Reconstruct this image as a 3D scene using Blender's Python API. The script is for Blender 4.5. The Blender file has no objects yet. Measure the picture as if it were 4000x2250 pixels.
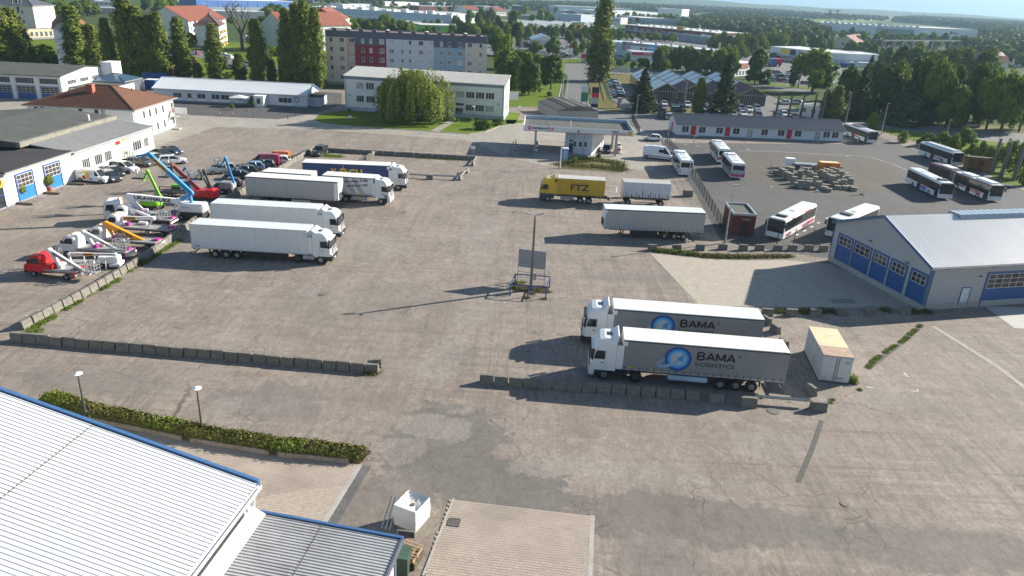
import bpy,bmesh,math,random
import numpy as np
from mathutils import Vector,Matrix
C =bpy.context.scene.collection
SC =bpy.context.scene
rnd =random.Random(7)
# ---------------------------------------------------------------- camera, world, sun
cam =bpy.data.cameras.new('camera');co =bpy.data.objects.new('camera',cam);C.objects.link(co);SC.camera =co
cam.sensor_width =36.0;cam.lens =36.0*2859.87/4000;cam.clip_start =.5;cam.clip_end =60000
TH,RO =0.385587,0.0498609
fwd =Vector((0,math.cos(TH),-math.sin(TH)));rr =Vector((1,0,0));uu =rr.cross(fwd)
r2 =rr*math.cos(RO)+uu*math.sin(RO);u2 =-rr*math.sin(RO)+uu*math.cos(RO)
co.matrix_world =Matrix.Translation((0,0,30.526)) @ Matrix((r2,u2,-fwd)).transposed().to_4x4()
SUN_EL =math.radians(24.0);sv =Vector((0.895*math.cos(SUN_EL),0.445*math.cos(SUN_EL),math.sin(SUN_EL))).normalized()
w =bpy.data.worlds.new("World");SC.world =w;w.use_nodes =True
nt =w.node_tree;bg =nt.nodes['Background'];sky =nt.nodes.new('ShaderNodeTexSky');sky.sky_type ='NISHITA';sky.sun_disc =False
sky.sun_elevation =SUN_EL;sky.sun_rotation =math.atan2(sv.x,sv.y);sky.air_density =1.0;sky.dust_density =.3;sky.ozone_density =2.0
nt.links.new(sky.outputs[0],bg.inputs[0]);bg.inputs[1].default_value =.055
sl =bpy.data.lights.new('sun','SUN');sl.energy =5.0;sl.angle =math.radians(.55);sl.color =(1,.93,.81)
so =bpy.data.objects.new('sun',sl);C.objects.link(so);so.rotation_euler =sv.to_track_quat('Z','Y').to_euler();so.location =(200,100,120)
SC.view_settings.view_transform ='Standard';SC.view_settings.look ='None';SC.view_settings.exposure =1.35;SC.view_settings.gamma =1
SC.view_settings.use_curve_mapping =False
SC.render.engine ='CYCLES'
# ---------------------------------------------------------------- helpers
def ordw(n):
    a =['','first','second','third','fourth','fifth','sixth','seventh','eighth','ninth','tenth','eleventh','twelfth','thirteenth','fourteenth','fifteenth','sixteenth','seventeenth','eighteenth','nineteenth']
    if n < 20: return a[n]
    t ={2: ('twentieth','twenty'),3: ('thirtieth','thirty'),4: ('fortieth','forty'),5: ('fiftieth','fifty'),6: ('sixtieth','sixty'),7: ('seventieth','seventy'),8: ('eightieth','eighty'),9: ('ninetieth','ninety')}[n//10]
    return t[0] if n % 10 == 0 else t[1]+'-'+a[n % 10]
MATS ={}
def nd(t,ty,**k):
    n =t.nodes.new(ty)
    for a,b in k.items():
        if a == 'inp':
            for i,v in b.items(): n.inputs[i].default_value =v
        else: setattr(n,a,b)
    return n
def mixc(t,fac,a,b,mode='MIX'):
    m =nd(t,'ShaderNodeMix',data_type='RGBA',blend_type=mode)
    for s,v in ((0,fac),(6,a),(7,b)):
        if hasattr(v,'is_output'): t.links.new(v,m.inputs[s])
        else: m.inputs[s].default_value =v if s == 0 else (*v,1) if len(v) == 3 else v
    return m.outputs[2]
def ramp(t,src,p0,p1,v0=0.,v1=1.):
    m =nd(t,'ShaderNodeMapRange',inp={1: p0,2: p1,3: v0,4: v1});t.links.new(src,m.inputs[0]);return m.outputs[0]
def noise(t,vec,scale,detail=4,rough=.55,dist=0.):
    n =nd(t,'ShaderNodeTexNoise',inp={'Scale': scale,'Detail': detail,'Roughness': rough,'Distortion': dist})
    t.links.new(vec,n.inputs['Vector']);return n.outputs['Fac']
def mapping(t,vec,sc=(1,1,1),rot=(0,0,0),loc=(0,0,0)):
    m =nd(t,'ShaderNodeMapping',inp={'Scale': sc,'Rotation': rot,'Location': loc});t.links.new(vec,m.inputs[0]);return m.outputs[0]
def newmat(name):
    m =bpy.data.materials.new(name);m.use_nodes =True;t =m.node_tree;b =t.nodes['Principled BSDF'];MATS[name]=m;return m,t,b
def M(name,col=None,rough=.6,metal=0.,var=.12,vs=1.5,dirt=0.,dirtcol=(.12,.10,.08),coat=0.,streak=False,bump=0.,ls=0):
    if name in MATS: return MATS[name]
    m,t,b =newmat(name)
    tc =nd(t,'ShaderNodeTexCoord').outputs['Object'];oi =nd(t,'ShaderNodeObjectInfo').outputs['Random']
    off =nd(t,'ShaderNodeVectorMath',operation='ADD');t.links.new(tc,off.inputs[0])
    mu =nd(t,'ShaderNodeMath',operation='MULTIPLY',inp={1: 37.});t.links.new(oi,mu.inputs[0]);t.links.new(mu.outputs[0],off.inputs[1])
    v =off.outputs[0]
    n1 =noise(t,v,vs,5,.6)
    lo =tuple(c*(1-var) for c in col);hi =tuple(min(1,c*(1+var)) for c in col)
    c =mixc(t,ramp(t,n1,.3,.7),lo,hi)
    if dirt > 0:
        vv =mapping(t,v,(1,1,.25)) if streak else v
        n2 =noise(t,vv,vs*1.7,7,.68,.5)
        c =mixc(t,ramp(t,n2,.5,.75,0,dirt),c,dirtcol)
    t.links.new(c,b.inputs['Base Color'])
    b.inputs['Roughness'].default_value =rough;b.inputs['Metallic'].default_value =metal
    if coat: b.inputs['Coat Weight'].default_value =coat
    if bump:
        bn =nd(t,'ShaderNodeBump',inp={'Strength': bump,'Distance': .03});n3 =noise(t,v,vs*9,6)
        t.links.new(n3,bn.inputs['Height']);t.links.new(bn.outputs[0],b.inputs['Normal'])
    return m
class MB:
    def __init__(s): s.v =[];s.f =[];s.m =[]
    def add(s,vs,fs,m=0):
        o =len(s.v);s.v += [tuple(v) for v in vs];s.f += [tuple(i+o for i in f) for f in fs];s.m += [m]*len(fs);return s
    def box(s,x0,y0,z0,x1,y1,z1,m=0):
        if x0 > x1: x0,x1 =x1,x0
        if y0 > y1: y0,y1 =y1,y0
        if z0 > z1: z0,z1 =z1,z0
        return s.add([(x0,y0,z0),(x1,y0,z0),(x1,y1,z0),(x0,y1,z0),(x0,y0,z1),(x1,y0,z1),(x1,y1,z1),(x0,y1,z1)],
                     [(3,2,1,0),(4,5,6,7),(0,1,5,4),(1,2,6,5),(2,3,7,6),(3,0,4,7)],m)
    def prism(s,prof,a,b,ax='y',m=0):
        n =len(prof);P =(lambda u,z,t: (u,t,z)) if ax == 'y' else (lambda u,z,t: (t,u,z)) if ax == 'x' else (lambda u,z,t: (u,z,t))
        vs =[P(u,z,a) for u,z in prof]+[P(u,z,b) for u,z in prof]
        return s.add(vs,[tuple(range(n)),tuple(range(2*n-1,n-1,-1))]+[(i,i+n,(i+1) % n+n,(i+1) % n) for i in range(n)],m)
    def cyl(s,p0,p1,r0,r1=None,n=8,m=0):
        r1 =r0 if r1 is None else r1;p0 =Vector(p0);p1 =Vector(p1);d =(p1-p0).normalized()
        a =d.orthogonal().normalized();b =d.cross(a);vs =[]
        for p,r in ((p0,r0),(p1,r1)):
            vs += [p+(a*math.cos(2*math.pi*i/n)+b*math.sin(2*math.pi*i/n))*r for i in range(n)]
        return s.add(vs,[tuple(range(n-1,-1,-1)),tuple(range(n,2*n))]+[(i,(i+1) % n,(i+1) % n+n,i+n) for i in range(n)],m)
    def bar(s,p0,p1,w,h=None,m=0,w1=None,h1=None):
        h =h or w;w1 =w1 or w;h1 =h1 or h;p0 =Vector(p0);p1 =Vector(p1);d =(p1-p0).normalized()
        a =d.cross(Vector((0,0,1)))
        a =Vector((1,0,0)) if a.length < 1e-3 else a.normalized()
        b =a.cross(d);vs =[]
        for p,ww,hh in ((p0,w,h),(p1,w1,h1)):
            vs += [p-a*ww/2-b*hh/2,p+a*ww/2-b*hh/2,p+a*ww/2+b*hh/2,p-a*ww/2+b*hh/2]
        return s.add(vs,[(3,2,1,0),(4,5,6,7),(0,1,5,4),(1,2,6,5),(2,3,7,6),(3,0,4,7)],m)
    def quad(s,*p,m=0): return s.add(p,[tuple(range(len(p)))],m)
    def loft(s,rings,m=0,cap=True):
        n =len(rings[0]);vs =[p for r in rings for p in r];fs =[]
        for k in range(len(rings)-1):
            fs += [(k*n+i,k*n+(i+1) % n,(k+1)*n+(i+1) % n,(k+1)*n+i) for i in range(n)]
        if cap: fs += [tuple(range(n-1,-1,-1)),tuple(range((len(rings)-1)*n,len(rings)*n))]
        return s.add(vs,fs,m)
    def mesh(s,name,mats=(),bevel=0,smooth=False,fixn=True):
        me =bpy.data.meshes.new(name);me.from_pydata(s.v,[],s.f)
        for m in mats: me.materials.append(m)
        if len(mats) > 1: me.polygons.foreach_set('material_index',s.m)
        if bevel or fixn:
            bm =bmesh.new();bm.from_mesh(me)
            if fixn: bmesh.ops.recalc_face_normals(bm,faces=bm.faces)
            if bevel: bmesh.ops.bevel(bm,geom=[e for e in bm.edges if len(e.link_faces) == 2 and e.calc_face_angle(0) > .35],offset=bevel,segments=2,affect='EDGES',clamp_overlap=True)
            bm.to_mesh(me);bm.free()
        if smooth: me.polygons.foreach_set('use_smooth',[True]*len(me.polygons))
        return me
CACHE ={}
def cached(key,fn):
    if key not in CACHE: CACHE[key]=fn()
    return CACHE[key]
def ob(name,me,parent=None,loc=(0,0,0),rz=0,mats=None):
    if isinstance(me,MB): me =me.mesh(name)
    o =bpy.data.objects.new(name,me);C.objects.link(o)
    if parent: o.parent =parent
    o.location =loc;o.rotation_euler =(0,0,rz)
    if mats:
        if len(me.materials) < len(mats):
            while len(me.materials) < len(mats): me.materials.append(mats[len(me.materials)])
        for i,m in enumerate(mats):
            if me.materials[i] != m: o.material_slots[i].link ='OBJECT';o.material_slots[i].material =m
    return o
def tag(o,label=None,cat=None,group=None,kind=None):
    for k,v in (('label',label),('category',cat),('group',group),('kind',kind)):
        if v: o[k]=v
    return o
def thing(name,label,cat,loc=(0,0,0),rz=0,group=None):
    o =bpy.data.objects.new(name,None);C.objects.link(o);o.empty_display_size =.3
    o.location =(*loc,0) if len(loc) == 2 else loc;o.rotation_euler =(0,0,rz);return tag(o,label,cat,group)
KIDS ={}
def dup(root,loc,rz=None,label=None,group=None,swap=None):
    def cp(o,par):
        c =o.copy();C.objects.link(c);c.parent =par
        if swap and c.type == 'MESH':
            for i,sl_ in enumerate(c.material_slots):
                if sl_.material and sl_.material.name in swap: sl_.link ='OBJECT';sl_.material =swap[o.material_slots[i].material.name]
        for ch in o.children: cp(ch,c)
        return c
    r =cp(root,None);r.location =(*loc,0) if len(loc) == 2 else loc
    if rz is not None: r.rotation_euler =(0,0,rz)
    if label: r['label']=label
    if group: r['group']=group
    return r
def text_mesh(txt,w,h,mat,ext=.01,bold=0.):
    def mk():
        cu =bpy.data.curves.new('t','FONT');cu.body =txt;cu.size =1;cu.extrude =.02;cu.offset =bold;cu.resolution_u =2
        o =bpy.data.objects.new('t',cu);C.objects.link(o)
        me =bpy.data.meshes.new_from_object(o.evaluated_get(bpy.context.evaluated_depsgraph_get()))
        bpy.data.objects.remove(o);bpy.data.curves.remove(cu)
        n =len(me.vertices);a =np.zeros(n*3);me.vertices.foreach_get('co',a);a =a.reshape(-1,3)
        mn =a.min(0);mx =a.max(0);b =np.empty_like(a)
        b[:,0]=(a[:,0]-mn[0])/(mx[0]-mn[0])*w;b[:,2]=(a[:,1]-mn[1])/(mx[1]-mn[1])*h;b[:,1]=-(a[:,2]-mn[2])/(mx[2]-mn[2])*ext
        me.vertices.foreach_set('co',b.ravel());me.materials.clear();me.materials.append(mat);me.update();return me
    return cached(('txt',txt,w,h,mat.name,bold),mk)
# ---------------------------------------------------------------- palette
WHITE =M('white_paint',(.78,.78,.76),.45,var=.04);WALLW =M('white_render',(.72,.72,.70),.8,var=.05,dirt=.18,dirtcol=(.45,.43,.4),streak=True,vs=.6)
TRW =M('truck_white',(.74,.75,.75),.3,var=.03,coat=.4,dirt=.2,dirtcol=(.42,.4,.36),streak=True,vs=1)
BLACK =M('black_plastic',(.02,.02,.022),.55);GLASS =M('dark_glass',(.025,.03,.035),.08,var=.2);RUB =M('tyre_rubber',(.022,.022,.022),.85)
RIM =M('wheel_rim',(.35,.35,.36),.35,.6);GREY =M('grey_metal',(.33,.34,.35),.5,.2);DGREY =M('dark_steel',(.06,.065,.07),.6)
BLUE =M('door_blue',(.018,.085,.27),.4,var=.06);TRIM =M('trim_blue',(.05,.125,.27),.4,var=.06);RED =M('signal_red',(.5,.02,.03),.45);YEL =M('yellow_paint',(.72,.42,.02),.45)
REDL =M('tail_light_red',(.4,.01,.01),.25);LAMP =M('headlamp_glass',(.6,.62,.65),.1)
CONC =M('weathered_concrete',(.18,.168,.145),.9,var=.22,vs=2.2,dirt=.6,dirtcol=(.1,.095,.08),bump=.4)
GALV =M('galvanised_steel',(.42,.43,.44),.42,.5)
# ---------------------------------------------------------------- ground materials
def asphalt(name,c0,c1,crack=.8,patch=.5,ang=.12,marks=()):
    m,t,b =newmat(name);tc =nd(t,'ShaderNodeTexCoord').outputs['Object']
    big =noise(t,tc,.045,5,.6,.4);mid =noise(t,mapping(t,tc,(1,.22,1),(0,0,-ang)),.35,6,.62,.3)
    hor =noise(t,mapping(t,tc,(.16,1,1),(0,0,-.06)),.4,6,.65,.4)
    fine =noise(t,tc,4.5,8,.7);grit =noise(t,tc,38,3,.6)
    c =mixc(t,ramp(t,big,.3,.7),c0,c1)
    c =mixc(t,ramp(t,mid,.45,.62,0,.5*patch),c,tuple(x*1.3 for x in c1));dk =noise(t,mapping(t,tc,(1.6,.16,1),(0,0,-ang-.25),(17,3,0)),.5,7,.7,.5);c =mixc(t,ramp(t,dk,.56,.68,0,.7*patch),c,tuple(x*.6 for x in c0))
    c =mixc(t,ramp(t,hor,.47,.7,0,.6*patch),c,tuple(x*.62 for x in c0))
    blot =noise(t,tc,.6,8,.7,.6);c =mixc(t,ramp(t,blot,.54,.62,0,.5*patch),c,(c1[0]*1.38,c1[1]*1.36,c1[2]*1.28))
    blot2 =noise(t,mapping(t,tc,(1,1,1),(0,0,0),(31,7,0)),.8,8,.72,.8);c =mixc(t,ramp(t,blot2,.56,.66,0,.7*patch),c,tuple(x*.55 for x in c0))
    for sc_,an_,th_,fc_,cc_ in (((2.4,.045,1),-.22,.545,.5,tuple(x*1.35 for x in c1)),((2.0,.05,1),.12,.54,.6,tuple(x*.6 for x in c0)),((.05,2.2,1),-.1,.54,.65,tuple(x*.6 for x in c0)),((.06,1.7,1),-.03,.55,.5,tuple(x*1.35 for x in c1))):
        q_ =nd(t,'ShaderNodeMath',operation='MULTIPLY');t.links.new(ramp(t,noise(t,mapping(t,tc,sc_,(0,0,an_),(sc_[0]*9,2,0)),1.,4,.6,.25),th_,th_+.07),q_.inputs[0]);t.links.new(ramp(t,noise(t,mapping(t,tc,(1,1,1),(0,0,0),(fc_*70,th_*90,0)),.06,4),.42,.6,0,fc_*patch),q_.inputs[1]);c =mixc(t,q_.outputs[0],c,cc_)
    if marks:
        wob =noise(t,tc,.35,8,.68,1.);wob2 =noise(t,mapping(t,tc,(1,1,1),(0,0,0),(9,5,0)),1.1,8,.7,.5)
        for cx,cy,rx,ry,rot,col,st in marks:
            mp =nd(t,'ShaderNodeMapping',vector_type='TEXTURE',inp={'Location': (cx,cy,0),'Rotation': (0,0,rot),'Scale': (rx,ry,1e4)});t.links.new(tc,mp.inputs[0])
            ln =nd(t,'ShaderNodeVectorMath',operation='LENGTH');t.links.new(mp.outputs[0],ln.inputs[0]);ad =nd(t,'ShaderNodeMath',operation='MULTIPLY_ADD',inp={1: 1.9});t.links.new(wob,ad.inputs[0]);t.links.new(ln.outputs['Value'],ad.inputs[2])
            a2 =nd(t,'ShaderNodeMath',operation='MULTIPLY_ADD',inp={1: .5});t.links.new(wob2,a2.inputs[0]);t.links.new(ad.outputs[0],a2.inputs[2]);c =mixc(t,ramp(t,a2.outputs[0],2.1,2.22,st,0),c,col)
    c =mixc(t,ramp(t,fine,.42,.66,0,.55),c,tuple(x*.66 for x in c0))
    if True:
        for s_,lo_,hi_ in ((1.5,.86,1.15),(.28,.88,1.12),(4.,.88,1.12)):
            cb =nd(t,'ShaderNodeCombineColor');r_ =ramp(t,noise(t,mapping(t,tc,(1,.6,1),(0,0,.3),(s_*7,1,0)),s_,7,.74,.3),.36,.64,lo_*(1-patch*.15)+.04,hi_)
            for i_ in range(3): t.links.new(r_,cb.inputs[i_])
            c =mixc(t,1.,c,cb.outputs[0],'MULTIPLY')
    c =mixc(t,ramp(t,grit,.35,.7,.0,.38),c,tuple(x*1.5 for x in c1))
    wv =nd(t,'ShaderNodeTexNoise',inp={'Scale': .5,'Detail': 5});t.links.new(tc,wv.inputs['Vector'])
    vm =nd(t,'ShaderNodeVectorMath',operation='MULTIPLY_ADD');t.links.new(wv.outputs['Color'],vm.inputs[0]);vm.inputs[1].default_value =(1.6,1.6,0);t.links.new(tc,vm.inputs[2])
    for sc,wd,th in ((.13,.0045,.47),(.55,.022,.55),(1.7,.05,.57)):
        vo =nd(t,'ShaderNodeTexVoronoi',feature='DISTANCE_TO_EDGE',inp={'Scale': sc});t.links.new(vm.outputs[0],vo.inputs['Vector'])
        k =ramp(t,vo.outputs['Distance'],wd*.3,wd,1,0);msk =ramp(t,noise(t,mapping(t,tc,(1,1,1),(0,0,0),(sc*40,3,0)),.16 if sc > .3 else .05,4),th,th+.12)
        mm =nd(t,'ShaderNodeMath',operation='MULTIPLY');t.links.new(k,mm.inputs[0]);t.links.new(msk,mm.inputs[1])
        m2 =nd(t,'ShaderNodeMath',operation='MULTIPLY',inp={1: crack});t.links.new(mm.outputs[0],m2.inputs[0])
        c =mixc(t,m2.outputs[0],c,tuple(x*.45 for x in c0))
    t.links.new(c,b.inputs['Base Color']);b.inputs['Roughness'].default_value =.88;b.inputs['Specular IOR Level'].default_value =.3
    bn =nd(t,'ShaderNodeBump',inp={'Strength': .5,'Distance': .02});t.links.new(fine,bn.inputs['Height']);t.links.new(bn.outputs[0],b.inputs['Normal'])
    return m
DK,LT_,DK2 =(.105,.104,.10),(.29,.268,.235),(.14,.13,.12)
ASPH =asphalt('old_asphalt',(.205,.171,.145),(.275,.233,.197),.85,.85,marks=(
    (*(-4.24,44.5),4.5,5.5,.2,DK,.95),(*(-0.33,39.82),5.5,3.6,0,DK,.95),(*(-7.63,38.03),2.2,3.4,-.5,DK2,.7),(*(12.34,37.62),11,2.4,-.05,DK,.8),(*(26.69,36.14),8,2.2,0,DK,.65),(*(9.27,34.24),2.6,2.8,0,DK2,.6),(*(-18.98,49.15),5,2.6,.1,DK2,.7),(*(-32.64,50.91),7,2,-.1,DK2,.5),
    (*(-21.92,71.12),1.5,.9,0,LT_,.6),(*(-5.63,57.93),1.9,4.8,-.1,LT_,.6),(*(-5.36,46.74),3,1.8,-.2,LT_,.55),(*(-7.13,43.76),1.9,1.6,0,LT_,.5),(*(-3.6,70.77),2.2,7,-.1,LT_,.5),(*(-4.42,92.03),2.5,12,0,LT_,.5),(*(9.22,42.32),7,1.3,-.12,LT_,.6),(*(-21.64,48.02),1.6,1.4,.4,LT_,.6),(*(2.33,42.66),2,1.4,0,LT_,.6),
    (*(-19.53,86.45),7,6,0,LT_,.3),(*(-37.44,79.4),5,3,0,LT_,.3),(*(20.22,46.63),4,2.2,0,LT_,.35),(*(8.12,90.71),8,3,0,LT_,.28),(*(32.94,54.79),4,2,0,LT_,.3),(*(-15.84,69.22),9,5,.3,DK2,.3),(*(8.08,70.14),6,2.5,.3,DK2,.45),(*(14.45,80.16),6,1.6,.1,DK2,.5),(*(0.46,80.82),2,6,0,DK2,.3)))
ASPD =asphalt('dark_asphalt',(.075,.073,.073),(.10,.096,.093),.25,.35)
ASPP =asphalt('grey_patch_asphalt',(.10,.098,.095),(.15,.145,.14),.5,.5)
ROADC =asphalt('pale_concrete',(.26,.235,.20),(.32,.295,.255),.6,.3)
LITE =asphalt('light_repair',(.205,.192,.168),(.25,.235,.205),.5,.6)
GRAV =asphalt('brown_gravel',(.075,.067,.055),(.105,.094,.078),.0,.3)
ROADG =asphalt('road_grey',(.12,.118,.115),(.16,.158,.155),.3,.3)
def grassmat(name,a,b_,dry=(.16,.13,.05),d=.3):
    m,t,b =newmat(name);tc =nd(t,'ShaderNodeTexCoord').outputs['Object']
    c =mixc(t,ramp(t,noise(t,tc,.08,6,.65),.35,.65),a,b_);c =mixc(t,ramp(t,noise(t,tc,.5,7,.7),.5,.75,0,d),c,dry)
    c =mixc(t,ramp(t,noise(t,tc,7,5,.7),.35,.7,0,.5),c,tuple(x*.5 for x in a));t.links.new(c,b.inputs['Base Color'])
    b.inputs['Roughness'].default_value =.95;b.inputs['Specular IOR Level'].default_value =.1
    bn =nd(t,'ShaderNodeBump',inp={'Strength': .8,'Distance': .1});t.links.new(noise(t,tc,12,6),bn.inputs['Height']);t.links.new(bn.outputs[0],b.inputs['Normal']);return m
GRASS =grassmat('lawn_grass',(.10,.165,.012),(.15,.21,.02));DRYG =grassmat('dry_grass',(.15,.15,.045),(.2,.17,.07),(.24,.18,.1),.5)
FIELD =grassmat('field_green',(.12,.20,.04),(.17,.25,.06));MEAD =grassmat('meadow',(.05,.08,.02),(.075,.11,.03));FYEL =grassmat('field_yellow',(.28,.26,.1),(.32,.28,.12));BEDM =grassmat('hedge_soil',(.06,.05,.03),(.08,.06,.04))
def jag(pts,amp,seed=1,it=3):
    r =random.Random(seed)
    for k in range(it):
        q =[]
        for i,p in enumerate(pts):
            n =pts[(i+1) % len(pts)];d =(n[0]-p[0],n[1]-p[1]);o =r.uniform(-amp,amp)
            q += [p,((p[0]+n[0])/2-d[1]*o,(p[1]+n[1])/2+d[0]*o)]
        pts =q
    return pts
SHEETN ={}
def sheet(name,pts,mat,z,kind='structure',jg=0,seed=1):
    if jg: pts =jag(pts,jg,seed)
    bm =bmesh.new();f =bm.faces.new([bm.verts.new((p[0],p[1],z)) for p in pts]);f.normal_update()
    if f.normal.z < 0: f.normal_flip()
    bmesh.ops.triangulate(bm,faces=bm.faces)
    me =bpy.data.meshes.new(name);bm.to_mesh(me);bm.free();me.materials.append(mat);return tag(ob(name,me),kind=kind)
def rise(x,y):
    d =max(0,(y*.85+x*.3)-1500)
    return 0
gm =MB();gm.quad((-10900,-55,0),(17400,-55,0),(17400,17400,0),(-10900,17400,0));tag(ob('ground',gm.mesh('ground',[MEAD])),kind='structure')
sheet('yard_asphalt',[(-150,-30),(95,-30),(95,110),(110,215),(70,215),(36,200),(10,230),(-60,230),(-150,230)],ASPH,.004)
sheet('concrete_road',[(-146.25,193.61),(-87.17,196.2),(-50.55,184.88),(-36.4,167.96),(-20.2,167.39),(-11.5,166.04),(0.08,190.65),(10.73,200.5),(31.06,200.2),(36.66,173.11),(25.46,137.84),(19.45,138.18),(8.72,135.81),(-1.1,142.28),(-11.78,159.29),(-26.75,160.89),(-41.99,162.51),(-66.15,160.11),(-69.1,136.18),(-69.9,126.13),(-85.47,100.99)],ROADC,.008,jg=.01)
sheet('terrace_asphalt',[(-91.73,185.8),(-77.14,172.65),(-56.8,173.16),(-50.55,184.88),(-48.35,200.9),(-53.16,221.5),(-72.54,223.2),(-98.38,199.92)],ASPD,.012)
sheet('bus_yard_asphalt',[(32.7,174.57),(35.7,168.01),(76.77,177.66),(92.35,193.47),(95.93,136.78),(90.06,115.28),(75,96),(52,92),(40.5,91),(28.35,95.85),(30.7,126.68),(31.1,147.94)],ASPD,.012)
sheet('bus_yard_gravel',[(48.39,162.12),(55.52,163.87),(66.39,163.28),(75.34,163.51),(78.02,162.05),(79.71,156.21),(80.24,150.71),(74.35,142.52),(72.35,133.55),(60,126.89),(51.36,127.26),(45.02,129.53),(44.25,127.96),(43.72,136.06)],GRAV,.016,jg=.015)
def strip(name,pts,wd,mat,z,h=0):
    m =MB()
    for a,b in zip(pts,pts[1:]):
        dx,dy =b[0]-a[0],b[1]-a[1];l =math.hypot(dx,dy);nx,ny =-dy/l*wd/2,dx/l*wd/2
        if h: m.add([(a[0]-nx,a[1]-ny,0),(b[0]-nx,b[1]-ny,0),(b[0]+nx,b[1]+ny,0),(a[0]+nx,a[1]+ny,0),(a[0]-nx,a[1]-ny,h),(b[0]-nx,b[1]-ny,h),(b[0]+nx,b[1]+ny,h),(a[0]+nx,a[1]+ny,h)],[(3,2,1,0),(4,5,6,7),(0,1,5,4),(1,2,6,5),(2,3,7,6),(3,0,4,7)])
        else: m.quad((a[0]-nx,a[1]-ny,z),(b[0]-nx,b[1]-ny,z),(b[0]+nx,b[1]+ny,z),(a[0]+nx,a[1]+ny,z))
    return tag(ob(name,m.mesh(name,[mat])),kind='structure')
KERB =M('kerb_stone',(.36,.34,.31),.85,var=.15);PAINT =M('road_paint',(.62,.62,.6),.7,var=.1,dirt=.5,dirtcol=(.25,.24,.22),vs=3)
strip('gravel_kerb',[(48.39,162.12),(55.52,163.87),(66.39,163.28),(75.34,163.51),(78.02,162.05),(79.71,156.21),(80.24,150.71)],.25,KERB,.02)
sheet('front_lawn',[(-48.76,174.19),(-49.64,182.94),(-45.5,190.49),(-29.48,189.39),(-4.55,188.45),(0.91,189.34),(0.68,184.72),(-4.97,178.72),(-8.11,169.76),(-11.52,166.29),(-20.2,167.39),(-36.45,168.21),(-46.21,170.73)],GRASS,.03)
strip('lawn_kerb',[(-48.68,173.92),(-46.14,170.48),(-36.4,167.96),(-20.17,167.15),(-11.5,166.04),(-8.09,169.51),(-4.97,178.44),(0.72,184.73)],.3,KERB,0,.12)
sheet('lawn_path',[(-20.42,167.33),(-18.39,167.39),(-15.1,187.54),(-17.11,187.54)],ROADC,.036)
sheet('corner_lawn',[(-4.77,209.9),(8.25,214.7),(10.64,221.1),(13.86,272.2),(3.54,283.6),(-12.98,260.9),(-6.44,249.7)],GRASS,.03)
strip('corner_lawn_kerb',[(-4.77,209.9),(8.24,214.3),(10.62,220.7),(14.23,272.3)],.3,KERB,0,.12)
sheet('small_lawn',[(-3.97,201),(-0.21,200.5),(-0.63,190.43),(-1.52,182.59),(-3.51,183.47)],GRASS,.03)
sheet('street',[(11.85,218.5),(20.06,221.3),(25.16,293.2),(29.95,317.7),(48.34,324.4),(68.06,327.7),(73.67,356.4),(39.82,343.9),(47.26,413.3),(45.11,418.5),(29.56,362.8),(17.94,356.4),(15.8,327.3),(18.03,304.3),(16.06,273.1)],ROADG,.016)
sheet('street_apron',[(8.24,214.3),(11.98,221.6),(20.47,224.5),(23,213.5),(32.63,211.1),(42.39,210.6),(35.97,172.93),(30.2,184.63),(21.47,197.23),(5.54,192.33)],ROADG,.02)
sheet('dry_verge',[(25.16,293.2),(29.34,315.4),(47.43,324),(42.53,290.8),(38.06,282.4),(29.79,285.2),(27.2,237.8),(31.41,212.5),(25.74,212.5),(22.07,219),(21.74,240.5)],DRYG,.03)
sheet('car_park_asphalt',[(31.36,285.9),(39.67,286.3),(40.59,268.5),(89.01,273.5),(86.1,220.7),(83.01,216.2),(66.5,216.4),(31.67,214.4),(28.51,238.3)],ROADG,.012)
sheet('planted_strip',[(32.88,223.6),(54.4,226.8),(51.88,215.4),(32,212.7)],DRYG,.03)

sheet('retail_asphalt',[(-15.66,381.4),(18.42,367.1),(45.69,418.9),(63.66,381.3),(97.48,341.4),(107.77,308.4),(123.93,308.4),(178.13,408.9),(177.37,499.3),(168.23,575.3),(94.1,625.5),(-9.91,603.2),(-77.13,597.9)],ROADG,.008)
sheet('roadside_grass',[(-13.6,334.5),(16.99,355.9),(19.93,379),(32.78,392.3),(30.38,373.8),(20.11,362.8),(14.23,272.3),(0.01,252.2)],GRASS,.024)
sheet('dealer_grass',[(102.15,316.5),(116.34,305.3),(113.17,297.6),(99.1,306.5)],GRASS,.03)
sheet('dealer_road',[(87.05,306.5),(98.51,304.6),(112.52,295.8),(108.14,283.6),(83.09,291.7)],ROADG,.034)
sheet('park_grass',[(96.61,202),(99.82,184.63),(97.63,180.23),(101.78,163.26),(109.97,155.39),(130.59,187.33),(132.89,195.93),(124.12,197.81),(112.69,206.6),(99.32,207.5)],GRASS,.02)
sheet('park_road',[(99.42,214.2),(99.32,207.5),(109.98,201.2),(121.24,192.87),(133.65,188.15),(143.4,203),(141.2,209.1),(122.23,214.2),(109.37,217.1),(102.92,222.3)],ROADG,.028)
sheet('park_verge',[(109.56,217.5),(122.44,214.6),(144.2,208.4),(152.46,221.2),(127.68,224.4),(111.29,221.2)],DRYG,.024)
sheet('right_verge',[(95.19,142.78),(98.78,138.06),(109.97,155.39),(99.17,158.68)],GRASS,.032)
sheet('housing_lawn',[(-163.83,250.3),(-125.91,225.9),(-82.9,234),(-59.73,228.3),(-95.33,367.9),(-137.98,394.5),(-159.21,363.2),(-222.1,342.9)],GRASS,.02)
sheet('housing_street',[(-147.66,315.9),(-134.98,308.5),(-95.7,271.3),(-82.7,263.8),(-87.38,279.1),(-102.45,290.9),(-122.5,316.1),(-144.78,334.6),(-153.15,329)],ROADG,.028)
sheet('housing_path',[(-129.48,232.6),(-111.81,237.8),(-77.68,247.4),(-75.4,239.9),(-109.68,233.1),(-125.91,225.9)],ROADG,.026)
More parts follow.
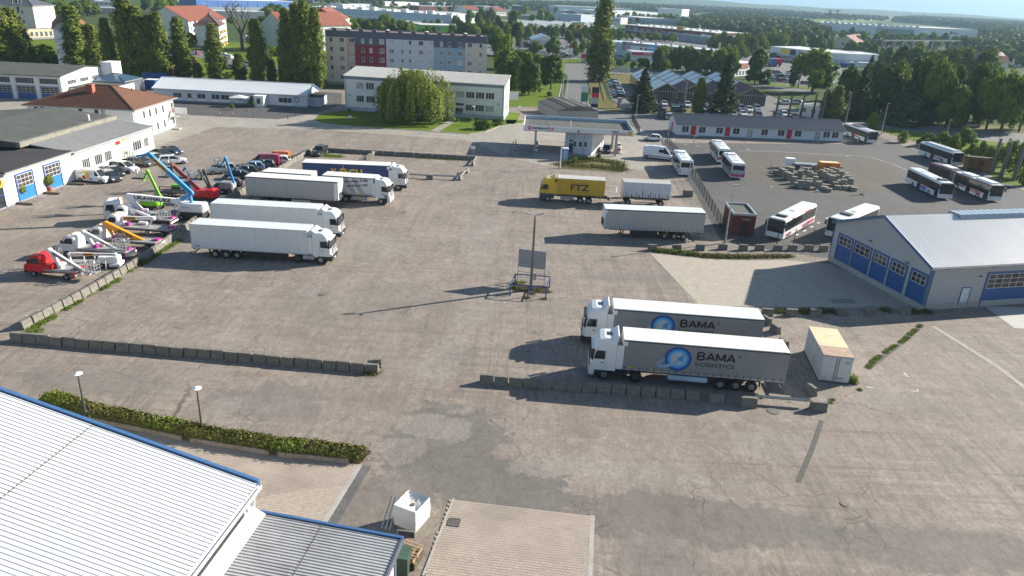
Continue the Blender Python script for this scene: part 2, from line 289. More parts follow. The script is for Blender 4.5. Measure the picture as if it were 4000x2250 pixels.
sheet('school_lawn',[(-221.8,343.1),(-214.3,349.3),(-201.7,328.1),(-209,322.7)],GRASS,.034)

sheet('concrete_slab',[(35.52,76.48),(38.59,76.87),(38.3,75.64),(35.71,75.23)],LITE,.024,jg=.05,seed=2)
sheet('ramp',[(53.36,76.74),(53.14,70.94),(56.6,71.1),(59.51,77.23)],M('clean_concrete',(.42,.41,.38),.8,var=.05),.014)
strip('drain_strip',[(44.25,70.39),(45.79,61.77),(45.9,57.52)],.55,M('pale_strip',(.34,.32,.26),.9,var=.25,dirt=.5,dirtcol=(.14,.15,.06),vs=4),.018)
strip('weedy_joint',[(43.05,70.49),(40.26,67.32),(32.81,59.83)],.5,M('joint_dark',(.09,.085,.075),.9,var=.25),.018)
strip('weedy_joint',[(29,56.19),(26.74,53.01),(25.12,50.44)],.28,M('joint_pale',(.22,.2,.16),.9,var=.25),.018)
strip('joint_line',[(25.12,50.44),(22.88,46.34),(20.43,42.24)],.35,MATS['joint_dark'],.019)
for a,b in (((35.62,59.04),(35.85,58.99)),((35.97,59.5),(35.93,58.61)),((34.95,56.06),(35.67,56.03)),((35.67,56.42),(35.61,55.99)),((31.19,56.37),(31.8,56.35))):
    strip('paint_mark',[a,b],.12,PAINT,.026)
for a,b in (((15.34,124.26),(17.2,123.94)),((17.2,123.94),(16.68,120.13)),((14.96,120.45),(16.68,120.13))):
    strip('paint_mark',[a,b],.12,PAINT,.012)
for a,b in (((34.68,168.41),(35.54,168.16)),((37.29,167.2),(38.14,166.95)),((39.92,165.79),(40.79,165.67)),((42.81,165.16),(43.55,165.01)),((50.89,164.49),(51.75,164.38)),((34.03,160.08),(35.1,160.03)),
             ((41.94,102.63),(42.67,103.47)),((43.79,104.97),(44.5,105.68)),((48.11,110.12),(48.82,110.89)),((40.15,100.56),(40.73,101.21)),((45.69,107.3),(46.32,107.92)),
             ((72.07,161.99),(72.56,161.58)),((65.33,145.32),(65.94,145.1)),((54.28,149.48),(54.81,149.23)),((52.61,146.83),(53.17,146.69)),((45.45,129.77),(45.93,129.57))):
    strip('paint_mark',[a,b],.28,PAINT,.024)
COVER =M('cast_iron',(.14,.128,.115),.7,var=.3)
for k,(p,r_,lb) in enumerate((((-19.87,70.84),.42,'round manhole cover in the middle of the left truck yard'),((-16.22,102.39),.4,'round manhole cover in the asphalt right of the white truck cabs'),((21.61,51.49),.5,'small round manhole cover with grass, in front of the steel rail'),((22.77,40.05),.3,'small rusty cover set in the asphalt at lower right'))):
    m =MB();m.cyl((0,0,.0),(0,0,.03),r_,n=20);m.cyl((0,0,.03),(0,0,.037),r_*.8,n=20)
    tag(ob('manhole_cover',m.mesh('cover',[COVER]),loc=(*p,.01)),lb,'manhole cover')
t_ =thing('drain_grate','square iron drain grate in the beige paving at bottom centre','drain',(-2.83,36.28),-.1)
ob('frame',MB().box(-.36,-.36,.05,.36,-.3,.1).box(-.36,.3,.05,.36,.36,.1).box(-.36,-.3,.05,-.3,.3,.1).box(.3,-.3,.05,.36,.3,.1).mesh('grate_frame',[COVER]),t_)
gb =MB().box(-.03,-.3,.05,.03,.3,.09).mesh('grate_bar',[COVER])
for i in range(5): ob('bar',gb,t_,(-.22+i*.11,0,0))
# ---------------------------------------------------------------- pavers
PAV =M('beige_paver',(.40,.335,.28),.9,var=.16,vs=.35,dirt=.35,dirtcol=(.17,.15,.12));PJ =M('paver_joint',(.17,.135,.11),.95)
def inside(p,poly):
    x,y =p;c =False;n =len(poly)
    for i in range(n):
        x0,y0 =poly[i];x1,y1 =poly[i-1]
        if (y0 > y) != (y1 > y) and x < (x1-x0)*(y-y0)/(y1-y0)+x0: c =not c
    return c
def paver_outline(l=.235,w=.195):
    a,b,c =l/2,w/2,.022
    return [(-a,-b),(-a*.45,-b),(-a*.3,-b+c),(a*.3,-b+c),(a*.45,-b),(a,-b),(a,b),(a*.45,b),(a*.3,b-c),(-a*.3,b-c),(-a*.45,b),(-a,b)]
PO =paver_outline()
def paving(name,poly,ang,z,nind,flat_from=None):
    base =sheet(name,poly,PJ,z)
    ca,sa =math.cos(ang),math.sin(ang);o =poly[0]
    q =[((x-o[0])*ca+(y-o[1])*sa,-(x-o[0])*sa+(y-o[1])*ca) for x,y in poly]
    x0,x1 =min(a for a,b in q),max(a for a,b in q);y0,y1 =min(b for a,b in q),max(b for a,b in q)
    cells =[];j =0;y =y0
    while y < y1:
        x =x0+(.125 if j % 2 else 0)
        while x < x1:
            if inside((x,y),q): cells.append((o[0]+x*ca-y*sa,o[1]+x*sa+y*ca))
            x += .25
        y += .205;j += 1
    cells.sort(key=lambda p: p[0]**2+p[1]**2)
    st =cached('paver',lambda: MB().prism(PO,0,.035,'z').mesh('paver',[PAV],fixn=True))
    for p in cells[:nind]: o_ =ob('paving_stone',st,base,(p[0],p[1],z+rnd.uniform(0,.004)),ang)
    rest =np.array(cells[nind:]);n =len(rest)
    if n:
        P2 =np.array(PO);rot =np.array([[ca,sa],[-sa,ca]]);pr =P2@rot;k =len(PO)
        v =np.zeros((n,k,3));v[:,:,0]=rest[:,None,0]+pr[None,:,0];v[:,:,1]=rest[:,None,1]+pr[None,:,1]
        v[:,:,2]=z+.035+np.random.RandomState(1).uniform(0,.004,(n,1))
        me =bpy.data.meshes.new('paving_stones');me.from_pydata(v.reshape(-1,3).tolist(),[],[tuple(range(i*k,i*k+k)) for i in range(n)]);me.materials.append(PAV)
        tag(ob('paving_stones',me,base),kind='stuff')
paving('paved_patch',[(-3.28,38.45),(5.79,37.51),(5.2,32.08),(-4.21,31.45)],-0.103,.012,300)
paving('side_paving',[(-29.76,45.06),(-9.78,41.57),(-10.85,34.83),(-19.92,38.27),(-26.5,42.1)],-.13,.012,300)
PAV2 =M('far_paving',(.37,.325,.265),.9,var=.12,vs=1.2,dirt=.3,dirtcol=(.17,.15,.12))
sheet('hall_paving',[(17.45,89.92),(23.72,88.41),(30.87,88.56),(34.98,89.46),(40.56,88.64),(46.24,75.73),(44.65,75.2),(27.79,73.43),(20.11,72.9)],PAV2,.010)
strip('paving_edge',[(-3.1,38.56),(-4.17,31.78)],.12,KERB,0,.06)
strip('paving_edge',[(5.82,37.59),(5.2,32.08)],.26,KERB,0,.052)
strip('paving_edge',[(-9.77,41.66),(-10.83,34.77)],.3,KERB,0,.052)
strip('asphalt_seam',[(-9.38,41.6),(-10.41,34.8)],.8,ASPP,.02)
strip('paving_edge',[(17.45,89.92),(20.25,73.57)],.1,KERB,0,.03)
# ---------------------------------------------------------------- far land
def farfield(name,pts,mat,z): sheet(name,pts,mat,z)
farfield('field',[(418.1,1350.1),(598.3,1552.9),(978.6,2126.7),(1007.7,2075.3),(1084.2,2425.1),(783.7,2546.5),(853.5,3168.1)],FIELD,.05)
farfield('field',[(919.2,2317.6),(1379.7,2788.6),(1754,3549.3),(1312.2,3263.3)],FIELD,.1)
farfield('field',[(429.1,1537),(387.9,1251.6),(396.9,1182.4),(387.9,1251.6),(493.1,1721.3)],FIELD,.1)
farfield('field',[(279.1,970.7),(301.3,968.1),(377.8,1103.5),(342,1101.3),(301.3,1035.5)],FYEL,.12)
farfield('field',[(777.5,1348.6),(755.5,1281.4),(909.1,1528.4),(867.4,1506.3)],FIELD,.1)
# ---------------------------------------------------------------- building kit (x along the front, y back, z up)
SLATE =M('slate_grey',(.075,.085,.11),.7,var=.12,vs=1);RTILE =M('red_roof_tile',(.21,.062,.036),.8,var=.18,vs=.5,dirt=.25,dirtcol=(.12,.06,.04));BTILE =M('brown_roof_tile',(.115,.052,.03),.8,var=.18,vs=.6)
DTILE =M('dark_brown_tile',(.10,.05,.042),.8,var=.18,vs=.6)
BITU =M('roof_felt',(.075,.08,.072),.9,var=.2,vs=.3,dirt=.4,dirtcol=(.13,.13,.11));BITD =M('dark_roof_felt',(.035,.035,.036),.9,var=.2,vs=.3)
FIBRE =M('fibre_cement',(.38,.38,.365),.85,var=.15,vs=.8,dirt=.3,dirtcol=(.15,.15,.13));PROOF =M('pale_metal_roof',(.64,.66,.68),.5,.1,var=.06,vs=.2)
WFR =M('window_frame',(.7,.7,.7),.5,var=.03);PANE =M('window_pane',(.05,.055,.065),.06,var=.6,vs=.5);CURT =M('curtained_pane',(.34,.34,.34),.25,var=.3,vs=1.2)
BRK =M('plinth_grey',(.22,.23,.25),.85,var=.1)
class Bld:
    def __init__(s,name,label,cat,A,B,depth,h,wall,group=None,plinth=0,pm=None,walls=True):
        s.A =A;s.L =math.hypot(B[0]-A[0],B[1]-A[1]);s.D =depth;s.h =h;s.rz =math.atan2(B[1]-A[1],B[0]-A[0])
        s.root =thing(name,label,cat,(*A,0),s.rz,group)
        if walls:
            m =MB().box(0,0,0,s.L,depth,h);s.wall =ob('wall',m.mesh('wall',[wall]),s.root)
        if plinth: ob('plinth',MB().box(-.06,-.06,0,s.L+.06,depth+.06,plinth).mesh('plinth',[pm or BRK]),s.root)
    def world(s,u,y,z=0): return (s.A[0]+u*math.cos(s.rz)-y*math.sin(s.rz),s.A[1]+u*math.sin(s.rz)+y*math.cos(s.rz),z)
    def gable(s,rise,mat,over=.4,th=.15,wall=None,y0=0,y1=None,x0=0,x1=None,z=None,edge=None):
        x1 =s.L if x1 is None else x1;y1 =s.D if y1 is None else y1;z =s.h if z is None else z;ym =(y0+y1)/2;k =rise/((y1-y0)/2)
        if wall: ob('gable_wall',MB().prism([(y0,z-.02),(y1,z-.02),(ym,z+rise)],x0+.01,x1-.01,'x').mesh('gable',[wall]),s.root)
        for sg in (0,1):
            ya,yb =(y0-over,ym) if sg == 0 else (y1+over,ym)
            za =z-over*k;m =MB().prism([(ya,za+.02),(yb,z+rise+.02),(yb,z+rise+.02+th),(ya,za+.02+th)],x0-over,x1+over,'x')
            ob('roof',m.mesh('roof',[mat]),s.root)
        ob('ridge',MB().box(x0-over-.01,ym-.18,z+rise+th-.02,x1+over+.01,ym+.18,z+rise+th+.08).mesh('ridge',[mat]),s.root)
        ob('gutter',MB().box(x0-over,y0-over-.14,z-over*k-.05,x1+over,y0-over,z-over*k+.1).mesh('gutter',[GREY]),s.root)
        if edge:
            for xx in (x0-over-.06,x1+over):
                m =MB();m.prism([(y0-over-.02,z-over*k-.1),(ym,z+rise-.08),(y1+over+.02,z-over*k-.1),(y1+over+.02,z-over*k+.25),(ym,z+rise+.27),(y0-over-.02,z-over*k+.25)],xx,xx+.06,'x')
                ob('verge_trim',m.mesh('verge',[edge]),s.root)
    def gable_y(s,rise,mat,over=.3,th=.15,wall=None,x0=0,x1=None,y0=0,y1=None,z=None,trim=None):
        x1 =s.L if x1 is None else x1;y1 =s.D if y1 is None else y1;z =s.h if z is None else z;xm =(x0+x1)/2;k =rise/((x1-x0)/2)
        if wall: ob('gable_wall',MB().prism([(x0,z-.02),(x1,z-.02),(xm,z+rise)],y0+.01,y1-.01,'y').mesh('gable',[wall]),s.root)
        for sg in (0,1):
            xa =x0-over if sg == 0 else x1+over;za =z-over*k
            ob('roof',MB().prism([(xa,za+.02),(xm,z+rise+.02),(xm,z+rise+.02+th),(xa,za+.02+th)],y0-over,y1+over,'y').mesh('roof',[mat if not isinstance(mat,tuple) else mat[sg]]),s.root)
        if trim:
            ob('verge_trim',MB().prism([(x0-over,z-over*k-.1),(xm,z+rise-.1),(x1+over,z-over*k-.1),(x1+over,z-over*k+.22),(xm,z+rise+.24),(x0-over,z-over*k+.22)],y0-over-.06,y0-over,'y').mesh('verge',[trim]),s.root)
    def hip(s,rise,mat,over=.5,ins=None,z=None):
        z =s.h if z is None else z;i =ins if ins is not None else s.D/2;o =over
        a,b,c,d =(-o,-o,z),(s.L+o,-o,z),(s.L+o,s.D+o,z),(-o,s.D+o,z)
        if s.L >= s.D: e,f =(i,s.D/2,z+rise),(s.L-i,s.D/2,z+rise)
        else: e,f =(s.L/2,i,z+rise),(s.L/2,s.D-i,z+rise)
        m =MB();m.v =[a,b,c,d,e,f]
        m.f =[(3,2,1,0),(0,1,5,4),(1,2,5),(2,3,4,5),(3,0,4)] if s.L >= s.D else [(3,2,1,0),(0,1,4),(1,2,5,4),(2,3,5),(3,0,4,5)]
        m.m =[0]*5;ob('roof',m.mesh('roof',[mat]),s.root)
        ob('gutter',MB().box(-o-.1,-o-.12,z-.16,s.L+o+.1,-o,z+.02).box(s.L+o,-o,z-.16,s.L+o+.12,s.D+o,z+.02).mesh('gutter',[GREY]),s.root)
        ob('eaves',MB().box(-o,-o,z-.1,s.L+o,s.D+o,z-.01).mesh('eaves',[WFR]),s.root)
        hm =MB()
        for p,q in ((a,e),(b,f if s.L >= s.D else e),(c,f),(e,f)): hm.bar(Vector(p)+Vector((0,0,.04)),Vector(q)+Vector((0,0,.04)),.22,.14)
        ob('hip_tiles',hm.mesh('hip',[mat]),s.root)
    def flat(s,mat,par=.25,pm=None,th=.3,over=0):
        o =over;ob('roof',MB().box(-o,-o,s.h+.001,s.L+o,s.D+o,s.h+.06).mesh('roof',[mat]),s.root)
        m =MB();z0,z1 =s.h+.003-(.3 if o else 0),s.h+par
        m.box(-o-.05,-o-.05,z0,s.L+o+.05,-o+th,z1).box(-o-.05,s.D+o-th,z0,s.L+o+.05,s.D+o+.05,z1).box(-o-.05,-o+th,z0,-o+th,s.D+o-th,z1).box(s.L+o-th,-o+th,z0,s.L+o+.05,s.D+o-th,z1)
        ob('parapet',m.mesh('parapet',[pm or GREY]),s.root)
    def place(s,face,u):
        if face == 'f': return (u,0),0
        if face == 'r': return (s.L,u),math.pi/2
        if face == 'l': return (0,s.D-u),-math.pi/2
        return (s.L-u,s.D),math.pi
    def win(s,face,u,z,w_,h_,n=1,pane=None,fr=None,rows=1,sill=True,name='window',split=False,par=None):
        w_,h_ =round(w_*10)/10 or .1,round(h_*10)/10;fr =fr or WFR;pane =pane or (PANE if rnd.random() < .72 else CURT);t =.07
        def mk():
            m =MB();m.box(0,-.07,0,w_,.01,t).box(0,-.07,h_-t,w_,.01,h_).box(0,-.07,t,t,.01,h_-t).box(w_-t,-.07,t,w_,.01,h_-t)
            for i in range(1,n): x =w_*i/n;m.box(x-t/2,-.065,t,x+t/2,.01,h_-t)
            for i in range(1,rows): zz =h_*i/rows;m.box(t,-.06,zz-t/2,w_-t,.01,zz+t/2)
            if sill: m.box(-.06,-.16,-.06,w_+.06,-.005,-.002)
            return m.mesh('window',[fr])
        me =cached(('win',w_,h_,n,rows,sill,fr.name),mk)
        (x,y),r =s.place(face,u);o =ob(name,me,par or s.root,(x,y,z),r)
        if split:
            pw,ph =w_/n,h_/rows;pm =cached(('pane',round(pw,2),round(ph,2),pane.name),lambda: MB().box(t/2,-.03,t/2,pw-t/2,-.004,ph-t/2).mesh('pane',[pane]))
            for i in range(n):
                for j in range(rows): ob('pane',pm,o,(i*pw,0,j*ph))
        else:
            pm =cached(('panes',w_,h_),lambda: MB().box(t,-.03,t,w_-t,-.004,h_-t).mesh('pane',[PANE]));ob('pane',pm,o,mats=[pane])
        return o
    def panel(s,name,face,u,z,w_,h_,mat,th=.05,label=None,par=None):
        (x,y),r =s.place(face,u);o =ob(name,cached(('pnl',round(w_,2),round(h_,2),th,mat.name),lambda: MB().box(0,-th,0,w_,-.003,h_).mesh(name,[mat])),par or s.root,(x,y,z),r)
        if label: o['label']=label
        return o
    def text(s,txt,face,u,z,w_,h_,mat,off=.02,bold=0.,par=None,name='lettering'):
        (x,y),r =s.place(face,u);dx,dy =math.sin(r)*off,-math.cos(r)*off
        return ob(name,text_mesh(txt,w_,h_,mat,.015,bold),par or s.root,(x+dx,y+dy,z),r)
    def box(s,name,x0,y0,z0,x1,y1,z1,mat,label=None,par=None):
        o =ob(name,MB().box(x0,y0,z0,x1,y1,z1).mesh(name,[mat]),par or s.root)
        if label: o['label']=label
        return o
BLK =M('print_black',(.015,.015,.02),.6,var=0);PRED =M('print_red',(.5,.012,.025),.5,var=0);PNAVY =M('print_navy',(.012,.02,.09),.5,var=0);PW =M('print_white',(.8,.8,.8),.5,var=0);PYEL =M('print_yellow',(.75,.5,.02),.5,var=0);PORG =M('print_orange',(.8,.28,.03),.5,var=0);PGRN =M('print_green',(.02,.25,.08),.5,var=0)
def seams(b,x0,x1,zfun,y0,y1,step,mat,name='standing_seams',r=.05):
    m =MB();x =x0
    while x <= x1:
        a,c =Vector((x,y0,zfun(y0)+r*.4)),Vector((x,y1,zfun(y1)+r*.4));m.bar(a,c,r*1.2,r);x += step
    return tag(ob(name,m.mesh(name,[mat]),b.root),kind='stuff')
# ---- near left hall: big ribbed roof falling to the right, with a lower annex
RIB =M('rib_roof_white',(.66,.67,.67),.42,.0,var=.05,vs=.25,dirt=.14,dirtcol=(.4,.40,.38));RIBG =M('rib_roof_grey',(.42,.42,.42),.5,.1,var=.12,vs=.3,dirt=.35,dirtcol=(.10,.085,.07));HWALL =M('hall_wall_sheet',(.62,.63,.63),.5,var=.04)
def ribsheet(w_,l_,pitch,hgt,crest,slope):
    m =MB();n =int(w_/pitch);ts =[]
    for i in range(n):
        y =i*pitch;ts += [(y,0),(y+pitch*(1-crest)*.5,0),(y+pitch*(1-crest)*.5+hgt*.6,hgt),(y+pitch*(1-crest)*.5+hgt*.6+pitch*crest,hgt),(y+pitch*(1-crest)*.5+hgt*1.2+pitch*crest,0)]
    ts.append((n*pitch,0));v =[];f =[]
    for y,z in ts: v += [(0,y,z),(l_,y,z-l_*slope)]
    for i in range(len(ts)-1): f.append((2*i,2*i+1,2*i+3,2*i+2))
    m.add(v,f);return m
ex =Vector((.9917,-.1283,0));ey =Vector((-.1283,-.9917,0))
rz1 =math.atan2(-.1283,.9917)
hallA =thing('workshop_hall','big white ribbed metal roof with blue edge at the lower left corner','hall',(-12.94,31.5,0),rz1)
sl1 =math.tan(math.radians(14.7));LW =30.

ob('wall',MB().prism([(-.35,0),(-.35,5.85),(-18,5.85+17.6*sl1),(-35.6,5.85),(-35.6,0)],-34,-.15,'y').mesh('wall',[HWALL]),hallA)
def roofpart(parent,x1,x0,z0,slope,y0,y1,mat,pitch=.25,split_at=None,hgt=.045,crest=.22,pw=1.0):
    me =cached(('rs',x1-x0,pw,pitch,mat.name,slope,hgt),lambda: ribsheet(pw,x1-x0,pitch,hgt,crest,slope).mesh('roof_sheet',[mat],fixn=False))
    y =y0
    while y < y1-.01: ob('roof_sheet',me,parent,(x0,y,z0));y += pw
roofpart(hallA,.12,-9.0,6+9.12*sl1-.12*sl1-.0,sl1,-34,0,RIB)
roofpart(hallA,-8.8,-18,6+18*sl1+.012,sl1,-34,0,RIB)
ob('roof',MB().prism([(-36,6),(-18,6+18*sl1),(-18,6+18*sl1-.1),(-36,5.9)],-34,0,'y').mesh('roof_back',[RIB]),hallA)
ob('roof_lap',MB().box(-8.84,-34,6+8.8*sl1+.012,-8.79,0,6+8.8*sl1+.05).mesh('lap',[M('lap_dark',(.12,.115,.11),.9,var=.6,vs=6)]),hallA)  # narrow dark line along the sheet overlap
ob('verge_trim',MB().prism([(.16,5.72),(-18,5.72+18.16*sl1),(-18,6.02+18.16*sl1+.1),(.16,6.12)],.0,.2,'y').mesh('verge',[TRIM]),hallA)
ob('gutter',MB().box(.12,-34,5.72,.15,0,5.9).box(.15,-34,5.72,.3,0,5.75).box(.3,-34,5.72,.33,0,5.92).mesh('gutter',[WHITE]),hallA)
ob('downpipe',MB().cyl((.22,-.3,5.72),(.0,-.3,5.2),.06).cyl((.0,-.3,5.2),(-.1,-.3,4.0),.06).mesh('downpipe',[WHITE]),hallA)
annexX =12.9;annexY =-2.2
hallB =thing('workshop_annex','lower grey ribbed roof with blue edge beside the big white roof','annex',(-12.94,31.5,0),rz1)
AX1,AY =7.97,-0.43
ob('wall',MB().prism([(-.3,0),(-.3,4.0+AX1*.055-.1),(AX1-.25,3.85),(AX1-.25,0)],AY-26,AY-.2,'y').mesh('wall',[HWALL]),hallB)
roofpart(hallB,AX1,0.0,4.0+AX1*.055,.055,AY-26,AY,RIBG,pitch=.2,hgt=.045,crest=.3)
ob('verge_trim',MB().prism([(AX1+.12,3.74),(-.2,3.74+AX1*.055),(-.2,4.12+AX1*.055),(AX1+.12,4.12)],AY+.0,AY+.16,'y').mesh('verge',[TRIM]),hallB)
ob('corner_trim',MB().box(AX1+.0,AY-26,3.72,AX1+.1,AY-.01,4.1).box(AX1-.26,AY-.5,0,AX1-.2,AY-.18,3.7).mesh('corner',[SLATE]),hallB)
ob('roof_lap',MB().box(AX1*.47,AY-26,4.0+AX1*.53*.055+.045,AX1*.47+.04,AY-.1,4.0+AX1*.53*.055+.055).mesh('lap',[MATS['lap_dark']]),hallB)
ob('flashing',MB().prism([(.0,4.06+AX1*.055),(.7,4.06+(AX1-.7)*.055),(.7,4.13+(AX1-.7)*.055),(0,4.5+AX1*.055)],AY-26,AY-.1,'y').mesh('flashing',[M('dirty_flashing',(.45,.46,.42),.6,var=.1,dirt=.5,dirtcol=(.2,.22,.15),vs=1)]),hallB)
# ---- right hall
CLAD =M('grey_cladding',(.46,.47,.49),.5,.15,var=.05);CLADR =M('hall_roof_sheet',(.60,.61,.62),.45,.1,var=.04,vs=.2)
GA,GB =(40.79,90.16),(44.99,74.6)
hb =Bld('workshop_building','grey workshop hall with blue doors and pale ribbed roof at right edge','workshop',GA,GB,46,5.2,CLAD,plinth=.7,pm=M('hall_plinth',(.36,.35,.33),.85,var=.12))

Wg =hb.L;rs_ =3.15
ob('gable_wall',MB().prism([(0,5.18),(Wg,5.18),(Wg/2,5.2+rs_)],.01,45.9,'y').mesh('gable',[CLAD]),hb.root)
rb =cached('claddrib',lambda: MB().box(0,-.03,0,.09,-.002,1).mesh('cladding_rib',[CLAD]))
m =MB();x =.1
while x < Wg-.1:
    zt =5.2+rs_*(1-abs(x-Wg/2)/(Wg/2));m.box(x,-.035,.7,x+.1,-.002,zt-.05);x += .25
tag(ob('cladding_ribs',m.mesh('ribs',[CLAD]),hb.root),kind='stuff')
m =MB();y =.3
while y < 44: m.box(Wg+.002,y,.7,Wg+.035,y+.1,5.1);y += .25
tag(ob('cladding_ribs',m.mesh('ribs',[CLAD]),hb.root),kind='stuff')
kx =rs_/(Wg/2)
for sg in (0,1):
    m =MB();y =-.3;xa,xb =(Wg+.35,Wg/2) if sg else (-.35,Wg/2)
    me_ =cached(('hroof',sg),lambda: MB().add(sum([[(xa,yy,5.2-.35*kx+.06+zz),(xb,yy,5.2+rs_+.06+zz)] for yy,zz in [(0,0),(.08,0),(.11,.045),(.18,.045),(.21,0),(.333,0),(.413,0),(.443,.045),(.513,.045),(.543,0),(.666,0),(.746,0),(.776,.045),(.846,.045),(.876,0),(1,0)]],[]),[(2*i,2*i+1,2*i+3,2*i+2) for i in range(15)]).mesh('roof_sheet',[CLADR],fixn=False))
    for i in range(46): ob('roof_sheet',me_,hb.root,(0,-.3+i,0))
    xo =Wg+.35 if sg else -.35
    ob('verge_trim',MB().prism([(xo,5.2-.35*kx-.12),(Wg/2,5.2+rs_-.12),(Wg/2,5.2+rs_+.2),(xo,5.2-.35*kx+.2)],-.42,-.31,'y').mesh('verge',[TRIM]),hb.root)
ob('gutter',MB().box(Wg+.35,-.35,4.85,Wg+.5,45,5.05).mesh('gutter',[GREY]),hb.root)
ob('corner_trim',MB().box(Wg-.02,-.06,.6,Wg+.06,.18,5.05).box(-.06,-.06,.6,.1,-.002,5.1).mesh('corner',[TRIM]),hb.root)
ob('downpipe',MB().cyl((Wg+.12,.35,5),(Wg+.12,.35,.5),.06).mesh('downpipe',[TRIM]),hb.root)
ob('ridge_skylight',MB().prism([(Wg/2-1.1,5.2+rs_-.3),(Wg/2-.9,5.2+rs_+.2),(Wg/2+.9,5.2+rs_+.2),(Wg/2+1.1,5.2+rs_-.3)],9.5,42,'y').mesh('ridge_skylight',[M('skylight_sheet',(.30,.36,.42),.2,var=.05)]),hb.root)
skb =MB().prism([(Wg/2-1.12,5.2+rs_-.3),(Wg/2-.92,5.2+rs_+.23),(Wg/2+.92,5.2+rs_+.23),(Wg/2+1.12,5.2+rs_-.3)],0,.07,'y').mesh('glazing_bar',[GALV])
for i in range(33): ob('glazing_bar',skb,hb.root,(0,9.5+i,0))
DOORP =M('door_pane',(.055,.05,.05),.08,var=.7,vs=.8)
def secdoor(b,face,u,w_,h_,z=.25,rows=2,cols=3,winh=1.5,frame=TRIM,base=BLUE,glassrow_z=None,name='roller_door',pane=None):
    d =b.panel(name,face,u,z,w_,h_,base,.04)
    m =MB();m.box(-.14,-.1,-.0,0,-.001,h_+.14).box(w_,-.1,0,w_+.14,-.001,h_+.14).box(0,-.1,h_,w_,-.001,h_+.14)
    (x,y),r =b.place(face,u);ob('door_frame',m.mesh('door_frame',[frame]),d,(0,0,0))
    zz =h_-winh-.12 if glassrow_z is None else glassrow_z
    wm =MB();t =.045;W2 =w_-.3
    wm.box(0,-.09,0,W2,-.041,t).box(0,-.09,winh-t,W2,-.041,winh).box(0,-.09,t,t,-.041,winh-t).box(W2-t,-.09,t,W2,-.041,winh-t)
    for i in range(1,cols): wm.box(W2*i/cols-t/2,-.088,t,W2*i/cols+t/2,-.041,winh-t)
    for i in range(1,rows): wm.box(t,-.086,winh*i/rows-t/2,W2-t,-.041,winh*i/rows+t/2)
    ob('glazing_frame',wm.mesh('glazing',[WFR]),d,(.15,0,zz))
    pw,ph =W2/cols,winh/rows;pm =cached(('dp',round(pw,2),round(ph,2)),lambda: MB().box(t/2,-.06,t/2,pw-t/2,-.041,ph-t/2).mesh('pane',[DOORP]))
    for i in range(cols):
        for j in range(rows): ob('pane',pm,d,(.15+i*pw,0,zz+j*ph))
    return d
for a,b in [(1,3.82),(4.04,7.19),(7.46,10.07),(10.39,13.03),(13.52,16.15)]: secdoor(hb,'f',a+.15,b-a-.3,3.3,.7,2,3,1.15)

d =secdoor(hb,'r',7.9,7.5,3.9,.1,3,7,1.7)
dd =hb.panel('side_door','r',4.9,.25,1.1,2.15,M('pale_door',(.55,.62,.66),.5),.05);
ob('door_frame',MB().box(-.1,-.08,0,0,0,2.25).box(1.1,-.08,0,1.2,0,2.25).box(0,-.08,2.15,1.1,0,2.25).mesh('df',[TRIM]),dd)
ob('wall_lamp',MB().box(0,-.35,0,.6,-.25,.08).box(.25,-.35,0,.35,0,.05).mesh('wall_lamp',[DGREY]),hb.root,(6.4,-.0,4.9));ob('wall_lamp',MB().box(0,-.35,0,.6,-.25,.08).box(.25,-.35,0,.35,0,.05).mesh('wall_lamp',[DGREY]),hb.root,(12.6,-.0,4.4))
ob('wall_lamp',MB().box(0,-.2,0,.4,-.0,.08).mesh('wall_lamp',[DGREY]),hb.root,(Wg,6.6,3.7),math.pi/2)
# ---- brown hipped office at left
b =Bld('office_house','white two-storey office with brown hipped tile roof and brick chimney','office',(-93.4,139.6),(-73.4,139.6),17.0,6.3,WALLW,plinth=.4)
b.hip(3.1,BTILE,.6,8.)
m =MB()
for i in range(22):
    k =(i+.5)/22;z =6.3+3.1*k;y =-.6+k*(8.5+.6);m.box(-.6+k*8.6,y-.04,z+.0,b.L+.6-k*8.6,y+.02,z+.05)
for i in range(22):
    k =(i+.5)/22;z =6.3+3.1*k;x =b.L+.6-k*8.6;m.box(x-.02,-.6+k*9.1,z,x+.04,17.6-k*9.1,z+.05)
tag(ob('tile_courses',m.mesh('courses',[M('tile_course',(.21,.095,.052),.8,var=.15)]),b.root),kind='stuff')
ob('chimney',MB().box(9,5,7.5,10.1,6.1,9.9).box(8.93,4.93,9.7,10.17,6.17,9.85).mesh('chimney',[M('chimney_brick',(.35,.11,.07),.85,var=.2,vs=5)]),b.root)
ob('roof_vent',MB().box(10.7,5.2,8.15,11.3,5.5,8.35).cyl((16.2,8.2,8.6),(16.2,8.2,9.2),.12).mesh('vent',[RTILE]),b.root)
for u,z,w_,h_ in [(1.21,4.67,0.67,1.44),(2.43,4.64,0.71,1.5),(4.8,4.67,0.72,1.44),(6.01,4.6,0.77,1.49),(9.65,4.63,0.78,1.49),(12.67,4.59,0.72,1.59),(13.9,4.61,0.76,1.54)]: b.win('f',u,z,max(w_,.9),h_,1)
for u in (2.2,3.6,6.0,8.6,11.6,13.0,15.6):
    b.win('r',u,3.95,.9,1.55);b.win('r',u,.95,.9,1.55)
ob('door_canopy',MB().box(0,0,2.6,1.3,1.6,2.7).box(1.2,.0,0,1.28,.08,2.6).box(0,0,0,1.5,1.6,.25).mesh('canopy',[KERB]),b.root,(b.L,15.0,0))
sg =b.box('sign_board',b.L+.1,15.4,3.4,b.L+3.3,15.5,4.6,WHITE);ob('lettering',text_mesh('SE',.6,.8,PRED),sg,(b.L+.3,15.38,3.6))
